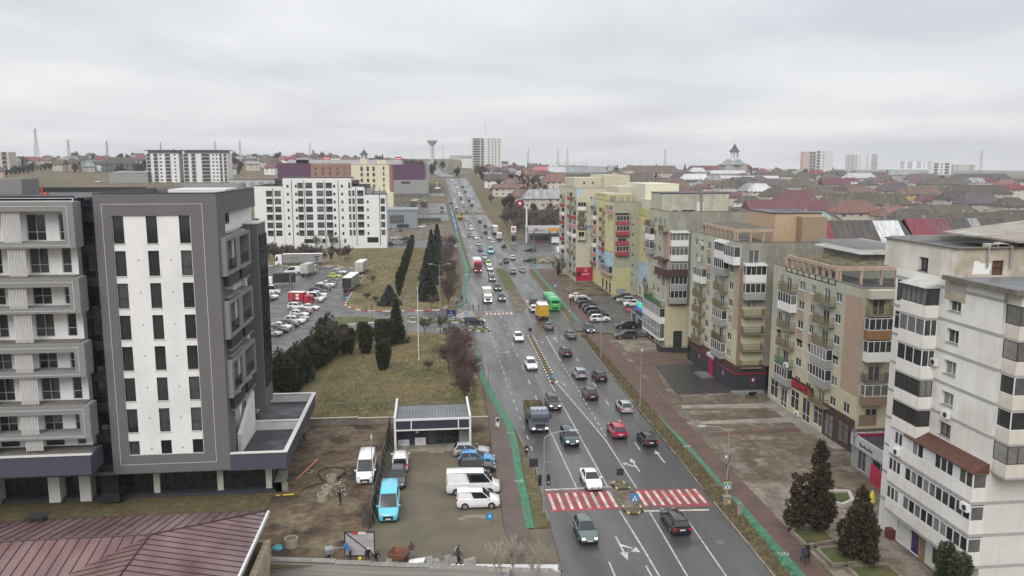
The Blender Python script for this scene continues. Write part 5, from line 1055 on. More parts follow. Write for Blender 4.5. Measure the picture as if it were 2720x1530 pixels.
# low precast wall behind yard and lawn
pw=thing('precast_wall','pale precast concrete wall between the dirt yard and the lawn','wall',(-10,104.2,0),off=True)
for i in range(7): 
 x0=-16+1.65*i; MB().box(x0,x0+1.62,104.1,104.25,0,1.0 if i<4 else .85).build('wall_panel',CONC,pw); MB().box(x0,x0+1.62,104.02,104.33,1.0 if i<4 else .85,1.08 if i<4 else .93).build('coping',mat('cream_coping',(0.46,0.42,0.33),0.8,0.1,2),pw)
pw2=thing('garden_wall','low cream coped wall beside the pavilion','wall',(6.4,104.2,0),off=True); MB().box(5.1,7.8,104.1,104.3,0,.5).build('wall_body',CONC,pw2); MB().box(5.05,7.85,104.05,104.35,.5,.57).build('coping',MT['cream_coping'],pw2)
# hoarding along the courtyard
hd=thing('hoarding','weathered dark hoarding fence between the dirt yard and the courtyard','fence',(-5.3,85,0),off=True)
HD=mat('weathered_hoarding',(0.075,0.063,0.052),0.85,0.4,1.2,streak=0.4,streakcol=(0.17,0.145,0.12),rnd=0.3)
for i in range(14):
 y0=73+2.05*i; x0=-5.75+.045*i; random.seed(i); dz=random.uniform(-.12,.15)
 MB().prism([(x0,y0),(x0+.06,y0),(x0+.1+random.uniform(-.05,.05),y0+2.02),(x0+.04,y0+2.02)],0.02,2.0+dz).build('hoarding_panel',HD,hd); MB().rod((x0+.1,y0,0),(x0+.1,y0,2.1+dz),.05,None,6).build('post',CONC_D,hd); MB().rod((x0+.1,y0+.3,1.7),(x0+.75,y0+.3,0.02),.03,None,5).build('brace',GREY_M,hd)
MB().prism([(-6.6,73.8),(-6.55,73.8),(-5.8,72.6),(-5.85,72.6)],0,2.2).build('hoarding_panel',HD,hd)
gt=thing('site_gate','open site gate sheet with black frame and diagonal brace','gate',(-7.6,67.3,0),rz=R(-6)); MB().box(0,2.7,0,.04,.15,2.3).build('gate_sheet',mat('translucent_sheet',(0.36,0.34,0.35),0.6,0.25,1,stretch=(.3,1,3)),gt)
g_=MB(); 
for (x0,x1,z0,z1) in ((0,.09,.0,2.4),(2.61,2.7,0,2.4),(.09,2.61,2.3,2.4),(.09,2.61,.1,.18)): g_.box(x0,x1,-.05,0,z0,z1)
g_.build('gate_frame',BLACK,gt); MB().rod((.1,-.04,2.3),(2.6,-.04,.2),.05,None,5).build('diagonal_brace',BLACK,gt); MB().box(.7,1.25,-.06,-.05,2.15,2.38).build('red_strip',KERB_R,gt); MB().box(1.25,1.9,-.06,-.05,2.15,2.38).build('white_strip',WHITE_M,gt)
# ---------------------------------------------------------------- vehicles
CGL=mat('car_glass',(0.012,0.014,0.016),0.05,0.1,2,spec=0.7); TYRE=mat('tyre',(0.014,0.014,0.014),0.8,0.1,3); RIM=mat('alloy_rim',(0.32,0.32,0.33),0.35,0.1,3,metal=0.6); TAIL=mat('tail_light_red',(0.35,0.012,0.02),0.3,0.05,3,emit=0.25); HEAD=mat('headlight_glass',(0.55,0.56,0.58),0.15,0.05,3); HEADL=mat('lit_headlight',(0.9,0.9,0.85),0.2,0.0,3,emit=1.6); PLATE=mat('number_plate',(0.62,0.62,0.60),0.5,0.05,3); TRIM=mat('black_trim',(0.018,0.018,0.02),0.55,0.1,3)
KIND={ # length,width,height,ground clearance,belt z,hood z,boot z,(cab bottom rear,cab bottom front,top rear,top front) as fractions of length from the rear
'hatch':(4.2,1.78,1.48,.20,.92,.86,.92,(.015,.70,.10,.50)),'sedan':(4.6,1.80,1.45,.18,.92,.88,.98,(.14,.71,.28,.53)),'suv':(4.5,1.86,1.66,.26,1.05,1.0,1.05,(.01,.71,.09,.54)),
'estate':(4.75,1.82,1.50,.19,.93,.88,.93,(.01,.69,.07,.51)),'mpv':(4.5,1.84,1.68,.20,1.02,.98,1.02,(.005,.79,.05,.58)),'smallvan':(4.35,1.82,1.84,.20,1.12,1.02,1.12,(.0,.77,.015,.60)),'van':(5.6,2.0,2.45,.24,1.35,1.15,1.35,(.0,.86,.005,.70)),'pickup':(5.2,1.86,1.8,.28,1.08,1.05,1.08,(.36,.72,.40,.57))}
NM={'hatch':'hatchback_car','sedan':'saloon_car','suv':'utility_car','estate':'estate_car','mpv':'people_carrier','smallvan':'small_van','van':'panel_van','pickup':'pickup_truck'}
WHEEL={}
def wheel_mesh(r,w):
 k=(r,w)
 if k not in WHEEL:
  t=MB(); n=14
  t.rod((0,-w/2,0),(0,w/2,0),r,None,n); 
  q=MB(); q.rod((0,-w/2-.012,0),(0,-w/2,0),r*.66,r*.66,10); q.rod((0,w/2,0),(0,w/2+.012,0),r*.66,r*.66,10)
  WHEEL[k]=(t.mesh('wheel',TYRE,False),q.mesh('rim',RIM))
 return WHEEL[k]
def loft(mb,secs,m=0,caps=True):
 n=len(secs[0]); b=len(mb.v)
 for s_ in secs: mb.v+=s_
 for i in range(len(secs)-1):
  for k in range(n):
   mb.f.append((b+i*n+k,b+i*n+(k+1)%n,b+(i+1)*n+(k+1)%n,b+(i+1)*n+k)); mb.m.append(m)
 if caps: mb.f.append(tuple(b+k for k in reversed(range(n)))); mb.m.append(m); mb.f.append(tuple(b+(len(secs)-1)*n+k for k in range(n))); mb.m.append(m)
def body_sections(L,W,gc,belt,hood,boot,cab):
 hw=W/2; xr,xf=-L/2,L/2; c0,c1=xr+cab[0]*L,xr+cab[1]*L
 def sec(x,zb,zt,w): 
  zm=zb+(zt-zb)*.55
  h=[(w*.90,zb),(w*.985,zb+.12),(w,zm),(w*.965,zt-.05),(w*.86,zt)]
  return [(x,-a,z) for a,z in h]+[(x,a,z) for a,z in reversed(h)]
 S_=[sec(xr,gc+.18,max(boot-.25,gc+.5),hw*.86),sec(xr+.05,gc+.06,boot-.06,hw*.94),sec(xr+.28,gc,boot,hw*.985)]
 if cab[0]>.05: S_.append(sec(c0+.1,gc,boot+.01 if boot>belt else belt,hw))
 S_+=[sec(xr+.5*L*.5,gc,belt,hw),sec(0,gc,belt,hw),sec(c1-.15,gc,belt,hw),sec(c1+.02,gc,max(hood,belt-.03),hw),sec(xf-.55,gc,hood-.03,hw*.975),sec(xf-.2,gc+.03,hood-.13,hw*.92),sec(xf-.04,gc+.08,hood-.30,hw*.82),sec(xf,gc+.14,hood-.40,hw*.74)]
 S_.sort(key=lambda s_: s_[0][0]); return S_
def make_vehicle(kind,colour,lit=False,roofbars=False,detail=True,cargo=False):
 L,W,H,gc,belt,hood,boot,cab=KIND[kind]; pm=paint(colour); hw=W/2; xr=-L/2
 root=thing(NM[kind],'','car'); root.location=(0,-500,0)
 B=MB(); loft(B,body_sections(L,W,gc,belt,hood,boot,cab))
 c0,c1,t0,t1=[xr+f*L for f in cab]; wb=hw*.90; wt=hw*.70 if kind not in('van','smallvan') else hw*.80
 if kind in('suv','mpv'): wt=hw*.74
 zb=belt-.03; zt=H-.05
 # roof slab with soft edges
 rs=[]
 for x,z,w in ((t0,zt-.02,wt*.93),(t0+.12,zt+.02,wt),((t0+t1)/2,zt+.05,wt*1.01),(t1-.15,zt+.015,wt),(t1,zt-.03,wt*.95)):
  rs.append([(x,-w,z-.05),(x,-w*.9,z),(x,0,z+.025),(x,w*.9,z),(x,w,z-.05)])
 loft(B,rs)
 zc=zt-.06
 def pil(xb,xt,wd=.09):
  for s_ in (-1,1):
   B.v+= [(xb-wd/2,s_*wb,zb),(xb+wd/2,s_*wb,zb),(xt+wd/2,s_*wt,zc),(xt-wd/2,s_*wt,zc),(xb-wd/2,s_*(wb-.06),zb),(xb+wd/2,s_*(wb-.06),zb),(xt+wd/2,s_*(wt-.06),zc),(xt-wd/2,s_*(wt-.06),zc)]
   i=len(B.v)-8
   for f in ((0,1,2,3),(4,7,6,5),(0,3,7,4),(1,5,6,2)): B.f.append(tuple(i+k for k in f)); B.m.append(0)
 xm=(c0+c1)/2-.05; xmt=(t0+t1)/2
 pil(c0+.06,t0+.05,.14); pil(c1-.05,t1-.02,.08); pil(xm,xmt,.09)
 solid=cargo or kind=='van'
 if solid: 
  for s_ in (-1,1): B.quad((c0,s_*wb,zb),(xm+.1,s_*wb,zb),(xmt+.1,s_*wt,zc),(t0,s_*wt,zc))
 if kind=='pickup': 
  for s_ in (-1,1): B.box(xr+.1,c0,s_*hw*.9-.04,s_*hw*.9+.04,belt,belt+.12)
 body=B.build('body',[pm],root,smooth=False,world=False)
 body.data.polygons.foreach_set('use_smooth',[True]*len(body.data.polygons)); body.data.set_sharp_from_angle(angle=R(38))
 e=.012
 def gq(name,a,b,c,d): MB().quad(a,b,c,d).build(name,CGL,root,world=False)
 gq('windscreen',(c1,-wb+.05,zb+.02),(c1,wb-.05,zb+.02),(t1+.02,wt-.04,zc+.01),(t1+.02,-wt+.04,zc+.01))
 gq('rear_window',(c0-e,wb-.07,zb+.08),(c0-e,-wb+.07,zb+.08),(t0-e,-wt+.07,zc),(t0-e,wt-.07,zc))
 for s_ in (-1,1):
  w1,w2=s_*(wb-.012),s_*(wt-.012)
  if not solid: gq('side_window',(c0+.14,w1,zb),(xm,w1,zb),(xmt,w2,zc),(t0+.14,w2,zc))
  gq('side_window',(xm+.02,w1,zb),(c1-.1,w1,zb),(t1-.06,w2,zc),(xmt+.04,w2,zc))
 r=.33 if kind not in('suv','pickup','van') else .36
 for x in (xr+L*.19,xr+L*.80):
  for s_ in (-1,1):
   t,q=wheel_mesh(r,.22); o=obj('wheel',t,root,loc=(x,s_*(hw-.10),r),world=False); obj('rim',q,o,world=False)
   if detail: MB().rod((x,s_*(hw-.16),r+.02),(x,s_*(hw+.004),r+.02),r*1.16,None,16).build('wheel_arch',TRIM,root,world=False)
 for s_ in (-1,1):
  y0,y1=s_*hw*.50,s_*hw*.80
  MB().prism([(L/2-.20,min(y0,y1)),(L/2-.02,min(y0,y1)),(L/2-.06,max(y0,y1)),(L/2-.26,max(y0,y1))] if s_>0 else [(L/2-.26,y1),(L/2-.06,y1),(L/2-.02,y0),(L/2-.20,y0)],hood-.36,hood-.17).build('headlight',HEADL if lit else HEAD,root,world=False)
  zt_=boot-.30 if kind not in('van','smallvan','mpv','suv') else boot-.2
  MB().box(xr-.015,xr+.09,min(s_*hw*.62,s_*hw*.93),max(s_*hw*.62,s_*hw*.93),zt_-.02,zt_+.2).build('tail_light',TAIL,root,world=False)
  MB().box(c1-.28,c1-.12,min(s_*hw*.93,s_*(hw+.16)),max(s_*hw*.93,s_*(hw+.16)),belt-.0,belt+.13).build('mirror',pm,root,world=False)
 MB().box(L/2-.04,L/2+.012,-hw*.48,hw*.48,gc+.16,hood-.38).build('grille',TRIM,root,world=False); MB().box(L/2+.005,L/2+.02,-.26,.26,gc+.2,gc+.31).build('number_plate',PLATE,root,world=False)
 MB().box(xr-.02,xr+.03,-.27,.27,gc+.38,gc+.5).build('number_plate',PLATE,root,world=False); MB().box(xr-.012,xr+.06,-hw*.86,hw*.86,gc+.05,gc+.27).build('bumper',TRIM if kind in('suv','van','smallvan','pickup') else pm,root,world=False)
 if roofbars:
  for s_ in (-1,1): MB().rod((t0+.25,s_*wt*.88,H+.04),(t1-.25,s_*wt*.88,H+.04),.025,None,5).build('roof_rail',RIM,root,world=False)
 return root
VC={}
FARM=set()
def far_vehicle(kind,colour):
 """the same body with glazing and wheels, without the small fittings nobody can see from here"""
 L,W,H,gc,belt,hood,boot,cab=KIND[kind]; root=thing(NM[kind],'','car'); root.location=(0,-500,0); hw=W/2; xr=-L/2; pm=paint(colour)
 B=MB(); loft(B,body_sections(L,W,gc,belt,hood,boot,cab)); c0,c1,t0,t1=[xr+f*L for f in cab]; wb=hw*.9; wt=hw*.74; zc=H-.1
 B.prism([(t0,-wt),(t1,-wt),(t1,wt),(t0,wt)],zc,H)
 B.build('body',pm,root,world=False)
 q=MB().quad((c1,-wb,belt),(c1,wb,belt),(t1,wt,zc),(t1,-wt,zc)); q.build('windscreen',CGL,root,world=False)
 MB().quad((c0,wb,belt),(c0,-wb,belt),(t0,-wt,zc),(t0,wt,zc)).build('rear_window',CGL,root,world=False)
 for s_ in (-1,1): MB().quad((c0,s_*wb,belt),(c1,s_*wb,belt),(t1,s_*wt,zc),(t0,s_*wt,zc)).build('side_window',CGL,root,world=False)
 for x in (xr+L*.19,xr+L*.8):
  for s_ in (-1,1): obj('wheel',wheel_mesh(.34,.22)[0],root,loc=(x,s_*(hw-.1),.34),world=False)
 return root
NICE={'hatch':'hatchback','sedan':'saloon car','suv':'sport utility car','estate':'estate car','mpv':'people carrier','smallvan':'small van','van':'panel van','pickup':'pickup'}
def vehicle(kind,colour,x,y,rz,label,group=None,lit=False,far=False,bars=False,cargo=False,sc=None,z=None):
 key=(kind,colour,lit,far,bars,cargo)
 if key not in VC: VC[key]=far_vehicle(kind,colour) if far else make_vehicle(kind,colour,lit,bars,True,cargo); first=True
 else: first=False
 src=VC[key]
 zz=(terrain(x,y) if z is None else z)+0.004
 if first:
  o=src; o.location=(x,y,zz); o.rotation_euler=(0,0,rz); o['label']=label
 else: o=clone(src,(x,y,zz),rz,None,label)
 if kind in('van','smallvan'): o['category']='van'
 elif kind=='pickup': o['category']='pickup'
 else: o['category']='car'
 if group: o['group']=group
 elif 'group' in o: del o['group']
 if terrain(x,y)>0.1 and z is None:
  s_=(terrain(x,y+2)-terrain(x,y-2))/4; o.rotation_euler=(0,-math.atan(s_)*math.sin(rz),rz)
 return o
WHT=(0.72,0.72,0.71); BLK_=(0.012,0.012,0.014); SIL=(0.36,0.37,0.38); GRY=(0.10,0.10,0.105); DGR=(0.035,0.036,0.04); DBL=(0.018,0.026,0.055); RED_=(0.38,0.02,0.05); MRN=(0.11,0.012,0.02); TEAL=(0.013,0.05,0.062); SAGE=(0.075,0.115,0.11); LBL=(0.27,0.34,0.38); BLUE=(0.06,0.24,0.48); SKY=(0.10,0.50,0.64); LIME=(0.42,0.55,0.13); GRN=(0.03,0.30,0.14); BRZ=(0.09,0.08,0.075); YLW=(0.50,0.52,0.05)
UPR,DNR=R(90),R(-90)      # away from the camera / towards it
def away(k,x,y,kind,col,label,dx=0,**kw):
 p=G(k,x,y); return vehicle(kind,col,p.x+dx,p.y+KIND[kind][0]/2,UPR,label,**kw)
def toward(k,x,y,kind,col,label,dx=0,**kw):
 p=G(k,x,y); return vehicle(kind,col,p.x+dx,p.y+KIND[kind][0]/2,DNR,label,lit=kw.pop('lit',True),**kw)
away('Q',2385,905,'estate',BLK_,'black estate car with chrome roof rails just past the stop line',bars=True)
away('R',945,245,'suv',LBL,'pale blue crossover in the left lane beside a black one')
away('R',1205,280,'suv',BLK_,'black crossover driving beside the pale blue crossover')
away('R',1085,512,'suv',DGR,'dark grey sport utility car following the pale blue crossover',bars=True)
away('R',1530,675,'hatch',SIL,'silver hatchback driving near the right kerb')
away('R',1445,1012,'suv',RED_,'bright red crossover in the middle of the right carriageway')
away('R',1838,1112,'hatch',BLK_,'black hatchback beside the bright red crossover')
toward('Q',1120,1030,'hatch',SAGE,'sage green hatchback coming out of the red zebra crossing')
toward('Q',1190,292,'sedan',WHT,'white saloon car entering the red zebra crossing')
toward('R',605,640,'mpv',DGR,'dark grey people carrier beside the dump truck')
toward('R',825,1108,'suv',TEAL,'dark teal crossover following the white saloon car')
toward('S',955,1310,'suv',WHT,'white crossover beside the black and white kerbed median')
toward('S',755,862,'hatch',WHT,'small white hatchback near the tip of the kerbed median')
toward('S',490,240,'suv',DGR,'dark utility car beside the white box truck at the junction')
toward('S',425,78,'suv',BLK_,'black utility car waiting behind the dark one beside the grassy median')
away('S',1225,685,'sedan',BRZ,'grey bronze saloon car behind the yellow box truck'); away('S',1570,820,'sedan',GRY,'grey saloon car near the car park driveway'); away('S',1490,1105,'suv',DGR,'dark old utility car alone in its lane behind the grey saloon')
away('S',990,412,'suv',WHT,'white utility car half hidden by the yellow box truck'); away('S',985,302,'suv',BLK_,'black utility car in front of the yellow box truck')
toward('S',1855,738,'mpv',DBL,'dark blue people carrier leaving the car park driveway'); 
away('T',1110,1015,'suv',SIL,'silver utility car beside the grassy median'); away('T',1265,985,'hatch',SIL,'silver hatchback right of the silver utility car'); away('T',1000,845,'pickup',DGR,'dark pickup passing the petrol station junction',dx=0); away('T',1105,790,'suv',WHT,'white utility car beside the dark pickup')
away('T',965,598,'suv',DGR,'dark utility car ahead of the petrol station junction',far=True); away('T',780,518,'hatch',WHT,'white hatchback with dark glass behind the small white box truck',far=True); away('T',735,458,'sedan',WHT,'white saloon car left of the small white box truck',far=True); away('T',665,372,'suv',DGR,'dark crossover left of the large pale lorry',far=True); away('T',660,262,'hatch',DGR,'dark hatchback ahead of the large pale lorry',far=True); away('T',573,195,'mpv',MRN,'dark red people carrier on the hill',far=True)
LS=lambda s_: s_
toward('T',775,1138,'suv',GRY,'grey utility car queueing beside the grassy median'); toward('T',760,1035,'hatch',DGR,'dark hatchback queueing behind a grey utility car'); toward('T',738,962,'hatch',WHT,'white hatchback queueing behind the lime one'); toward('T',715,890,'mpv',LIME,'lime yellow people carrier queueing beside the red lorry'); toward('T',675,850,'hatch',DGR,'dark hatchback queueing before the lime people carrier',far=True)
toward('T',650,778,'suv',SIL,'silver utility car just behind the red lorry',far=True,lit=False); toward('T',583,652,'hatch',DGR,'dark hatchback left of the blue van',far=True,lit=False); toward('T',563,560,'sedan',SIL,'silver saloon under the traffic light gantry',far=True,lit=False); toward('T',515,455,'hatch',WHT,'white hatchback under the traffic light gantry',far=True,lit=False); toward('T',405,420,'suv',GRY,'grey car in the outer lane above the gantry',far=True,lit=False); toward('T',435,313,'suv',WHT,'white car climbing down the hill lane',far=True,lit=False); toward('T',428,282,'hatch',WHT,'small white car close behind another white car',far=True,lit=False); toward('T',418,245,'hatch',BLK_,'black car ahead of two white cars on the hill',far=True,lit=False); toward('T',378,163,'sedan',SIL,'silver saloon in the queue on the hill',far=True,lit=False)
vehicle('van',SKY,G('T',750,692).x,G('T',750,692).y+2.8,DNR,'light blue panel van near the median nose',lit=True)
_q=[(645,1345,DGR),(598,1240,GRN),(580,1165,WHT),(540,1085,DGR),(517,1022,WHT),(505,975,WHT),(478,930,SIL),(465,880,WHT),(440,800,SIL),(378,735,WHT),(350,725,WHT)]
for i,(x,y,c) in enumerate(_q): toward('U',x,y,('suv','hatch','sedan')[i%3],c,{DGR:'dark car in the queue coming down the hill',GRN:'green car in the queue coming down the hill',WHT:'white car in the queue coming down the hill',SIL:'silver car in the queue coming down the hill'}[c],far=True,lit=False,group='cars queueing down the hill')
for i,(x,y,c) in enumerate(((750,1215,DGR),(697,1130,BLK_),(690,1080,SIL),(622,955,DGR),(572,865,DGR))): away('U',x,y,('suv','hatch')[i%2],c,{DGR:'dark car driving up the hill',BLK_:'black car driving up the hill',SIL:'silver car driving up the hill'}[c],far=True,group='cars driving up the hill')
for i,(x,y) in enumerate(((235,520),(275,572),(335,612),(345,645),(430,622),(370,598),(270,450),(235,405),(300,490))): 
 p=G('U',x,y); vehicle(('sedan','suv')[i%2],(WHT,SIL,DGR)[i%3],p.x,p.y,(UPR,DNR)[i%2],('tiny white car on the far road beyond the roundabout','tiny silver car on the far road beyond the roundabout','tiny dark car on the far road beyond the roundabout')[i%3],far=True,group='cars on the far road')
for i in range(14):
 p=G('U',470+12*i-(i%2)*60,420+18*i*.7); vehicle(('sedan','suv','hatch')[i%3],(WHT,SIL,DGR,WHT)[i%4],p.x,p.y,.6,('white car parked below the far tower block','silver car parked below the far tower block','dark car parked below the far tower block','white car parked below the far tower block')[i%4],far=True,group='cars parked below the far tower block')
# right hand car park
row=[((1990,512),'suv',WHT,'white utility car at the near end of the street-side parking row'),((1965,440),'estate',BLK_,'black estate car next to the white utility car in the parking row'),((1905,390),'suv',DBL,'dark blue utility car third in the street-side parking row'),((1850,335),'hatch',DGR,'dark grey hatchback fourth in the street-side parking row'),((1800,285),'estate',DBL,'dark blue estate car fifth in the street-side parking row'),((1765,240),'suv',GRY,'grey utility car sixth in the street-side parking row'),((1725,205),'hatch',WHT,'white hatchback second from the far end of the parking row'),((1650,160),'sedan',WHT,'white saloon car at the far end of the parking row')]
for (x,y),k_,c,l in row: p=G('S',x,y,.6); vehicle(k_,c,p.x,p.y,R(0),l,z=.12)
p=G('M',640,1100,.6); vehicle('estate',DGR,p.x,p.y,R(172),'dark estate car beside the graffiti wall',z=.12); p=G('M',665,1130,.6); vehicle('suv',SIL,p.x,p.y,R(172),'silver utility car between two cars near the graffiti wall',z=.12); p=G('M',725,1160,.6); vehicle('suv',WHT,p.x,p.y,R(176),'white utility car beside the red motor scooters',z=.12)
p=G('B',1485,485,.5); vehicle('suv',BLK_,p.x,p.y,R(178),'black utility car parked before the display board',z=.135); p=G('B',1485,562,.5); vehicle('suv',DGR,p.x,p.y,R(180),'dark grey utility car parked across the driveway',z=.135)
p=G('T',1365,790,.5); vehicle('estate',TEAL,p.x,p.y,R(178),'teal estate car in the side street at the petrol station'); p=G('T',1640,800,.5); vehicle('sedan',SIL,p.x,p.y,R(178),'silver saloon half hidden by the bare tree in the side street'); p=G('T',1370,630,.5); vehicle('estate',BLK_,p.x,p.y,R(180),'black estate car at the petrol station exit'); p=G('B',320,450,.5); vehicle('suv',DBL,p.x,p.y,R(0),'dark utility car waiting at the junction exit',lit=True)
# courtyard
p=G('D',1195,662); vehicle('smallvan',WHT,p.x,p.y+2.17,UPR,'white small van with roof bars parked at the pavilion',bars=True,cargo=True)
p=G('D',1105,1042); vehicle('van',SKY,p.x,p.y+2.6,DNR,'turquoise van parked along the hoarding in the courtyard'); p=G('D',1160,830); vehicle('estate',DGR,p.x+.1,p.y+3.6,DNR,'dark grey estate car behind the turquoise van')
p=G('D',925,757); vehicle('van',WHT,p.x,p.y+2.8,DNR,'white panel van standing in the dirt yard')
p=G('D',1745,515); vehicle('hatch',SIL,p.x,p.y,R(-4),'silver hatchback closest to the pavilion'); p=G('D',1785,575); vehicle('hatch',BLUE,p.x,p.y-.1,R(-4),'bright blue hatchback in the courtyard row'); p=G('D',1785,640); vehicle('hatch',BLK_,p.x,p.y,R(-3),'black hatchback between the blue hatchback and the long white van')
p=G('D',1745,810); vehicle('van',(0.70,0.70,0.70),p.x+.2,p.y+.3,R(-3),'long white panel van parked across the courtyard'); p=G('D',1800,925); vehicle('smallvan',(0.73,0.73,0.73),p.x,p.y+.5,R(-2),'white small van parked beside the long white van',cargo=True)
# supermarket car park
pk=[((215,1270),'hatch',SIL,'silver hatchback at the near end of the supermarket parking row'),((300,1225),'estate',DGR,'dark estate car second in the supermarket parking row'),((345,1180),'sedan',WHT,'white saloon third in the supermarket parking row'),((460,1150),'hatch',BLK_,'black hatchback beside the lamp post of the supermarket parking row'),((540,1105),'suv',WHT,'white utility car fifth in the supermarket parking row'),((590,1060),'sedan',SIL,'silver saloon sixth in the supermarket parking row'),((600,1010),'hatch',WHT,'white hatchback next to the maroon saloon'),((640,975),'sedan',MRN,'maroon saloon in the supermarket parking row'),((570,915),'suv',(0.70,0.71,0.70),'white utility car facing away before the red box van'),((740,920),'sedan',(0.71,0.70,0.70),'white saloon beside the red box van'),((850,775),'sedan',SIL,'silver saloon beyond the white van in the supermarket row'),((870,740),'hatch',(0.69,0.70,0.71),'white hatchback beyond the silver saloon in the supermarket row'),((850,690),'estate',DGR,'dark estate car far along the supermarket parking row'),((920,655),'suv',DGR,'dark utility car far along the supermarket parking row'),((965,610),'pickup',WHT,'white pickup in the supermarket parking row'),((1020,575),'hatch',GRY,'grey hatchback beyond the white pickup'),((1030,535),'sedan',GRY,'grey saloon beyond the white pickup'),((1085,485),'hatch',YLW,'yellow green hatchback far along the supermarket parking row'),((1090,455),'sedan',DGR,'dark saloon behind the yellow green hatchback'),((1150,435),'suv',(0.70,0.70,0.69),'white utility car at the far end of the supermarket parking row'),((190,770),'suv',(0.68,0.69,0.70),'white utility car on the far side of the supermarket car park'),((150,790),'hatch',DGR,'dark hatchback beside the dark glass facade')]
for (x,y),k_,c,l in pk: p=G('p',x,y,.4); vehicle(k_,c,p.x,p.y,R(-18),l)
p=G('p',785,800,.6); vehicle('van',WHT,p.x,p.y,R(-20),'white panel van behind the red box van'); p=G('p',510,430,.6); vehicle('van',(0.70,0.71,0.71),p.x,p.y,R(190),'white panel van near the long grey lorry'); p=G('p',190,700,.6); vehicle('van',(0.69,0.69,0.71),p.x,p.y,R(5),'white panel van beside the dark glass facade')
for i,(x,y,c) in enumerate(((1355,975,MRN),(1440,970,SIL),(1485,962,GRY),(1420,922,WHT),(1495,932,DGR))): p=G('K',x,y,.4); vehicle(('suv','estate')[i%2],c,p.x,p.y,R(190),{MRN:'dark red utility car beside the white block',SIL:'silver car beside the dark red one at the white block',GRY:'grey car parked at the end beside the white block',WHT:'white car in the rear row beside the white block',DGR:'dark car in the rear row beside the white block'}[c])
for i,(x,y) in enumerate(((1580,610),(1665,612),(1572,630),(1655,635),(1565,652),(1660,655),(1585,600),(1650,600))): p=G('K',x,y,.4); c=(WHT,SIL,GRY,MRN,DGR,DGR,WHT,SIL)[i]; vehicle(('sedan','suv')[i%2],c,p.x,p.y,R(12),{WHT:'white car in the far showroom lot',SIL:'silver car in the far showroom lot',GRY:'grey car in the far showroom lot',MRN:'dark red car in the far showroom lot',DGR:'dark car in the far showroom lot'}[c],far=True,group='cars in the far showroom lot')
for x,y,k_,c,l in ((1640,828,'smallvan',WHT,'white small van before the glass showroom'),(1405,858,'hatch',SIL,'silver hatchback before the glass showroom'),(1460,858,'hatch',DGR,'dark hatchback before the glass showroom'),(1808,700,'suv',GRN,'green utility car near the pipes'),(1808,668,'suv',MRN,'dark red car near the pipes'),(1885,630,'suv',DGR,'dark works car beside the road pipes'),(1930,690,'van',SIL,'silver works van beside the road pipes')): p=G('K',x,y,.4); vehicle(k_,c,p.x,p.y,R(180) if k_=='smallvan' else UPR,l,far=True)
for i in range(12): p=G('f',1860+40*i,655+6*(i%2)); vehicle(('sedan','suv','hatch')[i%3],(SIL,WHT,GRY,DGR)[i%4],p.x,p.y,UPR,('silver car before the purple store','white car before the purple store','grey car before the purple store','dark car before the purple store')[i%4],far=True,group='cars before the purple store')
for i,(x,y,c) in enumerate(((825,455,WHT),(855,360,WHT),(905,362,SIL),(1020,455,WHT),(1180,445,SIL))): p=G('I',x,y); vehicle(('suv','van','sedan')[i%3],c,p.x,p.y,R(170),{WHT:'white vehicle parked by the field',SIL:'silver car parked by the field'}[c],far=True,group='vehicles by the field')
# ---------------------------------------------------------------- lorries and bus
def cab_parts(root,x0,x1,W,H,pm,lit=True,gc=.45,nose=0.0):
 """forward-control cab between x0 (rear) and x1 (front)"""
 hw=W/2; B=MB(); loft(B,[[(x,-w,gc),(x,-w,zt-.15),(x,-w*.9,zt),(x,w*.9,zt),(x,w,zt-.15),(x,w,gc)] for x,w,zt in ((x0,hw,H),(x1-.45-nose,hw,H),(x1-.12-nose*.9,hw*.98,H-.35))]); B.box(x1-.5-nose,x1,-hw*.97,hw*.97,gc,gc+.85+(H-gc)*.08)
 B.build('cab',pm,root,world=False); zl=gc+.95+(H-gc)*.08
 MB().quad((x1-.01-nose*.6,-hw*.9,zl),(x1-.01-nose*.6,hw*.9,zl),(x1-.18-nose,hw*.87,H-.5),(x1-.18-nose,-hw*.87,H-.5)).build('windscreen',CGL,root,world=False)
 for s_ in (-1,1):
  MB().quad((x1-1.0-nose,s_*(hw+.006),zl+.05),(x1-.3-nose,s_*(hw+.006),zl+.05),(x1-.4-nose,s_*(hw+.006),H-.55),(x1-1.0-nose,s_*(hw+.006),H-.55)).build('side_window',CGL,root,world=False)
  MB().box(x1-.02,x1+.02,min(s_*hw*.55,s_*hw*.85),max(s_*hw*.55,s_*hw*.85),gc+.12,gc+.32).build('headlight',HEADL if lit else HEAD,root,world=False); MB().box(x1-.4-nose,x1-.25-nose,min(s_*(hw+.05),s_*(hw+.25)),max(s_*(hw+.05),s_*(hw+.25)),zl+.2,zl+.85).build('mirror',TRIM,root,world=False)
 MB().box(x1-.01,x1+.025,-hw*.5,hw*.5,gc+.35,gc+.8).build('grille',TRIM,root,world=False); MB().box(x1,x1+.035,-.26,.26,gc+.02,gc+.13).build('number_plate',PLATE,root,world=False)
def axles(root,xs,W,r=.48):
 for x in xs:
  for s_ in (-1,1): t,q=wheel_mesh(r,.3); o=obj('wheel',t,root,loc=(x,s_*(W/2-.17),r),world=False); obj('rim',q,o,world=False)
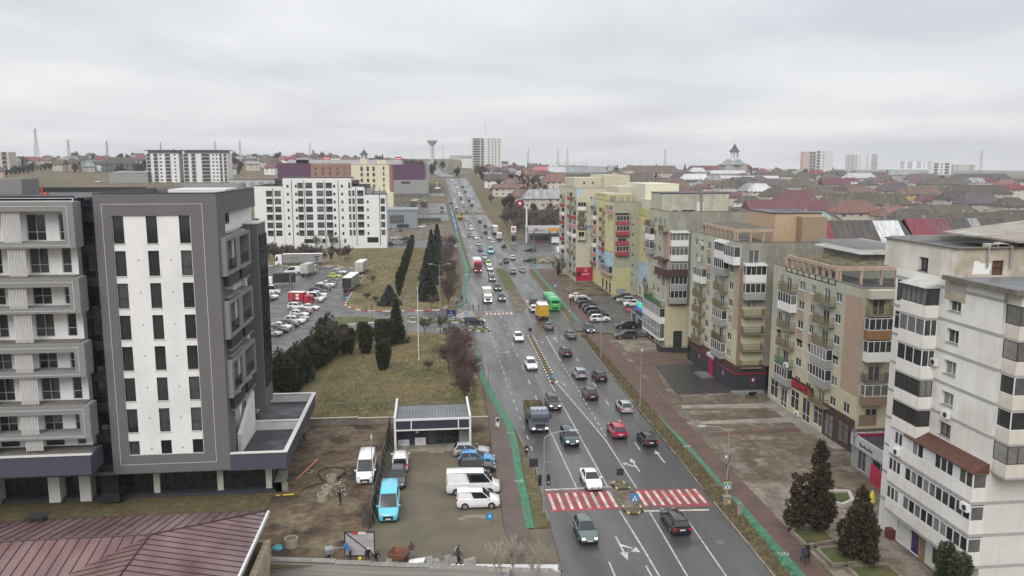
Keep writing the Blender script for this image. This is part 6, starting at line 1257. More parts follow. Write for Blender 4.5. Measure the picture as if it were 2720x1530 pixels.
def lorry(name,label,x,y,rz,Lb,W,Hb,boxm,roofm,cabc,rearm=None,cabH=2.9,cabL=2.0,nax=(1,),lit=True,print_=None,zf=1.0,gap=.25,cat='lorry',r=.48):
 root=thing(name,label,cat,(x,y,terrain(x,y)+.004),rz); L=Lb+gap+cabL; xr=-L/2; hw=W/2
 MB().box(xr,L/2-.6,-hw*.4,hw*.4,zf-.28,zf-.02).build('chassis',TRIM,root,world=False)
 b=MB().box(xr,xr+Lb,-hw,hw,zf,Hb).build('cargo_box',boxm,root,world=False); MB().box(xr-.02,xr+Lb+.02,-hw-.02,hw+.02,Hb,Hb+.08).build('box_roof',roofm,b,world=False); MB().box(xr-.03,xr,-hw*.96,hw*.96,zf+.1,Hb-.1).build('rear_door',rearm or boxm,b,world=False)
 for s_ in (-1,1): MB().box(xr-.05,xr-.02,min(s_*hw*.6,s_*hw*.9),max(s_*hw*.6,s_*hw*.9),zf-.25,zf-.1).build('tail_light',TAIL,root,world=False)
 MB().box(xr-.04,xr,-hw*.9,hw*.9,zf-.5,zf-.3).build('rear_bumper',TRIM,root,world=False)
 cab_parts(root,L/2-cabL,L/2,W*.97,cabH,paint(cabc),lit); axles(root,[L/2-cabL*.55]+[xr+a for a in nax],W,r)
 if print_:
  for s_,px0,px1,pz0,pz1 in print_: MB().box(xr+px0,xr+px1,min(s_*hw,s_*(hw+.02)),max(s_*hw,s_*(hw+.02)),pz0,pz1).build('side_print',WHITE_M if name!='semi_trailer_lorry' else TRIM,b,world=False)
 return root
WBOX=mat('white_box_body',(0.66,0.66,0.65),0.5,0.06,1); DBOX=mat('dirty_pale_box',(0.40,0.385,0.35),0.6,0.15,0.8,streak=0.3); GBOX=mat('grey_curtain',(0.22,0.22,0.215),0.6,0.08,0.6); KBOX=mat('black_curtain',(0.018,0.019,0.022),0.5,0.1,1); OBOX=mat('ochre_tarpaulin',(0.50,0.285,0.02),0.6,0.12,1.0,streak=0.2,streakcol=(0.3,0.2,0.04)); RBOX=mat('red_box_body',(0.36,0.018,0.03),0.45,0.05,1)
p=G('S',1125,535); lorry('box_lorry','ochre yellow box lorry with white roof behind the green bus',p.x,p.y+3.2,UPR,4.3,2.25,3.5,OBOX,WBOX,WHT,nax=(1.1,),lit=False,cabL=1.9,cabH=2.4,r=.4)
p=G('S',270,268); lorry('box_lorry','white box lorry stopped at the faded zebra crossing',p.x,p.y+3.1,DNR,4.3,2.2,3.3,DBOX,WBOX,WHT,nax=(1.1,),cabL=1.9,cabH=2.3,r=.38)
p=G('T',545,992); rl=lorry('box_lorry','red lorry with tall white box in the outer lane',p.x,p.y+5.2,DNR,7.6,2.5,3.9,WBOX,WBOX,(0.33,0.012,0.03),nax=(1.2,2.4),cabH=3.6,cabL=2.2)
p=G('T',890,475); lorry('box_lorry','small white box lorry driving up the road',p.x,p.y+3,UPR,4.2,2.2,3.3,WBOX,WBOX,WHT,rearm=DBOX,nax=(1.1,),lit=False,cabL=1.8,cabH=2.3,r=.4)
p=G('T',820,392); lorry('semi_lorry','long pale grey lorry ahead of the small white box lorry',p.x+.3,p.y+7,UPR,10.5,2.5,3.9,GBOX,WBOX,WHT,rearm=DBOX,nax=(1.5,2.8,4.1),lit=False)
p=G('p',630,340,0); lorry('semi_trailer_lorry','long white lorry with grey curtain trailer and dark T emblem',p.x-1.0,p.y+1.2,R(181),13.4,2.5,4.0,GBOX,WBOX,WHT,nax=(1.6,2.9,4.2),cabH=3.8,cabL=2.3,lit=False,zf=1.05,print_=[(1,.9,2.9,3.0,3.25),(1,1.6,1.85,1.6,3.0),(1,2.0,2.25,1.6,3.0),(1,8.2,10.5,2.6,2.8)])
p=G('p',700,492,0); lorry('box_lorry','dirty pale box lorry seen from behind in the supermarket car park',p.x,p.y+4.5,R(80),6.8,2.45,3.7,DBOX,DBOX,WHT,nax=(1.4,2.6),lit=False)
p=G('p',330,610,0); lorry('box_lorry','white lorry with black curtain box near the dark glass facade',p.x,p.y+.6,R(192),6.2,2.3,3.4,KBOX,KBOX,WHT,nax=(1.4,),cabL=2.0,cabH=2.5,lit=False,r=.4)
p=G('p',640,850,.3); lorry('box_van','red box van with white side print in the supermarket car park',p.x-.2,p.y,R(-16),3.9,2.15,3.0,RBOX,WBOX,(0.36,0.018,0.03),nax=(1.0,),cabL=1.9,cabH=2.4,lit=False,r=.36,print_=[(-1,2.0,2.8,2.1,2.7),(-1,2.0,2.8,1.3,1.9)])
p=G('p',1250,715,0); lorry('semi_lorry','dark-backed semi-trailer lorry parked on the supermarket drive',p.x+.7,p.y+7.6,R(84),12.0,2.5,4.0,GBOX,WBOX,WHT,rearm=KBOX,nax=(1.6,2.9,4.2),lit=False); p=G('p',1340,530,0); lorry('semi_lorry','pale box lorry parked ahead of the dark-backed trailer',p.x+1.4,p.y+16,R(84),9,2.5,3.9,DBOX,WBOX,WHT,nax=(1.6,2.9),lit=False)
# dump truck
p=G('R',410,940); dt=thing('dump_truck','blue grey dump truck with open olive tipper body','lorry',(p.x,p.y+3.9,.004),DNR); OLIV=mat('olive_tipper',(0.13,0.125,0.07),0.8,0.25,1,col2=(0.10,0.075,0.045),c2scale=0.8)
MB().box(-3.8,2.6,-.5,.5,.75,1.05).build('chassis',TRIM,dt,world=False); t=MB().box(-3.9,1.5,-1.2,1.2,1.1,1.2).box(-3.9,1.5,-1.25,-1.17,1.2,2.3).box(-3.9,1.5,1.17,1.25,1.2,2.3).box(-3.95,-3.87,-1.17,1.17,1.2,2.3).box(1.42,1.5,-1.17,1.17,1.2,2.6).build('tipper_body',OLIV,dt,world=False)
for x in (-3.0,-1.8,-.6,.6): MB().box(x-.05,x+.05,-1.31,-1.25,1.2,2.3).box(x-.05,x+.05,1.25,1.31,1.2,2.3).build('tipper_rib',OLIV,t,world=False)
cab_parts(dt,1.7,3.9,2.4,3.0,paint((0.10,0.12,0.16)),True,.6); axles(dt,[2.7,-1.2,-2.6],2.4,.5); MB().box(1.9,3.3,-1.0,1.0,3.0,3.1).build('roof_panel',paint((0.25,0.28,0.33)),dt,world=False)
for y in (-.8,-.3,.3,.8): MB().rod((3.35,y,3.0),(3.35,y,3.2),.07,None,8).build('roof_lamp',TRIM,dt,world=False)
# city bus
p=G('S',1305,392); BG=mat('bus_green',(0.035,0.40,0.115),0.35,0.06,1,coat=0.4); bs=thing('city_bus','bright green city bus stopped at the kerb','bus',(p.x,p.y+6.0,.004),UPR)
B=MB(); loft(B,[[(x,-w,.35),(x,-w,2.5),(x,-w*.9,2.85),(x,w*.9,2.85),(x,w,2.5),(x,w,.35)] for x,w in ((-6,1.2),(-5.85,1.27),(5.8,1.27),(6,1.2))]); B.build('body',BG,bs,world=False)
for s_ in (-1,1):
 for i in range(8): x0=-5.4+1.35*i; MB().box(x0,x0+1.22,min(s_*1.27,s_*1.285),max(s_*1.27,s_*1.285),1.2,2.3).build('side_window',CGL,bs,world=False)
 MB().box(-6.03,-5.98,min(s_*.85,s_*1.1),max(s_*.85,s_*1.1),.7,1.0).build('tail_light',TAIL,bs,world=False)
MB().box(-6.03,-5.95,-.9,.9,2.0,2.5).build('rear_window',CGL,bs,world=False); MB().box(-6.04,-6.0,-.6,.6,1.55,1.75).build('destination_sign',mat('amber_sign',(0.30,0.35,0.05),0.5,0.1,2,emit=0.3),bs,world=False); MB().box(-6.02,-5.97,-.7,.7,.55,.95).build('engine_grille',TRIM,bs,world=False); MB().box(5.98,6.03,-1.1,1.1,1.0,2.5).build('windscreen',CGL,bs,world=False)
for x0,x1 in ((-4.8,-2.2),(-1.2,1.0),(2.0,4.2)): MB().box(x0,x1,-.8,.8,2.85,3.12).build('roof_unit',paint((0.10,0.45,0.20)),bs,world=False)
axles(bs,[-3.6,3.4],2.5,.48)
# ---------------------------------------------------------------- vegetation
BARK=mat('grey_brown_bark',(0.085,0.068,0.052),0.95,0.2,4); BARK_R=mat('reddish_twigs',(0.098,0.066,0.060),0.95,0.25,1.5); TWIG=mat('grey_twigs',(0.11,0.09,0.078),0.95,0.25,1.5); BIRCH=mat('pale_birch_bark',(0.36,0.31,0.25),0.9,0.25,3)
def leafmat(n,c,c2): return mat(n,c,0.85,0.35,2.2,col2=c2,c2scale=0.9,c2pos=(0.4,0.62),rnd=0.15)
LF_D=leafmat('dark_conifer',(0.020,0.028,0.012),(0.042,0.050,0.020)); LF_G=leafmat('thuja_green',(0.026,0.033,0.013),(0.052,0.056,0.021)); LF_B=leafmat('blue_spruce',(0.030,0.042,0.038),(0.05,0.062,0.055)); LF_R=leafmat('bronze_thuja',(0.026,0.019,0.010),(0.050,0.036,0.018)); LF_S=leafmat('spruce_green',(0.028,0.037,0.026),(0.048,0.058,0.042)); LF_F=leafmat('far_trees',(0.030,0.030,0.022),(0.05,0.046,0.035))
def bare_mesh(seed,h,spread,nb=7,levels=4,thick=.16,tw=.016,up=.55):
 rnd=random.Random(seed); T=MB(); Bm=MB()
 def grow(p,d,l,r,lev):
  steps=2 if lev<levels else 1; q=p
  for i in range(steps):
   d=(d+Vector((rnd.gauss(0,.13),rnd.gauss(0,.13),rnd.gauss(0,.08)))).normalized(); e_=q+d*(l/steps); r1=r*(.82 if steps>1 else .45)
   Bm.rod(q,e_,max(r,tw),max(r1,tw*.7),3 if lev>1 else 5,0,False); q=e_; r=r1
   if lev<levels:
    n=rnd.choice((2,3,3)) if lev<levels-1 else rnd.choice((3,4,4))
    for k in range(n):
     a=rnd.uniform(0,6.283); v=d.orthogonal().normalized(); v.rotate(Matrix.Rotation(a,3,d)); nd=(d*rnd.uniform(.5,.9)+v*rnd.uniform(.5,.95)*spread+Vector((0,0,up*.5))).normalized(); grow(q,nd,l*rnd.uniform(.5,.72),r*.62,lev+1)
 th=h*rnd.uniform(.16,.22); T.rod((0,0,-.05),(0,0,th),thick,thick*.8,8)
 for k in range(nb):
  a=6.283*k/nb+rnd.uniform(-.3,.3); grow(Vector((0,0,th*rnd.uniform(.75,1))),Vector((math.cos(a)*spread*.62,math.sin(a)*spread*.62,1)).normalized(),h*rnd.uniform(.28,.36),thick*.48,1)
 return T,Bm
PROTO={}
def bare_proto(key,seed,h,spread,m,bark=BARK,**k):
 T,Bm=bare_mesh(seed,h,spread,**k); PROTO[key]=(T.mesh('trunk',bark),Bm.mesh('branches',m))
bare_proto('red1',1,7.0,.85,BARK_R,levels=4,nb=7,tw=.02); bare_proto('red2',2,7.0,.75,BARK_R,levels=4,nb=7,tw=.02); bare_proto('thick',12,7.5,.7,BARK_R,levels=4,nb=8,tw=.045); bare_proto('grey1',3,8.0,.8,TWIG,levels=4,nb=6,tw=.020); bare_proto('grey2',4,8.0,.7,TWIG,levels=4,nb=5,tw=.03); bare_proto('birch',5,6.0,.55,BIRCH,bark=BIRCH,levels=3,nb=6,thick=.09,tw=.015,up=.9); bare_proto('farwood',16,9.0,.6,TWIG,levels=3,nb=7,tw=.11,up=.8); bare_proto('wood',6,9.5,.55,TWIG,levels=4,nb=6,tw=.05,up=.9); bare_proto('bush',8,2.2,1.2,BARK_R,levels=3,nb=9,tw=.02,thick=.05)
def leaf_crown(seed,n,fn,size,droop=0.0):
 """many small leaf faces; fn(rnd) gives a point and its outward direction"""
 rnd=random.Random(seed); mb=MB()
 for i in range(n):
  p,o=fn(rnd); p=Vector(p); o=Vector(o).normalized()
  a=Vector((rnd.gauss(0,1),rnd.gauss(0,1),rnd.gauss(0,1))).normalized(); d=(o*.9+a*.75+Vector((0,0,-droop))).normalized(); s_=size*rnd.uniform(.55,1.35); u=d.orthogonal().normalized(); u.rotate(Matrix.Rotation(rnd.uniform(0,6.28),3,d))
  b=len(mb.v); mb.v+=[tuple(p-u*s_*.42),tuple(p+u*s_*.42),tuple(p+d*s_+u*s_*.1)]; mb.f.append((b,b+1,b+2)); mb.m.append(0)
 return mb
def column_fn(h,r,lob=0.12,seed=0):
 ph=random.Random(seed).uniform(0,6)
 def f(rnd):
  t=rnd.random()**.9; z=.1+t*(h-.15); rr=r*(math.sin(math.pi*min(1,.12+.88*(1-t)**.75*.98))**.55 if t>.0 else 1)*(.55+.45*min(1,t*6+.4)); a=rnd.uniform(0,6.283); rr*=1+lob*math.sin(3*a+ph+z*1.7)+.09*math.sin(7*a+z*4)
  k=rnd.random()**.35; return (rr*k*math.cos(a),rr*k*math.sin(a),z),(math.cos(a),math.sin(a),.8)
 return f
def cone_fn(h,r,tiers=12,z0=.35):
 def f(rnd):
  t=rnd.random()**1.25; i=int(t*tiers); base=i/tiers; fr=rnd.random()**.6; rr=r*(1-base)*(.25+.75*fr)*(1+.12*math.sin(i*2.3)); a=int(rnd.random()*(9+i%3))/(9+i%3)*6.283+i*.7+rnd.gauss(0,.10)
  z=z0+base*(h-z0)+(1-fr)*h/tiers*1.15-fr*.10*r*(1-base)+rnd.gauss(0,.05); return (rr*math.cos(a),rr*math.sin(a),min(z,h)),(math.cos(a),math.sin(a),.15)
 return f
def lobes_fn(lobes):
 def f(rnd):
  x,y,z,rx,rz=rnd.choices(lobes,[l[3]*l[3]*l[4] for l in lobes])[0]
  while True:
   a,b,c=rnd.uniform(-1,1),rnd.uniform(-1,1),rnd.uniform(-1,1)
   if .25<a*a+b*b+c*c<1: break
  return (x+a*rx,y+b*rx,z+c*rz),(a,b,c+.3)
 return f
def core(h,r,z0=.3,n=9,m=None,tip=.1):
 return MB().lathe([(r*.5,z0),(r*.72,h*.25),(r*.62,h*.55),(r*.32,h*.82),(tip*.3,h*.93)],n)
def conifer_proto(key,mb,h,m,core_mb=None,tr=.14):
 t=MB().rod((0,0,-.05),(0,0,h*.9),tr,.03,7)
 if core_mb:
  b=len(mb.v); mb.v+=core_mb.v; mb.f+=[tuple(b+i for i in f) for f in core_mb.f]; mb.m+=[0]*len(core_mb.f)
 PROTO[key]=(t.mesh('trunk',BARK),mb.mesh('crown',m))
conifer_proto('col1',leaf_crown(1,3200,column_fn(5.5,.95,seed=1),.26),5.5,LF_G,core(5.5,.8)); conifer_proto('col2',leaf_crown(2,3200,column_fn(5.0,.85,seed=2),.26),5.0,LF_G,core(5,.7)); conifer_proto('cyp',leaf_crown(3,2600,column_fn(6.0,.8,.06,3),.28),6.0,LF_G,core(6,.68))
conifer_proto('spr1',leaf_crown(4,5200,cone_fn(12,3.0,13,.4),.55,.2),12,LF_S,core(12,1.5,.8)); conifer_proto('spr2',leaf_crown(5,4600,cone_fn(9,2.4,13,.4),.40,.15),9,LF_D,core(9,1.3,.6)); conifer_proto('blu',leaf_crown(6,4200,cone_fn(4.6,3.0,8,.25),.34,.1),4.6,LF_B,core(4.6,1.7,.2))
conifer_proto('hed1',leaf_crown(7,5200,lobes_fn([(0,0,2.2,2.0,2.2),(.5,.4,4.2,1.5,1.6),(-.7,-.3,3.6,1.3,1.5),(.2,-.6,5.4,.8,1.2),(-1.2,.6,1.6,1.3,1.5),(1.2,-.7,1.8,1.4,1.6)]),.34),6,LF_D,core(5.2,1.7)); conifer_proto('hed2',leaf_crown(8,5200,lobes_fn([(0,0,1.9,2.1,2.0),(-.6,.3,3.8,1.3,1.7),(.8,-.2,3.2,1.3,1.5),(0,.2,5.0,.7,1.1),(1.3,.8,1.4,1.2,1.4),(-1.2,-.7,1.5,1.3,1.5)]),.34),5.6,LF_G,core(4.8,1.7))
def ragged(h,r,n,seed,lean=0.0):
 q=random.Random(seed); L=[]
 for i in range(n):
  t=(i+.5)/n; z=.9+t*(h-1.2); rr=r*(1-t)**.75*q.uniform(.35,1.0); a=i*2.4+q.uniform(-.5,.5); L.append((rr*math.cos(a)+lean*t,rr*math.sin(a),z,q.uniform(.42,.72)*(1.25-.7*t),q.uniform(.5,.95)*(1.2-.5*t)))
 return L
conifer_proto('brz1',leaf_crown(9,9000,lobes_fn(ragged(8.8,1.9,30,3,.3)+[(x-2.0,y*.7,z*.78,rx*.8,rz*.9) for x,y,z,rx,rz in ragged(7.2,.8,10,4)]),.27),8.8,LF_R,core(7.5,.7,.9)); conifer_proto('brz2',leaf_crown(10,7500,lobes_fn(ragged(6.8,1.9,26,8,.2)),.27),6.6,LF_R,core(5.6,.65,.7)); conifer_proto('far',leaf_crown(11,420,lobes_fn([(0,0,4,2.6,2.4),(.8,.4,6,1.8,1.6),(-1.2,0,3.4,1.8,1.6)]),.9),7,LF_F,core(6.5,1.8))
conifer_proto('farspr',leaf_crown(12,420,cone_fn(12,2.6,9,.4),.95,.1),12,LF_S,core(12,1.5,.5))
def plant(key,x,y,sc=1.0,label='',cat='tree',name='tree',group=None,rz=None,z=None,szz=None):
 t,c=PROTO[key]; o=thing(name,label,cat,(x,y,terrain(x,y) if z is None else z),random.uniform(0,6.28) if rz is None else rz,group); o.scale=(sc,sc,szz or sc)
 obj('trunk',t,o,world=False); obj('crown' if c.name.startswith('crown') else 'branches',c,o,world=False); return o
random.seed(21)
def gp(k,x,y): p=G(k,x,y); return p.x,p.y
# conifer screen beside the car park
for i in range(11):
 t=i/10; plant(('hed1','hed2')[i%2],-21.5+3.6*t+random.uniform(-.5,.5),121+27*t,random.uniform(.88,1.12),'dense dark evergreen in the screen between lawn and supermarket drive',name='evergreen_tree',group='evergreen screen beside the drive')
for (x,y,k,s_,l) in ((770,990,'col1',1.0,'column thuja left of its twin beside the bare tree'),(815,985,'col2',.95,'column thuja right of its twin beside the bare tree'),(915,985,'col1',1.08,'tall column thuja pair member before the yellow board'),(950,985,'col2',1.05,'slim column thuja close to the tall one before the yellow board'),(1040,940,'col1',1.0,'column thuja beside the dark spruce'),(1075,930,'col2',1.05,'column thuja just left of the dark spruce'),(1125,930,'col1',.95,'column thuja in front of the dark spruce'),(1050,1112,'col2',.95,'column thuja alone on the lawn, nearer the pavilion'),(1085,1105,'col1',.95,'column thuja alone on the lawn, the left twin')): plant(k,*gp('C',x,y),s_,l,name='thuja')
plant('spr2',*gp('C',1170,895),.95,'dark spruce beside the concrete post on the lawn',name='spruce'); plant('blu',*gp('C',1115,608),1.05,'wide low blue spruce near the car park kerb',name='blue_spruce')
for i in range(10):
 a=Vector((*gp('C',1188,538),0)); b=Vector((*gp('C',1290,190),0)); p=a+(b-a)*(i/9); plant('cyp',p.x,p.y,random.uniform(.95,1.1),'clipped column cypress in the straight row across the lawn',name='cypress',group='cypress row on the lawn')
for i in range(15):
 y=203+i*9.5; plant('spr1',.4+i*.22+random.uniform(-1.3,1.3),y,random.uniform(.72,.98),'tall spruce in the row along the left sidewalk',name='spruce',group='spruces along the left sidewalk',szz=random.uniform(.5,.86))
for i in range(16):
 y=196+i*9.5; plant(('red1','red2','grey1')[i%3],5.2+i*.30+random.uniform(-1,1),y,random.uniform(.85,1.1),'bare reddish street tree between the spruces and the sidewalk',group='bare trees along the left sidewalk')
for (x,y,k,s_,l) in ((5.2,111.5,'red1',1.0,'bare reddish tree right behind the pavilion'),(5.6,119,'red2',1.05,'bare reddish tree beside the cycle lane, second from the pavilion'),(5.0,127,'red1',1.1,'bare reddish tree beside the cycle lane, third from the pavilion'),(5.4,135,'red2',1.05,'bare reddish tree beside the cycle lane, fourth from the pavilion'),(5.2,143,'red1',1.0,'bare reddish tree nearest the supermarket junction'),(3.4,131,'red2',.85,'smaller bare tree standing on the lawn behind the roadside trees')): plant(k,x,y,s_,l)
x,y=gp('C',695,1010); plant('grey1',x,y,1.05,'tall bare grey tree at the end of the evergreen screen'); plant('grey2',*gp('C',1385,832),.55,'small bare tree beside the junction island'); plant('grey2',*gp('C',1505,825),.6,'thin bare tree under the blue METRO sign'); plant('grey2',*gp('C',1440,640),.55,'bare tree near the zebra hatching'); plant('bush',*gp('C',940,570),1.3,'low reddish bush beside the car park kerb','bush','bush'); plant('bush',*gp('C',985,440),1.5,'wide reddish bush on the lawn bank','bush','bush'); plant('bush',*gp('C',1010,590),1.2,'small reddish bush next to the blue spruce','bush','bush'); plant('bush',*gp('C',860,900),1.8,'brown bush behind the column thujas','bush','bush'); plant('bush',*gp('C',1000,880),1.8,'brown bush left of the dark spruce','bush','bush'); plant('bush',*gp('C',745,910),1.7,'brown bush near the bare grey tree','bush','bush'); plant('bush',*gp('C',1420,1110),1.1,'low brown shrub on the lawn','bush','bush')
for i in range(30): plant(('thick','farwood')[i%3==2],-74+1.55*i+random.uniform(-1,1),286+random.uniform(-2,26),random.uniform(.65,.9),'bare reddish tree in the thicket before the white block',group='thicket before the white block')
for x in (-45,-38.5): plant('grey1',x,334,.9 if x<-40 else 1.0,'bare tree close to the white block wall' if x<-40 else 'spreading bare tree before the white block entrance')
# right side
x,y=gp('E',1070,1190); plant('brz1',x,y+.3,1.0,'tall bronze evergreen with a side lobe in the stone planter','tree','evergreen_tree',rz=.0,z=.2); x,y=gp('E',1330,1385); plant('brz2',x,y+.2,1.0,'shorter bronze evergreen in the next planter','tree','evergreen_tree',rz=.2,z=.2)
for (a,l) in ((690,'round-topped dark thuja beside the white tower, left one'),(800,'round-topped dark thuja beside the white tower, taller one')): p=PX('H',a,1440,39.6); plant('col1',39.4,p.y-.6,.7 if a<700 else .78,l,'tree','thuja',z=.1,szz=.95)
plant('grey1',*gp('T',1870,1050),.95,'spreading bare tree on the corner by the red banner'); plant('col2',*gp('T',1830,1030),.62,'dark rounded shrub beside the spreading bare tree','shrub','shrub'); plant('red1',*gp('h',205,1240),.62,'small bare red tree before the red banner'); plant('grey2',*gp('h',255,1160),.5,'thin bare tree against the cream end wall')
for i in range(80): 
 y=random.uniform(373,450); plant(('wood','farwood')[i%2],random.uniform(40,104),y,random.uniform(.95,1.35),'bare grey tree in the wood behind the petrol station',group='wood behind the petrol station')
for i in range(16): plant('far',random.uniform(46,75),random.uniform(280,330) if i<7 else random.uniform(420,600),random.uniform(.3,.55) if i<7 else random.uniform(.6,1.0),'dark evergreen shrub around the petrol station garden' if i<7 else 'dark evergreen on the slope beside the hill road','tree','evergreen_tree',group='petrol station shrubs' if i<7 else 'evergreens on the slope')
for (x,y,l) in ((G('D',2140,1440).x-.6,64.6,'pale birch with several stems at the corner of the courtyard'),(G('D',1950,1430).x,63.6,'thin pale birch at the foot of the retaining wall'),(8.6,62.6,'leafless pale birch beside the grey trunk')): plant('birch',x,y,.8,l,name='birch_tree',z=-1.2)
# planters
for (pts,l) in (([(33.4,67.6),(36.5,67.6),(36.4,65.0),(33.4,64.4)],'stone-edged planter around the tall bronze evergreen'),([(34.0,63.8),(38.2,63.9),(38.2,61.0),(34.0,60.8)],'stone-edged planter around the shorter bronze evergreen'),([(35.0,60.3),(38.6,60.4),(38.6,57),(35,57)],'stone-edged planter at the edge of the plaza')):
 o=thing('planter',l,'planter',(pts[0][0],pts[0][1],.09),off=True)
 for a,b in zip(pts,pts[1:]+pts[:1]):
  a=Vector(a); b=Vector(b); d=(b-a).normalized(); n=Vector((-d.y,d.x))*.14; MB().prism([tuple(a-n-d*.14),tuple(b-n+d*.14),tuple(b+n+d*.14),tuple(a+n-d*.14)],.08,.46+.002*a.x-.07).build('edge_stone',PLAZA_P,o)
 MB().poly([(p_[0],p_[1],.38) for p_ in reversed(pts)]).build('soil',GRASS_G,o)
o=thing('planter_bench','angular pale stone seat edge around a lawn bed by the low shop','planter',(40,75,.09),off=True)
for a,b in zip([(39.5,74.6),(41.0,72.3),(42.6,73.2),(43.4,75.4),(40.0,75.8)],[(41.0,72.3),(42.6,73.2),(43.4,75.4),(40.0,75.8),(39.5,74.6)]):
 a=Vector(a); b=Vector(b); d=(b-a).normalized(); n=Vector((-d.y,d.x))*.16; MB().prism([tuple(a-n),tuple(b-n),tuple(b+n),tuple(a+n)],.08,.5+.004*a.x-.15).build('seat_stone',mat('pale_stone',(0.42,0.39,0.34),0.8,0.1,2),o)
MB().poly([(39.6,74.6,.3),(41,72.4,.3),(42.5,73.3,.3),(43.3,75.3,.3),(40,75.7,.3)]).build('soil',GRASS_G,o)
# grass tufts over the lawns
def tufts(name,poly,n,size,m,seed,z=0.0):
 rnd=random.Random(seed); xs=[p[0] for p in poly]; ys=[p[1] for p in poly]; mb=MB(); c=0
 def inside(x,y):
  r=False
  for i in range(len(poly)):
   (x1,y1),(x2,y2)=poly[i],poly[i-1]
   if (y1>y)!=(y2>y) and x<(x2-x1)*(y-y1)/(y2-y1)+x1: r=not r
  return r
 while c<n:
  x,y=rnd.uniform(min(xs),max(xs)),rnd.uniform(min(ys),max(ys))
  if not inside(x,y): continue
  c+=1; s_=size*rnd.uniform(.5,1.6); a=rnd.uniform(0,6.28); lx,ly=rnd.gauss(0,.6)*s_,rnd.gauss(0,.6)*s_; b=len(mb.v); mb.v+=[(x-math.cos(a)*s_*.35,y-math.sin(a)*s_*.35,z-.02),(x+math.cos(a)*s_*.35,y+math.sin(a)*s_*.35,z-.02),(x+lx,y+ly,z+s_)]; mb.f.append((b,b+1,b+2)); mb.m.append(0)
 tag(mb.build(name,m),{'lawn_grass':'long dry yellowish grass on the lawn behind the pavilion','bank_grass':'dry grass on the bank beyond the supermarket junction','verge_grass_blades':'short brown grass on the right road verge'}[name],'grass',kind='stuff')
TUFT=mat('straw_blades',(0.17,0.135,0.062),0.95,0.3,0.5,col2=(0.11,0.105,0.04),c2scale=0.12,c3=((0.21,0.17,0.09),0.3,0.55,0.65))
tufts('lawn_grass',[(-17,105),(7,105),(7.5,150),(2,160),(-15,160)],30000,.13,TUFT,1); tufts('bank_grass',[(-19,200),(-15,192),(2,190),(6,200),(9,330),(-30,332),(-30,280),(-19,262)],20000,.2,TUFT,2); tufts('verge_grass_blades',[(28.7,44),(30,44),(30.6,75),(31.8,139),(32,157),(30.6,157),(29.0,100),(28.8,78)],9000,.13,mat('verge_blades',(0.10,0.078,0.034),0.95,0.3,1.0),3,.1)
# ---------------------------------------------------------------- street furniture
POLE=mat('galvanised_pole',(0.30,0.30,0.29),0.5,0.12,1.5,metal=0.3); BLUES=mat('sign_blue',(0.02,0.22,0.46),0.4,0.03,2); WHITES=mat('sign_white',(0.72,0.72,0.72),0.4,0.02,2); YELS=mat('sign_yellow',(0.62,0.58,0.04),0.45,0.03,2)
def lamp(x,y,h,arms,label,al=2.2,z=0.0,base=None,group=None,curve=True):
 o=thing('street_lamp',label,'street lamp',(x,y,terrain(x,y)+z),group=group); MB().rod((0,0,-.05),(0,0,h*.35),.11,.09,8).rod((0,0,h*.35),(0,0,h),.08,.055,8,0,False).build('pole',POLE,o,world=False)
 for (ax,ay) in arms:
  q=MB(); pr_=Vector((0,0,h)); n=5
  for k in range(1,n+1):
   t=k/n; e_=Vector((ax*al*(t**1.4 if curve else t),ay*al*(t**1.4 if curve else t),h+.7*math.sin(t*math.pi/2))); q.rod(pr_,e_,.045,.04,6,0,False); pr_=e_
  q.build('arm',POLE,o,world=False); d=Vector((ax,ay,0)); c=pr_+d*.3
  MB().prism([(c.x+d.x*u-d.y*v,c.y+d.y*u+d.x*v) for u,v in ((-.4,-.11),(.4,-.09),(.4,.09),(-.4,.11))],c.z-.06,c.z+.06).build('lamp_head',mat('lamp_head_grey',(0.45,0.45,0.44),0.5,0.05,2),o,world=False)
 if base: MB().box(-.3,.3,-.3,.3,-.02,.75).build('plinth',base,o,world=False)
 MB().rod((0,0,0),(0,0,.25),.16,.14,8).build('base_sleeve',POLE,o,world=False)
 return o
def height_at(k,x,y,Y): return PY(k,x,y,Y).z
p=G('A',395,995); L1=lamp(p.x,p.y,height_at('A',405,420,p.y)-.4,[(1,0)],'curved street lamp with traffic signal beside the red zebra crossing',2.6)
p=G('B',427,955); lamp(p.x,p.y,height_at('B',430,720,p.y),[(1,0)],'curved street lamp at the bend of the left cycle lane',2.6)
p=G('B',1293,727); lamp(p.x,p.y,height_at('B',1300,360,p.y),[(-1,0)],'street lamp on the verge before the car park driveway',1.6,.1); p=G('B',1595,1097); lamp(p.x,p.y,height_at('B',1607,700,p.y),[(-.2,-1)],'straight street lamp on the right verge beside the dark car park',.7,.1)
p=G('X',490,925); L5=lamp(p.x,p.y,height_at('X',512,375,p.y)-.5,[(-1,0)],'street lamp with cables and crossing sign beside the right sidewalk',2.6,.1); q=MB()
for i in range(26): a=i*.55; q.rod((.13*math.cos(a),.13*math.sin(a),1.2+i*.16),(.15*math.cos(a+.7),.15*math.sin(a+.7),1.36+i*.16),.035,None,4)
q.build('cable_coil',BLACK,L5,world=False); MB().rod((0,0,4.5),(.75,0,4.6),.02,None,4).build('bracket',GREY_M,L5,world=False); MB().lathe([(.09,4.75),(.12,4.9),(.06,5.05)],8,0,-.2,0).build('camera_dome',WHITE_M,L5,world=False)
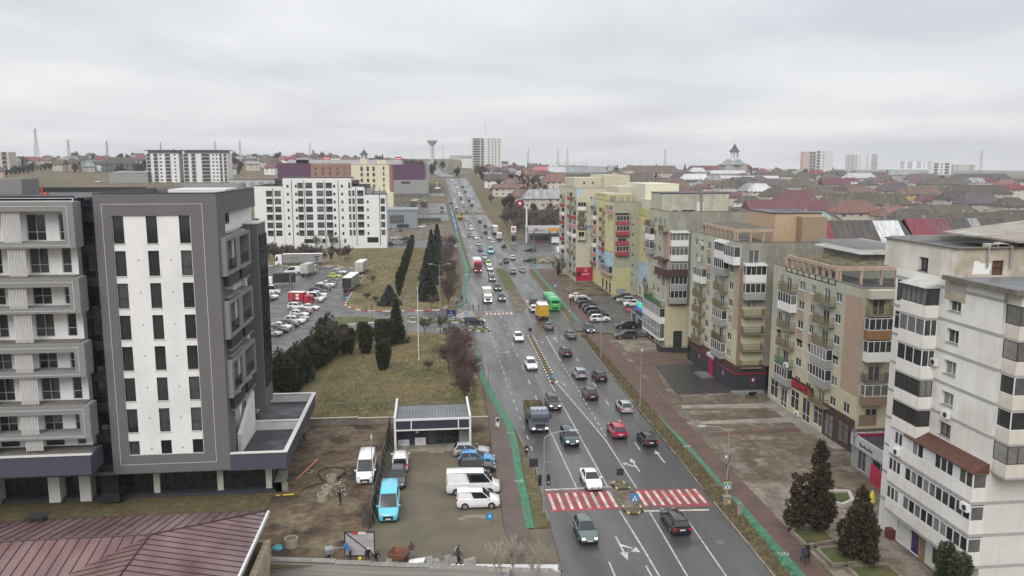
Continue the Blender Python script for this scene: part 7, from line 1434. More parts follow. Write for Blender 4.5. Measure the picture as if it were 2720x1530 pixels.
def tsign(parent,x,y,z,w,face,border=None,rz=0):
 """square sign with a white triangle and a walking figure"""
 f=MB().box(x-w/2,x+w/2,y-.04,y,z,z+w).build('sign_board',border or face,parent,world=False)
 MB().box(x-w*.42,x+w*.42,y-.05,y-.04,z+w*.08,z+w*.92).build('sign_face',face,f,world=False); MB().poly([(x-w*.36,y-.056,z+w*.14),(x+w*.36,y-.056,z+w*.14),(x,y-.056,z+w*.86)]).build('triangle',WHITES,f,world=False)
 MB().poly([(x-w*.1,y-.06,z+w*.18),(x+w*.02,y-.06,z+w*.18),(x+w*.08,y-.06,z+w*.5),(x-w*.03,y-.06,z+w*.6)]).poly([(x+w*.04,y-.06,z+w*.18),(x+w*.12,y-.06,z+w*.18),(x+w*.06,y-.06,z+w*.42),(x,y-.06,z+w*.42)]).build('walking_figure',BLACK,f,world=False); return f
tsign(L5,0,-.1,height_at('X',498,815,p.y)-.1,.75,BLUES,YELS)
cb=thing('utility_cabinet','pale utility cabinet at the foot of the crossing sign lamp','cabinet',(p.x-.1,p.y-.35,.1)); MB().box(-.35,.35,-.25,.25,0,.85).build('body',CONC,cb,world=False); MB().box(-.4,.4,-.3,.3,.85,.92).build('lid',CONC,cb,world=False); MB().box(.05,.25,-.262,-.25,.25,.5).build('warning_label',YELS,cb,world=False)
cb=thing('utility_cabinet','slim pale utility cabinet standing on the green cycle lane edge','cabinet',(*gp('X',585,1012),.1)); MB().box(-.22,.22,-.12,.12,0,1.25).build('body',CONC,cb,world=False); MB().box(-.01,.01,-.125,-.12,.05,1.2).build('door_gap',DARK_M,cb,world=False)
for (dx_,) in ((-.42,),(.42,)): t=MB().box(dx_-.16,dx_+.16,-.22,.05,3.0,4.05).build('traffic_signal',BLACK,L1,world=False); 
MB().box(.36,.46,-.26,-.22,3.25,3.4).build('signal_lens',WHITES,L1,world=False); MB().rod((-.5,0,3.1),(.5,0,3.1),.03,None,5).build('signal_bracket',POLE,L1,world=False)
def post_sign(k,x,y,label,h,kind,name='road_sign',w=.7,zt=.0,face=None):
 p=G(k,x,y); o=thing(name,label,'sign',(p.x,p.y,terrain(p.x,p.y)+zt)); MB().rod((0,0,-.03),(0,0,h),.035,None,6).build('post',POLE,o,world=False)
 if kind=='ped': tsign(o,0,-.04,h-w,w,BLUES)
 elif kind in('round','back'):
  b=MB().rod((0,-.04,h-w/2),(0,-.08,h-w/2),w/2,None,18).build('sign_disc',BLUES if kind=='round' else DARK_M,o,world=False)
  if kind=='round': MB().poly([(-.06*w,-.09,h-w*.25),(.2*w,-.09,h-w*.3),(.08*w,-.09,h-.42*w),(.2*w,-.09,h-.56*w),(.1*w,-.09,h-.66*w),(-.03*w,-.09,h-.52*w),(-.16*w,-.09,h-.62*w)][::-1]).build('arrow',WHITES,b,world=False)
 elif kind=='square': MB().box(-w/2,w/2,-.06,-.03,h-w,h).build('sign_board',face or DARK_M,o,world=False)
 elif kind=='tri':
  b=MB().poly([(-w/2,-.05,h-w*.87),(w/2,-.05,h-w*.87),(0,-.05,h)]).build('sign_board',KERB_R,o,world=False); MB().poly([(-w*.3,-.055,h-w*.76),(w*.3,-.055,h-w*.76),(0,-.055,h-.22*w)]).build('sign_face',WHITES,b,world=False)
 return o
post_sign('Q',1725,500,'blue crossing sign on the near traffic island',1.3,'ped',w=.8,zt=.1); post_sign('Q',1525,215,'dark square sign seen from behind on the far traffic island',1.9,'square',w=.75,zt=.1,face=mat('sign_back_brown',(0.03,0.02,0.018),0.7,0.1,1)); post_sign('R',580,262,'round blue arrow sign at the near tip of the kerbed median',1.25,'round',w=.75,zt=.1); post_sign('S',917,765,'round sign seen from behind at the far tip of the kerbed median',1.55,'back',w=.8,zt=.1); post_sign('D',1885,1060,'round blue arrow sign standing in the courtyard',1.3,'round',w=.75); post_sign('S',1297,130,'blue crossing sign beside the green bus',2.8,'ped',w=.8,zt=.1); post_sign('T',908,910,'round sign seen from behind at the grassy median tip',1.5,'back',w=.8,zt=.12); post_sign('A',320,795,'square sign board seen from behind on the left verge',3.0,'square',w=.95,zt=.1); post_sign('S',150,385,'grey square sign seen from behind at the junction',2.9,'square',w=.9,face=GREY_M); post_sign('S',1520,490,'white warning triangle near the bus stop verge',1.9,'tri',w=.7,zt=.1); post_sign('p',1250,850,'round blue arrow sign on the supermarket kerb',1.7,'round',w=.8); post_sign('i',1190,1000,'red and blue signs at the junction island',2.6,'ped',w=.7,zt=.1); post_sign('h',100,1449,'thin sign post on the corner sidewalk',3.2,'round',w=.5,zt=.1)
bn_=thing('litter_bin','dark litter bin on the left verge','bin',(*gp('A',270,565),0.0)); MB().lathe([(.2,.25),(.24,1.0),(.2,1.05)],10).build('bin_body',BLACK,bn_,world=False); MB().rod((0,.2,0),(0,.2,1.1),.04,None,6).build('post',DARK_M,bn_,world=False); MB().box(-.1,.1,-.26,-.24,.6,.8).build('label_plate',WHITES,bn_,world=False)
# flag poles and masts on the lawn
x,y=gp('C',1340,1050); fp=thing('flag_pole','tall white flag pole on the lawn','flag pole',(x,y,0)); hh=height_at('C',1340,480,y); MB().rod((0,0,-.05),(0,0,hh),.10,.055,8).build('pole',WHITE_M,fp,world=False); MB().lathe([(.1,hh),(.12,hh+.12),(.02,hh+.2)],8).build('finial',WHITE_M,fp,world=False); MB().rod((0,0,0),(0,0,.4),.22,.2,8).build('base',CONC,fp,world=False)
x,y=gp('C',1245,895); cp_=thing('concrete_post','square concrete post with a slim mast beside the dark spruce','post',(x,y,0)); hh=height_at('C',1245,570,y); MB().box(-.28,.28,-.28,.28,0,hh*.97).build('shaft',CONC,cp_,world=False); MB().rod((.1,0,hh*.9),(.1,0,hh*1.08),.06,None,6).build('mast',POLE,cp_,world=False)
p=G('D',985,780); hp=height_at('D',978,370,p.y); sl_=thing('yard_pole','slim pole with white cap beside the white van in the dirt yard','pole',(p.x,p.y,0)); MB().rod((0,0,-.05),(0,0,hp),.05,.04,6).build('pole',POLE,sl_,world=False); MB().box(-.06,.06,-.06,.06,hp-.35,hp+.1).build('cap',WHITE_M,sl_,world=False)
# car park lamps
for (bx,by,ty,n,l) in ((500,1235,470,1,'tall lamp post at the near end of the supermarket row'),(935,695,115,2,'tall twin lamp post in the supermarket row'),(1172,355,10,1,'tall lamp post at the back of the supermarket car park')):
 p=G('p',bx,by); lamp(p.x,p.y,height_at('p',bx-10,ty,p.y),[(1,.3),(-1,-.3)][:n],l,1.6,curve=False)
p=G('C',1505,640); lamp(p.x,p.y,height_at('C',1503,315,p.y),[(1,0),(-1,0),(0,-.4)],'three-armed lamp post near the blue METRO sign',1.9,curve=False); p=G('C',1690,640); lamp(p.x,p.y,7.6,[(1,0)],'plain lamp post between cycle lane and junction',.4)
for (k,x,y,ty,a,l) in (('T',360,720,360,(1,0),'gantry mast on the left verge uphill'),('T',1200,740,310,(-.6,0),'lamp post before the petrol station totem'),('M',205,1090,925,(-1,0),'street lamp beside the white saloon in the parking row'),('T',1420,1000,500,(-.3,0),'lamp post at the petrol station corner'),('T',985,440,165,(-.6,0),'lamp post on the bank beside the white box lorry'),('P',90,690,470,(1,0),'lamp post beside the far store lot')):
 p=G(k,x,y); lamp(p.x,p.y,max(5,height_at(k,x,ty,p.y)-p.z),[a],l,1.8)
# METRO entrance board
p=G('i',560,880); X0=PY('i',560,500,p.y).x; X1=PY('i',855,500,p.y).x; zt=height_at('i',700,455,p.y); zb=height_at('i',700,720,p.y)
ms=thing('entrance_sign','blue supermarket entrance sign with yellow METRO lettering and an arrow','sign',(p.x,p.y,0),off=True); NV=mat('metro_navy',(0.012,0.025,0.11),0.45,0.03,1); YM=mat('metro_yellow',(0.60,0.58,0.03),0.45,0.03,1)
MB().box(X0,X1,p.y-.1,p.y,zb,zt).build('board',NV,ms)
for x in (X0+.1,X1-.2): MB().box(x,x+.1,p.y,p.y+.1,-.05,zt).build('leg',DARK_M,ms)
fm=Facade(ms,(X0,p.y-.1),SOUTH,1,0,1,NV); wS=X1-X0; hS=zt-zb
t=sign_text(fm,'METRO',wS*.10,zb+hS*.75,wS*.27,YM,.02); t=sign_text(fm,'Intrare',wS*.16,zb+hS*.10,wS*.235,WHITES,.02)
MB().poly([(X0+wS*x_,p.y-.13,zb+hS*z_) for x_,z_ in ((.42,.47),(.5,.58),(.57,.58),(.49,.47),(.57,.36),(.5,.36))][::-1]).build('arrow',WHITES,ms)
yb=thing('yellow_board','yellow advertising board seen behind the bare grey tree','sign',(*gp('C',740,850),0)); MB().box(-1.6,1.6,0,.1,.3,2.2).build('board',YELS,yb,world=False); MB().rod((-1.3,.05,0),(-1.3,.05,.3),.05,None,5).rod((1.3,.05,0),(1.3,.05,.3),.05,None,5).build('legs',POLE,yb,world=False)
bol=MB().rod((0,0,0),(0,0,.9),.06,None,6).mesh('bollard',WHITE_M)
for i in range(26):
 a=Vector((*gp('p',520,1215),0)); b=Vector((*gp('p',1150,520),0)); q=a+(b-a)*(i/25); o=obj('bollard',bol,None,loc=q); tag(o,'short pale bollard in the line before the parked supermarket cars','bollard','bollards before the supermarket row')
# ---------------------------------------------------------------- people
SKIN=mat('skin',(0.36,0.22,0.16),0.7,0.05,3)
def person(x,y,rz,label,pose='stand',top=(.02,.02,.025),leg=(.015,.016,.02),hair=(.02,.015,.012),shoe=(.02,.02,.02),z=0.004,skirt=None,pack=None,hood=None):
 me=POSES[pose].copy(); cm=lambda n_,c: mat('%s_%d_%d_%d'%((n_,)+tuple(int(v*1000) for v in c)),c,0.85,0.1,3)
 me.materials.clear()
 for m_ in (cm('jacket',top),cm('trousers',leg),SKIN,cm('hair',hair),cm('shoes',shoe)): me.materials.append(m_)
 zs=[v.co.z for v in me.vertices]; zh=max(zs); hip=.95 if pose in('stand','walk','bend') else .55
 hx=max(v.co.z for v in me.vertices)
 tops=[v.co for v in me.vertices if v.co.z>hx-.25]; cx=sum(c.x for c in tops)/len(tops)
 for f in me.polygons:
  c=f.center
  if c.z<.11: i=4
  elif c.z<hip-.02: i=1
  elif c.z>hx-.24 and abs(c.y)<.14: i=3 if (c.z>hx-.10 or c.x<cx-.01) else 2
  else: i=0
  if abs(c.y)>.22 and c.z<hip+.03 and c.z>.4: i=2
  f.material_index=i; f.use_smooth=True
 o=obj('person',me,None,loc=(x,y,terrain(x,y)+z),rz=rz); tag(o,label,'person')
 if pack: MB().box(-.32,-.13,-.15,.15,1.0,1.42).build('backpack',cm('pack',pack),o,world=False)
 if skirt: MB().lathe([(.30,.35),(.27,.8),(.19,1.05),(.21,1.35)],10).build('coat',cm('coat',skirt),o,world=False)
 return o
person(*gp('D',1947,318),R(85),'person in a long white coat with a dark backpack walking up the sidewalk','walk',(.55,.54,.52),(.5,.49,.47),pack=(.015,.015,.016),z=.11,skirt=(.55,.54,.52)); person(*gp('D',735,908),R(70),'person in dark purple clothes walking across the dirt yard','walk',(.022,.012,.02),(.02,.014,.02))
person(*gp('X',1045,1365),R(-95),'person in a blue jacket with a pale stripe on the right sidewalk','walk',(.03,.04,.07),(.02,.025,.045),z=.11); person(*gp('X',1072,1345),R(-95),'person in a long black coat walking beside the blue jacket','walk',(.012,.012,.013),(.012,.012,.013),z=.11,skirt=(.012,.012,.013))
person(*gp('i',1045,265),R(90),'person in black carrying a bag on the left sidewalk','walk',z=.11); person(*gp('i',890,355),R(-90),'person in a light blue jacket on the left sidewalk','walk',(.16,.27,.48),z=.11); person(*gp('i',1415,570),R(180),'person in black waiting at the kerbed island, left one','stand',z=.11); person(*gp('i',1590,575),R(180),'person in black waiting at the kerbed island, right one','stand',z=.11)
person(*gp('C',935,665),R(0),'person with brown jacket standing on the supermarket kerb','stand',(.07,.06,.05)); person(*gp('C',980,660),R(180),'person in black standing on the supermarket kerb','stand'); person(*gp('S',1540,300),R(90),'person in black beside the parked white cars','stand',z=.11); person(*gp('S',1585,300),R(-90),'person in a red and black jacket beside the parked white cars','stand',(.08,.012,.015),z=.11)
person(*gp('b',1150,715),R(200),'worker in a dark blue jacket and pale cap crouching at the podium wall','crouch',(.012,.02,.06),hair=(.55,.6,.5)); person(*gp('W',1245,1235),R(160),'worker in a bright blue jacket bending at the site gate','bend',(.02,.14,.36),(.02,.03,.06)); person(*gp('q',190,290),R(-80),'worker in black with a white cap bending over the block wall','bend',hair=(.6,.6,.58)); person(*gp('q',300,290),R(-60),'crouching worker in black beside the block wall','crouch')
person(*gp('q',1430,330),R(20),'worker in black with a pale grey sleeve striding along the block wall','walk',(.03,.03,.03),(.012,.012,.012)); person(*gp('q',790,250),R(100),'worker in a brown hood standing by the rusty skip','stand',(.07,.045,.03),(.16,.19,.25),(.06,.04,.03)); person(*gp('q',1385,250),R(-60),'worker in a maroon hood behind the block wall','bend',(.30,.30,.29),(.1,.1,.1),(.09,.03,.03))
# ---------------------------------------------------------------- yard clutter
RUST=mat('rusty_steel',(0.20,0.085,0.05),0.8,0.3,1.5,col2=(0.12,0.05,0.035),c2scale=1.2); RINGM=mat('ring_concrete',(0.30,0.27,0.21),0.9,0.15,2)
def ring(k,x,y,label,r=.55,h=.7):
 p=G(k,x,y); o=thing('concrete_ring',label,'concrete ring',(p.x,p.y,0)); q=MB(); n=20
 for (a,b) in (((r,0),(r,h)),((r,h),(r-.1,h)),((r-.1,h),(r-.1,.0))):
  for i in range(n): t0,t1=6.2832*i/n,6.2832*(i+1)/n; q.quad((a[0]*math.cos(t0),a[0]*math.sin(t0),a[1]),(a[0]*math.cos(t1),a[0]*math.sin(t1),a[1]),(b[0]*math.cos(t1),b[0]*math.sin(t1),b[1]),(b[0]*math.cos(t0),b[0]*math.sin(t0),b[1]))
 q.build('ring_wall',RINGM,o,world=False,smooth=False); MB().lathe([(r-.1,.02),(r-.1,.03)],n).build('ring_floor',mat('dark_ring_soil',(0.06,0.05,0.035),0.95,0.2,2),o,world=False)  # floor disc inside the ring in a dark soil colour
ring('W',435,1040,'pale concrete ring alone near the retaining wall',.62,.8); ring('W',865,410,'concrete ring nearest the walking person'); ring('W',925,310,'concrete ring touching another between the rubble'); ring('W',990,150,'concrete ring highest up the dirt yard beside broken rubble'); ring('b',1195,1085,'flat concrete ring half sunk beside the black hose',.45,.15); ring('b',865,1225,'pale round drum in the trench beside the podium',.42,.35); ring('V',200,600,'flat concrete ring in the dirt near the hoarding',.55,.1)
rb=MB(); rnd=random.Random(5)
for i in range(70):
 p=G('W',rnd.uniform(900,1180),rnd.uniform(130,350)); s_=rnd.uniform(.05,.14); rb.rod((p.x,p.y,0),(p.x+rnd.uniform(-.2,.2),p.y+rnd.uniform(-.2,.2),s_*.7),s_,s_*.5,5)
tag(rb.build('rubble',RINGM),'broken pale rubble scattered around the concrete rings','rubble',kind='stuff')
h_=MB(); pts=[]
for i in range(40): a=i/39*6.6; pts.append(Vector((-10.9+1.5*math.cos(a)*(1+.12*math.sin(3*a)),86.9+2.0*math.sin(a),.06)))
pts+=[Vector((-10.8+(-2.8)*t,84.6-2.0*t+.5*math.sin(t*3),.06)) for t in [i/12 for i in range(13)]]
for a,b in zip(pts,pts[1:]): h_.rod(a,b,.055,None,6,0,False)
tag(h_.build('hose',BLACK),'black hose lying in loops in the dirt yard','hose')
pp=thing('orange_pipe','long orange pipe leaning along the podium edge','pipe',(-13.6,88,0)); MB().rod((-.9,-2.2,.1),(.7,2.4,.5),.1,None,10).build('pipe_body',mat('orange_pipe_plastic',(0.42,0.17,0.09),0.5,0.1,2),pp,world=False); MB().rod((-.98,-2.45,.08),(-.9,-2.2,.1),.13,None,10).build('pipe_collar',mat('orange_pipe_plastic',(0,0,0)),pp,world=False)
pp=thing('plank','yellow and red spirit level lying by the podium corner','tool',(*gp('b',925,1345),.02),R(4)); MB().box(-.9,.9,-.06,.06,0,.08).build('bar',YELS,pp,world=False); MB().box(-.5,-.2,-.065,.065,0,.085).build('red_mark',KERB_R,pp,world=False)
sk=thing('rusty_skip','rusty open steel skip tipped beside the block wall','skip',(*gp('q',620,260),.0),R(-25)); q=MB(); a,b,c,d,h=.55,.45,.85,.7,.75
for s_ in ((-1,-1,1,-1),(1,-1,1,1),(1,1,-1,1),(-1,1,-1,-1)): q.quad((s_[0]*a,s_[1]*b,.15),(s_[2]*a,s_[3]*b,.15),(s_[2]*c,s_[3]*d,.15+h),(s_[0]*c,s_[1]*d,.15+h))
q.quad((-a,-b,.15),(a,-b,.15),(a,b,.15),(-a,b,.15)); q.build('tub',RUST,sk,world=False); r_=MB()
for (x0,y0,x1,y1) in ((-c,-d,c,-d),(c,-d,c,d),(c,d,-c,d),(-c,d,-c,-d)): r_.rod((x0,y0,.9),(x1,y1,.9),.04,None,5)
r_.build('rim',RUST,sk,world=False); MB().box(-.7,.7,-.5,-.4,0,.15).box(-.7,.7,.4,.5,0,.15).build('skids',RUST,sk,world=False)
bk=thing('bucket','yellow bucket on top of the block wall','bucket',(*gp('q',85,270),.1)); MB().lathe([(.13,0),(.17,.3)],10).build('pail',YELS,bk,world=False); MB().rod((-.17,0,.3),(.17,0,.34),.01,None,4).build('handle',GREY_M,bk,world=False)
wb_=thing('wheelbarrow','grey wheelbarrow upended beside the site gate','wheelbarrow',(*gp('W',955,1185),0),R(20)); MB().prism([(-.35,-.3),(.35,-.3),(.35,.3),(-.35,.3)],.35,[.75,.75,.9,.9]).build('tray',GREY_M,wb_,world=False); MB().rod((0,-.05,.2),(0,.05,.2),.2,None,12).build('wheel',BLACK,wb_,world=False); MB().rod((-.3,-.25,.4),(-.9,-.3,.1),.025,None,5).rod((-.3,.25,.4),(-.9,.3,.1),.025,None,5).build('handles',DARK_M,wb_,world=False)
tr=thing('steel_trestle','slim steel trestle before the site gate','trestle',(*gp('W',1085,1200),0)); t=MB()
for x in (-.6,.6): t.rod((x,-.25,0),(x,0,.95),.025,None,5).rod((x,.25,0),(x,0,.95),.025,None,5)
t.build('legs',GREY_M,tr,world=False); MB().rod((-.7,0,.95),(.7,0,.95),.03,None,5).build('top_bar',GREY_M,tr,world=False)
bl=thing('tarpaulin','folded turquoise tarpaulin on the dirt near the single ring','tarpaulin',(*gp('W',250,1065),.0)); MB().lathe([(.55,0),(.5,.12),(.3,.22)],9).build('bundle',mat('turquoise_tarp',(0.06,0.30,0.36),0.6,0.3,4),bl,world=False); MB().rod((-.5,.1,.18),(.5,-.1,.2),.03,None,5).build('cord',DARK_M,bl,world=False)
for i,(x,y,n,l) in enumerate(((520,285,3,'stack of white hollow blocks with a red mark beside the rusty skip'),(1075,300,5,'low stack of hollow blocks in the middle of the block wall'),(1170,300,3,'small stack of hollow blocks right of the low stack'),(1330,280,5,'stack of hollow blocks behind the striding worker'),(1595,330,6,'upright stack of hollow blocks at the right end of the wall'))):
 o=thing('block_stack',l,'blocks',(*gp('q',x,y+10),.0),.1*i); 
 for k in range(n): obj('hollow_block',hbm,o,loc=((k%2)*.5-.25,.03*k,.0+(k//2)*.225),rz=.05*k,world=False)
o=thing('block_pallet','white covered slab of blocks on the wall between the skip and the low stack','blocks',(*gp('q',860,300),0),.12); MB().prism([(-.8,-.3),(.6,-.25),(.8,.3),(-.6,.35)],0,[.2,.3,.4,.3]).build('cover_sheet',WHITE_M,o,world=False); MB().box(-.7,.6,-.25,.25,-.0,.1).build('pallet',RUST,o,world=False)
gs=thing('cut_tree','pale grey bark trunk cut off at the bottom of the courtyard corner','tree trunk',(G('q',2060,420).x+.1,62.6,-4.5)); MB().rod((0,0,0),(0,0,5.0),.42,.36,12).build('trunk',mat('grey_plane_bark',(0.27,0.28,0.30),0.9,0.4,3,col2=(0.12,0.12,0.13),c2scale=2),gs,world=False); MB().rod((0,0,5.0),(0,0,5.05),.36,.3,12).build('cut_face',RINGM,gs,world=False)
sp_=thing('sand_patch','long pale sand patch on the courtyard paving','sand',(*gp('D',1770,1000),.0)); MB().lathe([(1.0,.0),(.8,.05),(.3,.07)],14).build('sand_heap',PLAZA_P,sp_,world=False); sp_.scale=(1.6,.75,1); MB().lathe([(.3,.05),(.1,.12)],8,0,.5,.1).build('sand_ridge',PLAZA_P,sp_,world=False)
# motorcycle and scooters
def bike(x,y,rz,label,col,z=.1):
 o=thing('motorcycle',label,'motorcycle',(x,y,z),rz); pm=paint(col)
 for dx_ in (-.65,.65): t,q=wheel_mesh(.3,.12); w_=obj('wheel',t,o,loc=(dx_,0,.3),world=False); obj('rim',q,w_,world=False)
 b=MB(); loft(b,[[(x_,-w,z0),(x_,-w,z1),(x_,w,z1),(x_,w,z0)] for x_,w,z0,z1 in ((-.75,.06,.6,.75),(-.35,.13,.35,.78),(.1,.14,.3,.85),(.4,.12,.45,.9),(.55,.05,.7,.95))]); b.build('body',pm,o,world=False); MB().box(-.7,.0,-.12,.12,.78,.86).build('seat',BLACK,o,world=False); MB().rod((.65,0,.3),(.45,0,1.0),.04,None,6).build('fork',RIM,o,world=False); MB().rod((.42,-.35,1.05),(.42,.35,1.05),.025,None,5).build('handlebar',DARK_M,o,world=False); MB().lathe([(.06,.85),(.1,.92),(.06,1.0)],8,0,.62,0).build('headlight',HEAD,o,world=False); return o
x,y=gp('F',440,1135); bike(x,y+.1,R(185),'black motorcycle parked before the black shop end wall',BLK_)
for i in range(5): p=G('M',680+20*i,1205+8*(i%2)+6*i,.4); bike(p.x,p.y,R(150+12*i),'red scooter in the cluster beside the white utility car',RED_ if i%2==0 else (0.55,0.1,0.1),.12).__setitem__('group','red scooters in the car park')
um=thing('parasol','folded yellow parasol on a pale stand beside the white tower','parasol',(*gp('E',1408,1105),.09)); MB().rod((0,0,0),(0,0,2.9),.03,None,6).build('pole',WHITE_M,um,world=False); MB().lathe([(.10,1.5),(.30,1.75),(.20,2.5),(.08,2.85)],9).build('canopy',YELS,um,world=False); MB().lathe([(.10,.3),(.22,.5),(.12,1.4)],8).build('canopy_skirt',mat('pale_cloth',(0.42,0.50,0.50),0.8,0.2,2),um,world=False); MB().lathe([(.35,0),(.3,.1)],10).build('base',CONC_D,um,world=False)
# ---------------------------------------------------------------- background buildings
BRICKC=mat('chimney_plaster',(0.30,0.24,0.20),0.9,0.1,1); RIDGE=mat('ridge_tile',(0.17,0.155,0.135),0.85,0.2,1)
def rmat(n,c,**k): return mat(n,c,0.75,0.38,0.9,rnd=0.15,bump=0.3,bscale=3,stretch=(2.2,0.3,0.3),**k)
R_BRN=rmat('brown_tile_roof',(0.125,0.082,0.066),col2=(0.085,0.062,0.05),c2scale=0.2); R_MOSS=rmat('mossy_tile_roof',(0.088,0.074,0.056),col2=(0.055,0.05,0.035),c2scale=0.2); R_BLK=rmat('black_tile_roof',(0.050,0.045,0.043),col2=(0.07,0.06,0.05),c2scale=0.2); R_RED=rmat('red_sheet_roof',(0.165,0.032,0.045)); R_MAR=rmat('maroon_sheet_roof',(0.115,0.043,0.055)); R_WHT=rmat('white_sheet_roof',(0.40,0.41,0.42)); R_GRY=rmat('grey_sheet_roof',(0.24,0.25,0.26),col2=(0.17,0.175,0.18),c2scale=0.3); R_GRN=rmat('green_grey_sheet_roof',(0.19,0.225,0.21)); R_RST=rmat('rust_red_tile_roof',(0.165,0.083,0.068),col2=(0.13,0.075,0.06),c2scale=0.2); R_PUR=rmat('purple_grey_roof',(0.090,0.072,0.082)); R_PNK=rmat('pink_sheet_roof',(0.42,0.13,0.15))
W_CRM=mat('cream_house_wall',(0.46,0.42,0.36),0.9,0.12,0.6,rnd=0.15); W_GRY=mat('grey_house_wall',(0.36,0.34,0.315),0.9,0.12,0.6,rnd=0.15); W_WHT=mat('white_house_wall',(0.66,0.65,0.63),0.9,0.06,0.6); W_PNK=mat('pink_house_wall',(0.45,0.34,0.28),0.9,0.1,0.6); W_YEL=mat('yellow_house_wall',(0.48,0.34,0.12),0.9,0.1,0.6)
RN={'N':'brown','M':'mossy','K':'black','R':'red','A':'maroon','W':'white','G':'grey','E':'green grey','T':'rusty red','P':'purple grey','I':'pink'}
RM={'N':R_BRN,'M':R_MOSS,'K':R_BLK,'R':R_RED,'A':R_MAR,'W':R_WHT,'G':R_GRY,'E':R_GRN,'T':R_RST,'P':R_PUR,'I':R_PNK}
_hw={}
def hwin(w,h):
 k=(round(w,1),round(h,1))
 if k not in _hw:
  m=MB(); m.box(0,w,-.05,0,0,.1,0); m.box(0,w,-.05,0,h-.1,h,0); m.box(0,.1,-.05,0,.1,h-.1,0); m.box(w-.1,w,-.05,0,.1,h-.1,0); m.box(w/2-.06,w/2+.06,-.05,0,.1,h-.1,0); m.quad((.1,-.02,.1),(w-.1,-.02,.1),(w-.1,-.02,h-.1),(.1,-.02,h-.1),1); _hw[k]=m.mesh('window',[FR_W,GL_O])
 return _hw[k]
def block(x0,x1,y,dep,zg,ze,zr,secs,wallm,label,rz=0.0,hip=(1,1),nwin=True,name='apartment_house',floors=None,group=None,cat='house',wsp=4.5):
 """pitched-roof house: x0..x1 wide, front wall at y, ridge along its length; secs = roof stretches by letter and share"""
 cx,cy=(x0+x1)/2,y+dep/2; o=thing(name,label,cat,(cx,cy,zg),rz,group); w=(x1-x0)/2; h=ze-zg; r=zr-zg; d=dep/2; ov=.5
 MB().box(-w,w,-d,d,-1.5,h).build('wall',wallm,o,world=False)
 tot=sum(s_[1] for s_ in secs); a=-w-ov; L=2*w+2*ov; hl=min(d,L*.3)*.8
 for i,(c,sh) in enumerate(secs):
  b=a+L*sh/tot; ra=a+(hl if i==0 and hip[0] else 0); rb=b-(hl if i==len(secs)-1 and hip[1] else 0)
  if rb<=ra: ra=rb=(a+b)/2
  q=MB(); q.quad((a,-d-ov,h-.1),(b,-d-ov,h-.1),(rb,0,r),(ra,0,r)); q.quad((b,d+ov,h-.1),(a,d+ov,h-.1),(ra,0,r),(rb,0,r))
  if i==0: q.poly([(a,d+ov,h-.1),(a,-d-ov,h-.1),(ra,0,r)])
  if i==len(secs)-1: q.poly([(b,-d-ov,h-.1),(b,d+ov,h-.1),(rb,0,r)])
  q.build('roof' if len(secs)==1 else 'roof_section',RM[c],o,world=False)
  if i==0: rc0=ra
  if i==0 and hip[0]: e0=a
  rc1=rb; a=b
 q=MB().rod((rc0,0,r),(rc1,0,r),.16,None,4,0,False)
 if hip[0]: q.rod((-w-ov,-d-ov,h-.1),(rc0,0,r),.14,None,4,0,False)
 if hip[1]: q.rod((w+ov,-d-ov,h-.1),(rc1,0,r),.14,None,4,0,False)
 q.build('ridge_cap',RIDGE,o,world=False); MB().box(-w-ov,w+ov,-d-ov-.12,-d-ov,h-.28,h-.06).build('gutter',DARK_M if nwin and len(secs)%2 else GREY_M,o,world=False)
 MB().box(rc0*.5,rc0*.5+.8,.6,1.3,r-1.0,r+.9).build('chimney',BRICKC,o,world=False)
 if nwin:
  nf=floors or max(1,int((h-.6)/2.8)); nc=max(1,int(2*w/wsp))
  for f in range(nf):
   zz=h-1.9-2.8*f
   if zz<0.3: break
   for k in range(nc): x=-w+2*w*(k+.5)/nc; obj('window',hwin(1.6 if (k+f)%3 else 2.4,1.4),o,loc=(x-.8,-d-.02,zz),world=False)
  for f in range(nf):
   zz=h-1.9-2.8*f
   if zz<.3: break
   obj('window',hwin(1.6,1.4),o,loc=(-w-.02,.8,zz),rz=-math.pi/2,world=False)
 return o
def roofpx(k,xl,xr,yr,ye,secs,eh=11.0,wallm=W_CRM,dep=13.0,hip=(1,1),desc='',rz=0.0,floors=2,cat='house'):
 P_=G(k,(xl+xr)/2,ye,eh); a=PY(k,xl,ye,P_.y); b=PY(k,xr,ye,P_.y); zr=PY(k,(xl+xr)/2,yr,P_.y+dep/2).z; ze=P_.z; zr=min(max(zr,ze+2.0),ze+6.5)
 names=[]; 
 for c,_ in secs:
  if RN[c] not in names: names.append(RN[c])
 if not desc: desc='house with %s pitched roof in the old quarter'%(' and '.join(names))
 return block(a.x,b.x,P_.y,dep,ze-eh,ze,zr,secs,wallm,desc,rz,hip,True,floors=floors,cat=cat)
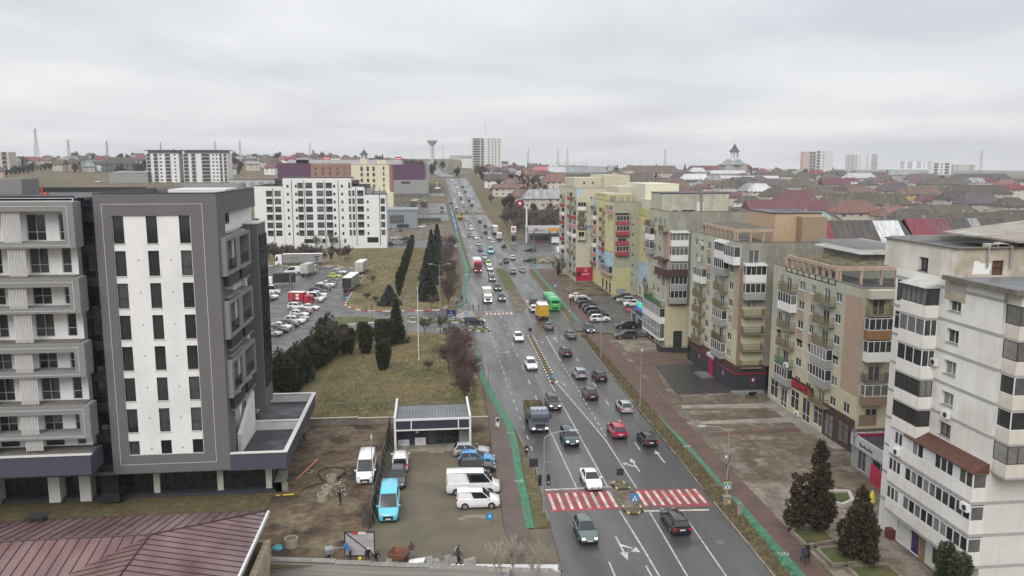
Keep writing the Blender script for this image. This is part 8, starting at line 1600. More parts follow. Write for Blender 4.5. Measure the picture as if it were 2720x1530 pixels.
OL=[ # zoom, left, right, ridge, eave, roof stretches, eave height, wall, words
('O',630,1410,845,1060,'R2K5W3',11,W_GRY,'long house with red, black and white roof stretches behind the white tower',(0,0)),('O',1395,2430,825,1015,'K1R2A2K2G1K3',11,W_GRY,'long house with red, maroon, black and grey roof stretches',(1,0)),('O',400,800,762,870,'E1',11,W_GRY,'house with green grey sheet roof beside the red dormer roof',(1,1)),('O',-20,715,655,755,'A1',11,W_CRM,'long house with maroon sheet roof and small skylights behind the beige blocks',(0,0)),
('O',785,1195,662,778,'T1',11,W_CRM,'house with rusty red hipped roof and cream wall',(1,1)),('O',1205,1480,708,810,'T1',11,W_CRM,'house with rusty red roof next to the dark hipped one',(1,1)),('O',1310,1760,742,860,'K1',11,W_GRY,'house with black hipped roof with pale ridges',(1,1)),('O',1480,2120,702,805,'M1',11,W_GRY,'long house with mossy roof behind the black hipped roof',(1,1)),('O',1780,2520,772,900,'M1',11,W_GRY,'large mossy hipped roof house at the right edge',(1,1)),
('O',660,1470,592,705,'M1',11,W_CRM,'very long mossy roof house over a cream wall',(1,1)),('O',590,935,636,745,'M1',11,W_GRY,'short mossy roof house in front of the very long one',(1,1)),('O',1370,1760,526,610,'N1',11,W_YEL,'brown roofed house with bright yellow end wall',(1,1)),('O',1760,2055,576,655,'K1',11,W_GRY,'black roofed house right of the yellow end wall',(1,1)),('O',1950,2300,597,695,'P1',11,W_GRY,'purple grey roofed house at the right side',(1,1)),('O',2300,2560,636,718,'M1',11,W_CRM,'mossy roofed house with cream wall at the far right',(1,1)),('O',1810,2380,502,600,'K1',11,W_GRY,'large black roofed house in the right middle distance',(1,1)),
('O',250,595,566,655,'A1',11,W_CRM,'house with dark maroon hipped roof behind the long maroon one',(1,1)),('O',110,395,552,622,'M1',11,W_CRM,'mossy house left of the dark maroon hipped roof',(1,1)),('O',-10,190,500,582,'W1',11,W_CRM,'house with white hipped roof among bare trees',(1,1)),('O',460,890,536,605,'M2K1',10,W_GRY,'house with mossy and black roof in the old quarter middle',(1,0)),('O',865,1150,540,592,'N1',10,W_GRY,'low brown roofed house behind the very long mossy one',(1,1)),('O',100,270,466,532,'A1',10,W_CRM,'maroon roofed house near the small spruce',(1,1)),('O',265,600,466,538,'M1',10,W_CRM,'mossy roofed house right of the maroon one near the spruce',(1,1)),('O',650,900,446,520,'A1',10,W_CRM,'maroon gabled house in the distance',(0,0)),('O',860,1140,402,460,'W1',10,W_CRM,'white domed sheet roof house in the distance',(1,1)),('O',1190,1450,506,578,'P1',10,W_CRM,'purple grey roofed house with cream gable',(1,1)),('O',1040,1270,386,452,'N1',10,W_GRY,'brown roofed house below the right tower blocks',(1,1)),('O',1255,1540,378,430,'G1',10,W_GRY,'grey roofed long house below the pale hillside flats',(1,1)),('O',1430,1710,392,470,'P1',10,W_GRY,'purple grey house in the far right quarter',(1,1)),('O',1560,1970,458,515,'M1',10,W_GRY,'mossy long house in the far right quarter',(1,1)),('O',1850,2370,420,462,'K1',10,W_GRY,'black long house in the far right quarter',(1,1)),('O',2010,2260,455,498,'G1A1',10,W_CRM,'house with grey and maroon roof and white gable',(0,1)),('O',2270,2450,470,520,'T1',10,W_CRM,'rusty roofed house at the far right',(1,1)),('O',2360,2520,512,565,'R1',10,W_CRM,'bright red roofed house at the right edge',(1,1)),('O',535,670,376,425,'R1',9,W_CRM,'small red roofed house below the ochre tower block',(1,1)),('O',660,885,366,440,'M1',9,W_CRM,'mossy roofed house below the ochre tower block',(1,1)),('O',405,560,390,450,'K1',9,W_CRM,'black roofed house below the ochre tower block',(1,1)),('O',200,400,382,440,'M1',9,W_CRM,'mossy roofed house left of the black one below the tower block',(1,1)),('O',0,200,395,450,'K1',9,W_CRM,'black roofed house beside the white sheet roof in the distance',(1,1)),
('N',155,1120,420,487,'T2K3A2M2',11,W_CRM,'long house with rusty, black, maroon and mossy roof behind the yellow blocks',(1,1)),('N',40,750,352,408,'I2W2G5',13,W_WHT,'white four-storey house with pink, white and grey roof',(1,1)),('N',900,1385,322,385,'N1',10,W_CRM,'brown roofed house below the hill villas',(1,1)),('N',1000,1350,362,412,'N1',10,W_CRM,'lower brown roofed house with cream wall',(1,1)),('N',1480,1930,318,385,'A1R1',10,W_CRM,'long house with maroon and red roof below the domed church',(1,1)),('N',1890,2065,326,368,'R1',10,W_CRM,'bright red roofed house right of the long maroon one',(1,1)),('N',1500,1645,362,402,'W1',9,W_CRM,'small white roofed house in front of the maroon roof',(1,1)),('N',1340,1560,393,452,'K1',10,W_CRM,'black roofed house beside the white hipped roof',(1,1)),('N',1420,1685,403,472,'W1',10,W_GRY,'grey walled house with white hipped sheet roof',(1,1)),('N',1650,1795,432,482,'G1',10,W_YEL,'yellow walled house with grey sheet roof',(1,1)),('N',1760,2070,457,545,'M1K1',11,W_CRM,'house with mossy and black roof and orange patched wall',(1,1)),('N',1980,2260,497,578,'G1',11,W_PNK,'pink walled house with pale grey hipped roof',(1,1)),('N',1215,1510,472,552,'N1',11,W_CRM,'brown hipped roof house right behind the yellow blocks',(1,1)),('N',1140,1330,452,517,'M1',10,W_GRY,'mossy roofed house left of the brown hipped one',(1,1)),('N',2180,2440,462,535,'P1',10,W_CRM,'purple grey roofed house left of the maroon hipped roof',(1,1)),('N',2190,2440,552,612,'M1',10,W_CRM,'mossy roofed house touching the dark maroon roof',(1,1)),('N',1690,2000,388,418,'W1',8,W_CRM,'long low house with white roof before the red roofs',(0,0)),('N',1780,2310,437,462,'W1',8,W_CRM,'very long low hall with white roof',(0,0)),
('P',1195,1420,418,492,'T1',10,W_CRM,'house with rusty red roof below the white four-storey house',(1,1)),('P',725,1030,515,552,'T1',6,W_CRM,'hall with brick red roof and tall narrow windows',(0,0)),('P',890,1060,560,632,'N1',5,W_GRY,'low house with brown roof beside the tall windowed hall',(1,1)),('P',1000,1420,560,648,'G1',7,W_CRM,'community hall with wide grey hipped roof behind the wood',(1,1)),('P',650,860,420,480,'K1',6,W_WHT,'dark flat store behind the roundabout',(0,0)),('P',820,980,465,512,'N1',6,W_YEL,'brown gabled house with ochre gable',(1,1)),('P',1330,1590,305,345,'W1',8,W_CRM,'long low white roofed school on the hill',(0,0))]
import re
for k,xl,xr,yr,ye,ss,eh,wm,desc,hip in OL:
 secs=[(a,int(b)) for a,b in re.findall(r'([A-Z])(\d)',ss)]
 roofpx(k,xl,xr,yr,ye,secs,eh,wm,13.0 if eh>8 else 10.0,hip,desc)
# further houses filling the old quarter
random.seed(5); used=[(o.location.x,o.location.y) for o in bpy.data.objects if o.name.startswith('apartment_house')]
n=0; t_=0
while n<110 and t_<3000:
 t_+=1; x=random.uniform(95,560); y=random.uniform(200,980)
 if x<75+y*.02 or x>60+y*.62 or any(abs(x-a)<24 and abs(y-b)<15 for a,b in used): continue
 used.append((x,y)); n+=1; L=random.uniform(14,24); ss=[(c,random.choice((1,2,3))) for c in random.choices('NMKMKPNAKMTGA',k=random.choice((1,1,2,3)))]; zg=terrain(x,y)
 block(x-L/2,x+L/2,y,10,zg,zg+8.5,zg+8.5+random.uniform(3,4.5),ss,random.choice((W_CRM,W_WHT,W_CRM)),'old quarter apartment house with %s roof'%' and '.join(dict.fromkeys(RN[c] for c,_ in ss)),random.uniform(-.25,.25),floors=3,group='houses of the old quarter')
# skyline houses
random.seed(99)
def villa(x,y,i):
 c=random.choice('NMKRATPGNMK'); wm=random.choice((W_CRM,W_WHT,W_GRY,W_PNK,W_CRM)); w=random.uniform(10,16); h=random.uniform(5,7.5); zg=terrain(x,y)
 block(x-w/2,x+w/2,y,random.uniform(9,12),zg,zg+h,zg+h+random.uniform(3,4.8),[(c,1)],wm,'small hillside house with %s roof'%RN[c],random.uniform(-.5,.5),(random.choice((0,1)),)*2,True,'hillside_house',2,'houses on the skyline hills',wsp=5)
n=0
for i in range(150): x=random.uniform(-540,-30); villa(x,random.uniform(800,1350)-abs(x)*.12,i)
for i in range(120): villa(random.uniform(70,800),random.uniform(900,1500),i)
for i in range(26): villa(random.uniform(60,300),random.uniform(640,900),i)
def forest(name,label,spots,key):
 t,c=PROTO[key]; V=[v.co.copy() for v in c.vertices]; Fc=[tuple(p.vertices) for p in c.polygons]; mb=MB()
 for x,y,k in spots:
  z=terrain(x,y); b=len(mb.v); ca,sa=math.cos(x),math.sin(x); mb.v+=[(x+k*(v.x*ca-v.y*sa),y+k*(v.x*sa+v.y*ca),z+k*v.z) for v in V]; mb.f+=[tuple(b+i for i in f) for f in Fc]; mb.m+=[0]*len(Fc)
 tag(mb.build(name,c.materials[0]),label,'trees',kind='stuff')
ru=random.uniform
forest('distant_trees','dark leafy trees between the far hillside houses',[(ru(-560,700),ru(780,1450),ru(.9,1.6)) for i in range(170)]+[(ru(-42,-4),ru(770,1150),ru(1.1,1.8)) for i in range(50)]+[(ru(48,130),ru(480,760),ru(.6,1.0)) for i in range(40)],'far')
forest('distant_spruces','dark spruces between the far hillside houses',[(ru(-560,800),ru(760,1500),ru(.8,1.3)) for i in range(40)],'farspr')
forest('distant_bare_trees','grey leafless trees between the halls and along the far road',[(ru(42,125),ru(455,900),ru(.8,1.2)) for i in range(60)]+[(ru(-40,-4),ru(770,1150),ru(1.0,1.6)) for i in range(40)]+[(ru(80,480),ru(280,900),ru(.7,1.05)) for i in range(130)],'farwood')
for i in range(13): p=G('I',20+36*i,400-5*i); plant('far',p.x,p.y,random.uniform(.7,1.1),'dark evergreen along the field edge',group='evergreens along the field')
# ---- white apartment block of the middle distance
wb=thing('apartment_block','white stepped apartment block with dark glazing behind the supermarket car park','building',(-43,338,0),off=True); YF=338.0
ex=lambda x: PY('e',x,800,YF).x
ez=lambda y: PY('e',1400,y,YF).z
WW=mat('bright_white_render',(0.66,0.66,0.65),0.9,0.04,1)
GL_B=glass('blue_grey_glass',(0.05,0.055,0.06),(0.16,0.175,0.18)); BALC=mat('dark_balcony',(0.05,0.042,0.04),0.6,0.25,1,rnd=0.2)
secs=[(450,910,320),(905,1965,195),(1960,2165,330),(2165,2495,455)]
rows=[(265+123*i,355+123*i) for i in range(7)]
cols=[('b',640,735),('w',770,870),('s',962,995),('s',1090,1122),('b',1130,1215),('w',1252,1360),('w',1422,1530),('b',1565,1665),('s',1682,1715),('s',1803,1835),('w',1917,1952),('w',1975,2012),('b',2052,2150),('s',2197,2226),('w',2412,2478)]
for a,b,t in secs:
 x0,x1=ex(a),ex(b); F_=Facade(wb,(x0,YF),SOUTH,x1-x0,0,ez(t),WW)
 for kd,ca,cb in cols:
  if ca<a or cb>b: continue
  for (r0,r1) in rows:
   if r0<t+25: continue
   u,w,z0,z1=ex(ca)-x0,ex(cb)-ex(ca),ez(r1),ez(r0)
   if kd=='w': F_.win(u,z0,w,z1-z0,3 if w>3 else 1,.6,FR_D if random.random()<.3 else GREY_M,GL_B,depth=.2,t=.1)
   elif kd=='s': F_.win(u,z0+.3,w,(z1-z0)*.5,1,0,FR_D,GL_D,depth=.15)
   else: o=F_.win(u,z0,w,z1-z0,2,0,FR_D,GL_D,depth=.3,t=.1,name='loggia'); F_.mb('railing',MB().box(u,u+w,.02,.1,z0,z0+1.15),BALC,0,0,0)
 if b>2400: F_.win(ex(2190)-x0,ez(1205),ex(2365)-ex(2190),ez(1120)-ez(1205),3,0,FR_D,GL_D)
 if a==905:
  for ca,cb in ((1205,1360),(1485,1535),(1605,1640),(1700,1730),(1830,1860)): F_.win(ex(ca)-x0,ez(1205),ex(cb)-ex(ca),ez(1140)-ez(1205),2,0,FR_D,GL_D)
 F_.finish(); MB().box(x0+.02,x1-.02,YF+.35,YF+15,0,ez(t)-.4).build('rear_volume',WW,wb); MB().box(x0,x1,YF+.1,YF+15,ez(t),ez(t)+.35).build('roof_edge',DARK_M,wb)
for x in (745,1040,1232,1545,1760,2030,2395): MB().box(ex(x)-.12,ex(x)+.12,YF-.1,YF,1,ez(350 if x<800 or x>1900 else 230)).build('downpipe',DARK_M,wb)
for (a,b,t,bt) in ((580,905,285,320),(770,815,225,290),(1960,2240,290,330),(1985,2065,225,290),(2165,2305,340,455),(2290,2485,400,450)): MB().box(ex(a),ex(b),YF+2,YF+9,ez(bt)-.5,ez(t)).build('roof_screen',R_BLK if t<300 else GREY_M,wb)
def gridsheet(name,x0,x1,y0,y1,z,m,n=8):
 mb=MB(); xs=[x0+(x1-x0)*i/n for i in range(n+1)]; ys=frange(y0,y1,6)
 for y in ys: mb.v+=[(x,y,terrain(x,y)+z) for x in xs]
 for j in range(len(ys)-1):
  for i in range(n): a=j*(n+1)+i; mb.f.append((a,a+1,a+n+2,a+n+1)); mb.m.append(0)
 struct(mb.build(name,m))
gridsheet('store_lot',-48,13,452,540,.05,ASPH_LOT); gridsheet('store_lot',-55,13,575,592,.05,ASPH_LOT); gridsheet('showroom_yard',-30,13.5,372,436,.04,PLAZA)
# ---- purple store, brick shell and cream hotel
YP=500.0; fx=lambda x,Y=YP: PY('f',x,450,Y).x
fz=lambda y,Y=YP: PY('f',1500,y,Y).z
PURP=mat('purple_cladding',(0.085,0.030,0.075),0.6,0.12,0.8,rnd=0.0); BRICK=mat('red_brick_shell',(0.30,0.155,0.125),0.9,0.15,0.8); CRE=mat('cream_hotel_wall',(0.60,0.56,0.42),0.9,0.05,1)
YS=600.0
ps=thing('store_building','large store with purple metal cladding and white roof edge','building',(fx(1300,YS),YS,terrain(fx(1300,YS),YS)),off=True)
MB().box(fx(200,YS),fx(670,YS),YS,YS+60,terrain(-100,YS)-3,fz(285,YS)).build('purple_wing',PURP,ps); MB().box(fx(350,YS),fx(1960,YS),YS+4,YS+70,10,fz(238,YS)).build('store_hall',R_WHT,ps); MB().box(fx(1840,YS),fx(2300,YS),YS-6,YS+60,terrain(0,YS)-1,fz(305,YS)).build('purple_wing',PURP,ps); MB().box(fx(2300,YS),fx(2365,YS),YS-4,YS+60,terrain(0,YS),fz(305,YS)).build('grey_wing',GREY_M,ps); MB().box(fx(1830,YS),fx(2350,YS),YS-8,YS+50,terrain(0,YS)-2,fz(527,YS-8)).build('store_base',GPAR,ps); MB().box(fx(1970,YS),fx(2090,YS),YS-8.2,YS-8,fz(575,YS),fz(545,YS)).build('window_strip',GL_D,ps); MB().box(fx(460,YS),fx(640,YS),YS+4,YS+20,20,fz(215,YS)).build('roof_house',R_WHT,ps)
for i in range(18): x=fx(200,YS)+(fx(670,YS)-fx(200,YS))*i/18; MB().box(x,x+.12,YS-.08,YS,fz(480,YS),fz(285,YS)).build('cladding_rib',PURP,ps)
for i in range(16): x=fx(1840,YS)+(fx(2300,YS)-fx(1840,YS))*i/16; MB().box(x,x+.12,YS-6.08,YS-6,terrain(0,YS)+4,fz(305,YS)).build('cladding_rib',PURP,ps)
for x,y,w in ((860,195,.1),(1880,195,.1)): 
 so_=thing('roof_sign','red store sign on the white roof edge, left one' if x<1000 else 'red store sign on the white roof edge, right one','sign',(fx(x,YS+8),YS+8,fz(238,YS)),off=True); MB().box(fx(x,YS+8),fx(x+95,YS+8),YS+8,YS+8.6,fz(240,YS+8),fz(y,YS+8)).build('sign_panel',mat('red_store_sign',(0.42,0.02,0.05),0.5,0.05,1),so_); MB().box(fx(x+10,YS+8),fx(x+85,YS+8),YS+7.9,YS+8,fz(226,YS+8),fz(216,YS+8)).build('sign_print',WHITE_M,so_)
hb_=thing('hotel_building','cream hotel with arched top windows and raw brick wing','building',(fx(1500),YP,terrain(fx(1500),YP)),off=True)
fb=Facade(hb_,(fx(665),YP+3),SOUTH,fx(1255)-fx(665),terrain(-60,YP)-2,fz(290),BRICK,name='brick_wall')
for c in (735,840,942,1048,1155):
 for (r0,r1) in ((345,395),(415,465)): fb.win(fx(c-17)-fx(665),fz(r1),fx(c+17)-fx(c-17),fz(r0)-fz(r1),2,.5,FR_G,GL_B,depth=.3)
fb.finish()
for y in (325,402): MB().box(fx(665),fx(1255),YP+2.9,YP+3.0,fz(y)-.2,fz(y)+.2).build('concrete_belt',CONC,hb_)
for c in (780,890,995,1105,1215): MB().box(fx(c)-.2,fx(c)+.2,YP+2.88,YP+3,fz(480),fz(300)).build('concrete_pillar',CONC,hb_)
fc=Facade(hb_,(fx(1250),YP),SOUTH,fx(1795)-fx(1250),terrain(-30,YP)-2,fz(292),CRE)
for c in (1400,1488,1572):
 for (r0,r1) in ((345,402),(425,478),(508,560),(590,640)): fc.win(fx(c-17)-fx(1250),fz(r1),fx(c+17)-fx(c-17),fz(r0)-fz(r1),2,.6,FR_BLK,GL_B,depth=.2)
for (r0,r1) in ((335,385),(415,465),(495,545),(577,630),(658,690)): fc.win(fx(1702)-fx(1250),fz(r1),fx(1725)-fx(1702),fz(r0)-fz(r1),1,.6,FR_BLK,GL_B,depth=.2)
fc.finish(); MB().box(fx(665),fx(1795),YP+3.3,YP+25,terrain(-40,YP)-2,fz(300)).build('rear_volume',CRE,hb_); MB().box(fx(1795),fx(1830),YP+1,YP+24,terrain(-30,YP)-2,fz(300)).build('side_wing',BRICK,hb_); MB().box(fx(1380),fx(1480),YP+2,YP+8,fz(300),fz(240)).box(fx(1620),fx(1755),YP+1,YP+8,fz(300),fz(245)).build('roof_turret',CRE,hb_); MB().box(fx(1245),fx(1800),YP-.3,YP,fz(300),fz(290)).build('cornice',CRE,hb_); MB().box(fx(1730),fx(1850),YP-8,YP+1,terrain(-20,YP)-2,fz(700)).build('porch_wing',CRE,hb_)
for c in (1400,1488,1572): MB().rod((fx(c),YP-.04,fz(347)),(fx(c),YP+.02,fz(347)),fx(c+17)-fx(c),None,16).build('arch_trim',FR_BLK,hb_)
# showroom, warehouse, shed
gY=G('K',1480,838).y; sr=thing('showroom','glass and grey panel car showroom beside the white block','building',(PY('K',1480,800,gY).x,gY,0),off=True); kx_=lambda x: PY('K',x,750,gY).x
kz=lambda y: PY('K',1480,y,gY).z
zg=terrain(kx_(1480),gY); F_=Facade(sr,(kx_(1345),gY),SOUTH,kx_(1600)-kx_(1345),zg-.5,kz(690),mat('blue_grey_panel',(0.20,0.24,0.27),0.6,0.08,1)); F_.win(kx_(1370)-kx_(1345),kz(800),kx_(1490)-kx_(1370),kz(730)-kz(800),6,.5,GREY_M,GL_B,depth=.2); F_.win(kx_(1430)-kx_(1345),zg+.1,kx_(1530)-kx_(1430),kz(805)-zg-.1,5,0,GREY_M,GL_D,depth=.2); F_.finish(); MB().box(kx_(1345),kx_(1600),gY+.3,gY+26,zg-.5,kz(690)-.6).build('hall',GPAR,sr); MB().box(kx_(1345)-.3,kx_(1600)+.3,gY-.3,gY+26,kz(690),kz(690)+.5).build('roof',R_GRY,sr)
def hall(k,x0,x1,yt,yb,label,m,dep,roofm=R_GRY,name='warehouse',doors=0):
 P_=G(k,(x0+x1)/2,yb); Yw=P_.y; a,b=PY(k,x0,yb,Yw).x,PY(k,x1,yb,Yw).x; zt=PY(k,(x0+x1)/2,yt,Yw).z; o=thing(name,label,'building',((a+b)/2,Yw,P_.z),off=True)
 MB().box(a,b,Yw,Yw+dep,P_.z-2,zt).build('wall',m,o); MB().prism([(a-.3,Yw-.3),(b+.3,Yw-.3),(b+.3,Yw+dep),(a-.3,Yw+dep)],zt,[zt+.4,zt+.4,zt+1.2,zt+1.2]).build('roof',roofm,o)
 for i in range(doors): xx=a+(b-a)*(i+.5)/doors; MB().box(xx-1.8,xx+1.8,Yw-.05,Yw,P_.z,P_.z+min(3.6,zt-P_.z-.6)).build('roller_door',GPAR,o)
 return o
hall('K',35,410,432,492,'long pale warehouse left of the white block',R_WHT,45,R_BRN,doors=5); hall('I',915,1240,375,458,'dark grey sheds beside the far white flats',GREY_M,25,R_GRY,doors=4); hall('I',680,850,280,360,'turquoise grey hall before the green guest house',mat('turquoise_hall',(0.16,0.24,0.25),0.7,0.1,1),20,R_GRY); hall('U',1010,1440,602,705,'dark flat store at the roundabout',DARK_M,25,R_GRY); hall('U',1010,1300,712,770,'low white annex before the dark flat store',WHITE_M,8,R_WHT); hall('U',560,760,290,480,'white shop with a dark cross beside the far tower',W_WHT,20,R_BLK); hall('U',320,760,245,330,'brown row of shops at the top of the far road',W_GRY,14,R_BRN)
# far white flats with balconies
def slabflat(k,x0,x1,yt,yb,nr,spec,label,m=WW,dep=16,fl=True,name='apartment_block',rail=None):
 P_=G(k,(x0+x1)/2,yb); Yw=P_.y; X=lambda x: PY(k,x,(yt+yb)/2,Yw).x; z0=P_.z; z1=PY(k,(x0+x1)/2,yt,Yw).z; o=thing(name,label,'building',((X(x0)+X(x1))/2,Yw,z0),off=True)
 MB().box(X(x0),X(x1),Yw,Yw+dep,z0-3,z1).build('wall',m,o); hf=(z1-z0)/nr
 for kd,a,b in spec:
  for r in range(nr):
   zb=z0+hf*r+hf*.25; w=X(b)-X(a)
   if kd=='b': q=MB().box(X(a),X(b),Yw-.7,Yw-.001,zb-.25,zb).build('balcony',m,o); MB().box(X(a),X(b),Yw-.7,Yw-.6,zb,zb+1.0).build('railing',rail or BALC,q); MB().box(X(a)+.2,X(b)-.2,Yw-.03,Yw-.002,zb+.05,zb+hf*.72).build('glass_door',GL_D,o)
   else: MB().box(X(a),X(b),Yw-.03,Yw-.002,zb+.5,zb+.5+hf*.45).build('window',GL_D,o)
 if fl: MB().box(X(x0)-1,X(x1)+1,Yw-1.5,Yw+dep+1,z1+2.4,z1+2.9).build('roof',DARK_M,o); MB().box(X(x0)+1,X(x1)-1,Yw+1.5,Yw+dep-1,z1,z1+2.4).build('top_storey',GREY_M,o)
 return o
slabflat('I',1228,1500,215,455,8,[('b',1232,1265),('b',1290,1325),('w',1338,1358),('b',1385,1430),('w',1460,1475)],'far white flats with dark balconies, the left block'); slabflat('I',1535,1905,215,455,8,[('b',1540,1580),('b',1605,1640),('b',1690,1760),('w',1780,1795),('w',1810,1825),('b',1840,1862),('b',1875,1900)],'far white flats with dark balconies, the right block'); slabflat('I',-40,78,200,385,5,[('b',20,60)],'cream block cut by the left edge of the field',W_CRM,14,False)
slabflat('P',537,800,95,392,13,[('b',540,605),('b',612,640),('w',676,690),('w',712,724),('w',740,752),('w',772,786)],'pale tower block beside the far road',mat('pale_tower_wall',(0.56,0.57,0.56),0.9,0.06,0.8),22,False,'apartment_tower',GPAR)
P_=G('P',668,392); o=thing('roof_plant_room','small plant room with mast on the pale far tower','plant room',(PY('P',640,70,P_.y+6).x,P_.y+6,PY('P',640,95,P_.y).z)); MB().box(-3,3,-3,3,-.1,4.5).build('room',W_WHT,o,world=False); MB().rod((2,0,4.5),(2,0,22),.18,None,5).build('mast',GREY_M,o,world=False)
slabflat('O',462,580,218,350,7,[('b',520,545),('b',550,575)],'ochre and white tower block on the right skyline',W_PNK,20,False,'apartment_tower'); slabflat('O',580,738,210,368,8,[('b',585,615),('w',640,650)],'white tower block with antennas on the right skyline',mat('pale_tower_wall',(0,0,0)),20,False,'apartment_tower'); slabflat('O',862,960,245,385,7,[('b',870,880),('b',900,920),('w',940,950)],'cream tower block with mansard on the right skyline',W_CRM,20,False,'apartment_tower'); slabflat('O',960,1160,242,382,7,[('w',975,985),('w',1040,1055),('b',1085,1140)],'white tower block beside the cream one on the right skyline',W_WHT,20,False,'apartment_tower')
for i,(a,b,t,bt) in enumerate(((1330,1480,305,375),(1480,1660,305,370),(1640,1820,320,360),(1780,2040,335,390))): slabflat('O',a,b,t,bt,4,[('b',a+20,a+60),('w',a+80,a+100),('b',b-60,b-20)],('pale hillside flats, westernmost of the row','pale hillside flats with stepped terraces','pale hillside flats behind the roofs','long pale hillside flats with brown roof')[i],W_WHT if i<3 else W_CRM,16,False)
roofpx('I',850,1105,225,300,[('K',1)],8,mat('dark_green_wall',(0.06,0.075,0.07),0.9,0.1,1),14,(1,1),'dark green guest house with gables beside the field'); roofpx('I',110,320,240,275,[('R',1)],6,W_CRM,12,(1,1),'cream house with bright red roof beside the field'); roofpx('I',330,440,232,275,[('R',1)],6,W_CRM,10,(1,1),'small house with red roof behind the field'); roofpx('I',760,870,232,270,[('R',1)],6,W_WHT,10,(1,1),'white house with red gable roof beside the guest house'); roofpx('I',490,640,245,285,[('G',1)],5,W_GRY,10,(0,0),'grey sheet-roofed barn above the field'); roofpx('I',1105,1215,230,265,[('R',1)],7,W_GRY,12,(1,1),'long red roofed house left of the far white flats')
# water tower, churches, masts
def depth_thing(k,x,yb,Y): p=PY(k,x,yb,Y); return p
Yw=1350.0; p=depth_thing('P',167,250,Yw); zt_=PY('P',167,118,Yw).z; zg=terrain(p.x,Yw)
WTW=mat('pale_tower_concrete',(0.44,0.45,0.45),0.9,0.1,1); o=thing('water_tower','pale concrete water tower with flared bowl on the skyline','water tower',(p.x,Yw,zg)); h=zt_-zg; u=Yw/F_PX*.29; MB().lathe([(15*u,0),(15*u,h-46*u)],14).build('shaft',WTW,o,world=False); MB().lathe([(15*u,h-46*u),(22*u,h-34*u),(46*u,h-4*u),(46*u,h)],20).build('bowl',WTW,o,world=False); MB().lathe([(47*u,h),(47*u,h+1.2),(6*u,h+2)],20).build('rim',WTW,o,world=False)
def church(k,x,ytip,yb,Y,label,su):
 p=PY(k,x,yb,Y); zt=PY(k,x,ytip,Y).z; zg=terrain(p.x,Y); o=thing('church',label,'church',(p.x,Y,zg)); h=zt-zg; MB().box(-su*1.6,su*1.6,0,su*3.2,-2,h*.38).build('nave',W_GRY,o,world=False); MB().prism([(-su*1.7,-.3),(su*1.7,-.3),(su*1.7,su*3.3),(-su*1.7,su*3.3)],h*.38,h*.39).build('eave',R_BLK,o,world=False); MB().lathe([(su*2.2,h*.39),(su*.9,h*.56)],4,0,0,su*1.4).build('nave_roof',R_GRY,o,world=False); MB().lathe([(su*.62,h*.38),(su*.62,h*.78)],8,0,0,su*1.0).build('bell_tower',W_WHT,o,world=False); MB().lathe([(su*.9,h*.77),(su*.45,h*.85),(.1,h)],8,0,0,su*1.0).build('spire',R_BLK,o,world=False); MB().rod((0,su,h),(0,su,h+3),.12,None,4).rod((-.8,su,h+2),(.8,su,h+2),.12,None,4).build('cross',DARK_M,o,world=False)
 for s_ in (-.3,.3): MB().box(s_*su-.4,s_*su+.4,su*1.0-su*.64,su*1.0-su*.58,h*.6,h*.72).build('bell_opening',DARK_M,o,world=False)
church('N',1922,140,290,1150,'grey domed church with bell tower on the right skyline',10); church('K',1153,178,262,900,'small church with dark spire above the cream hotel',6)
def mast(k,x,yt,yb,Y,label,group=None,lat=False):
 p=PY(k,x,yb,Y); zt=PY(k,x,yt,Y).z; zg=terrain(p.x,Y); h=zt-zg; o=thing('lattice_mast' ,label,'pylon',(p.x,Y,zg),group=group); m=MB(); b=h*.055
 for sx in (-1,1):
  for sy in (-1,1): m.rod((sx*b,sy*b,0),(sx*b*.15,sy*b*.15,h),.22,.14,4)
 m.build('legs',GREY_M,o,world=False); q=MB(); n=9
 for i in range(n):
  z0,z1=h*i/n,h*(i+1)/n; w0,w1=b*(1-.85*i/n),b*(1-.85*(i+1)/n)
  q.rod((-w0,-w0,z0),(w1,-w1,z1),.12,None,3); q.rod((w0,-w0,z0),(-w1,-w1,z1),.12,None,3)
 q.build('bracing',GREY_M,o,world=False)
 if lat:
  c=MB()
  for i,z in enumerate((.72,.82,.92)): c.rod((-b*1.5,0,h*z),(b*1.5,0,h*z),.15,None,4)
  c.build('crossarms',GREY_M,o,world=False)
 return o
mast('I',310,5,215,760,'tall lattice radio mast with antennas above the field houses'); mast('I',578,95,230,900,'thin lattice pylon behind the field, left of the guest house',None,True); mast('I',900,105,235,900,'thin lattice pylon above the dark green guest house',None,True); mast('I',1803,105,185,1000,'thin lattice pylon behind the far white flats',None,True); mast('I',2012,105,240,1000,'thin lattice pylon right of the far white flats',None,True); mast('K',706,125,250,1000,'lattice mast above the left end of the purple store',None,True); mast('O',2085,205,370,1300,'electricity pylon on the right horizon',None,True); mast('P',262,155,240,1400,'thin mast right of the water tower'); mast('P',1045,180,250,1300,'thin mast behind the right hill houses, western one'); mast('P',1318,190,250,1300,'thin mast behind the right hill houses, middle one'); mast('P',1405,185,250,1300,'thin mast behind the right hill houses, eastern one'); mast('N',1265,190,260,1250,'thin mast above the hill villas'); mast('I',1345,120,180,1000,'thin mast just behind the left far flats')
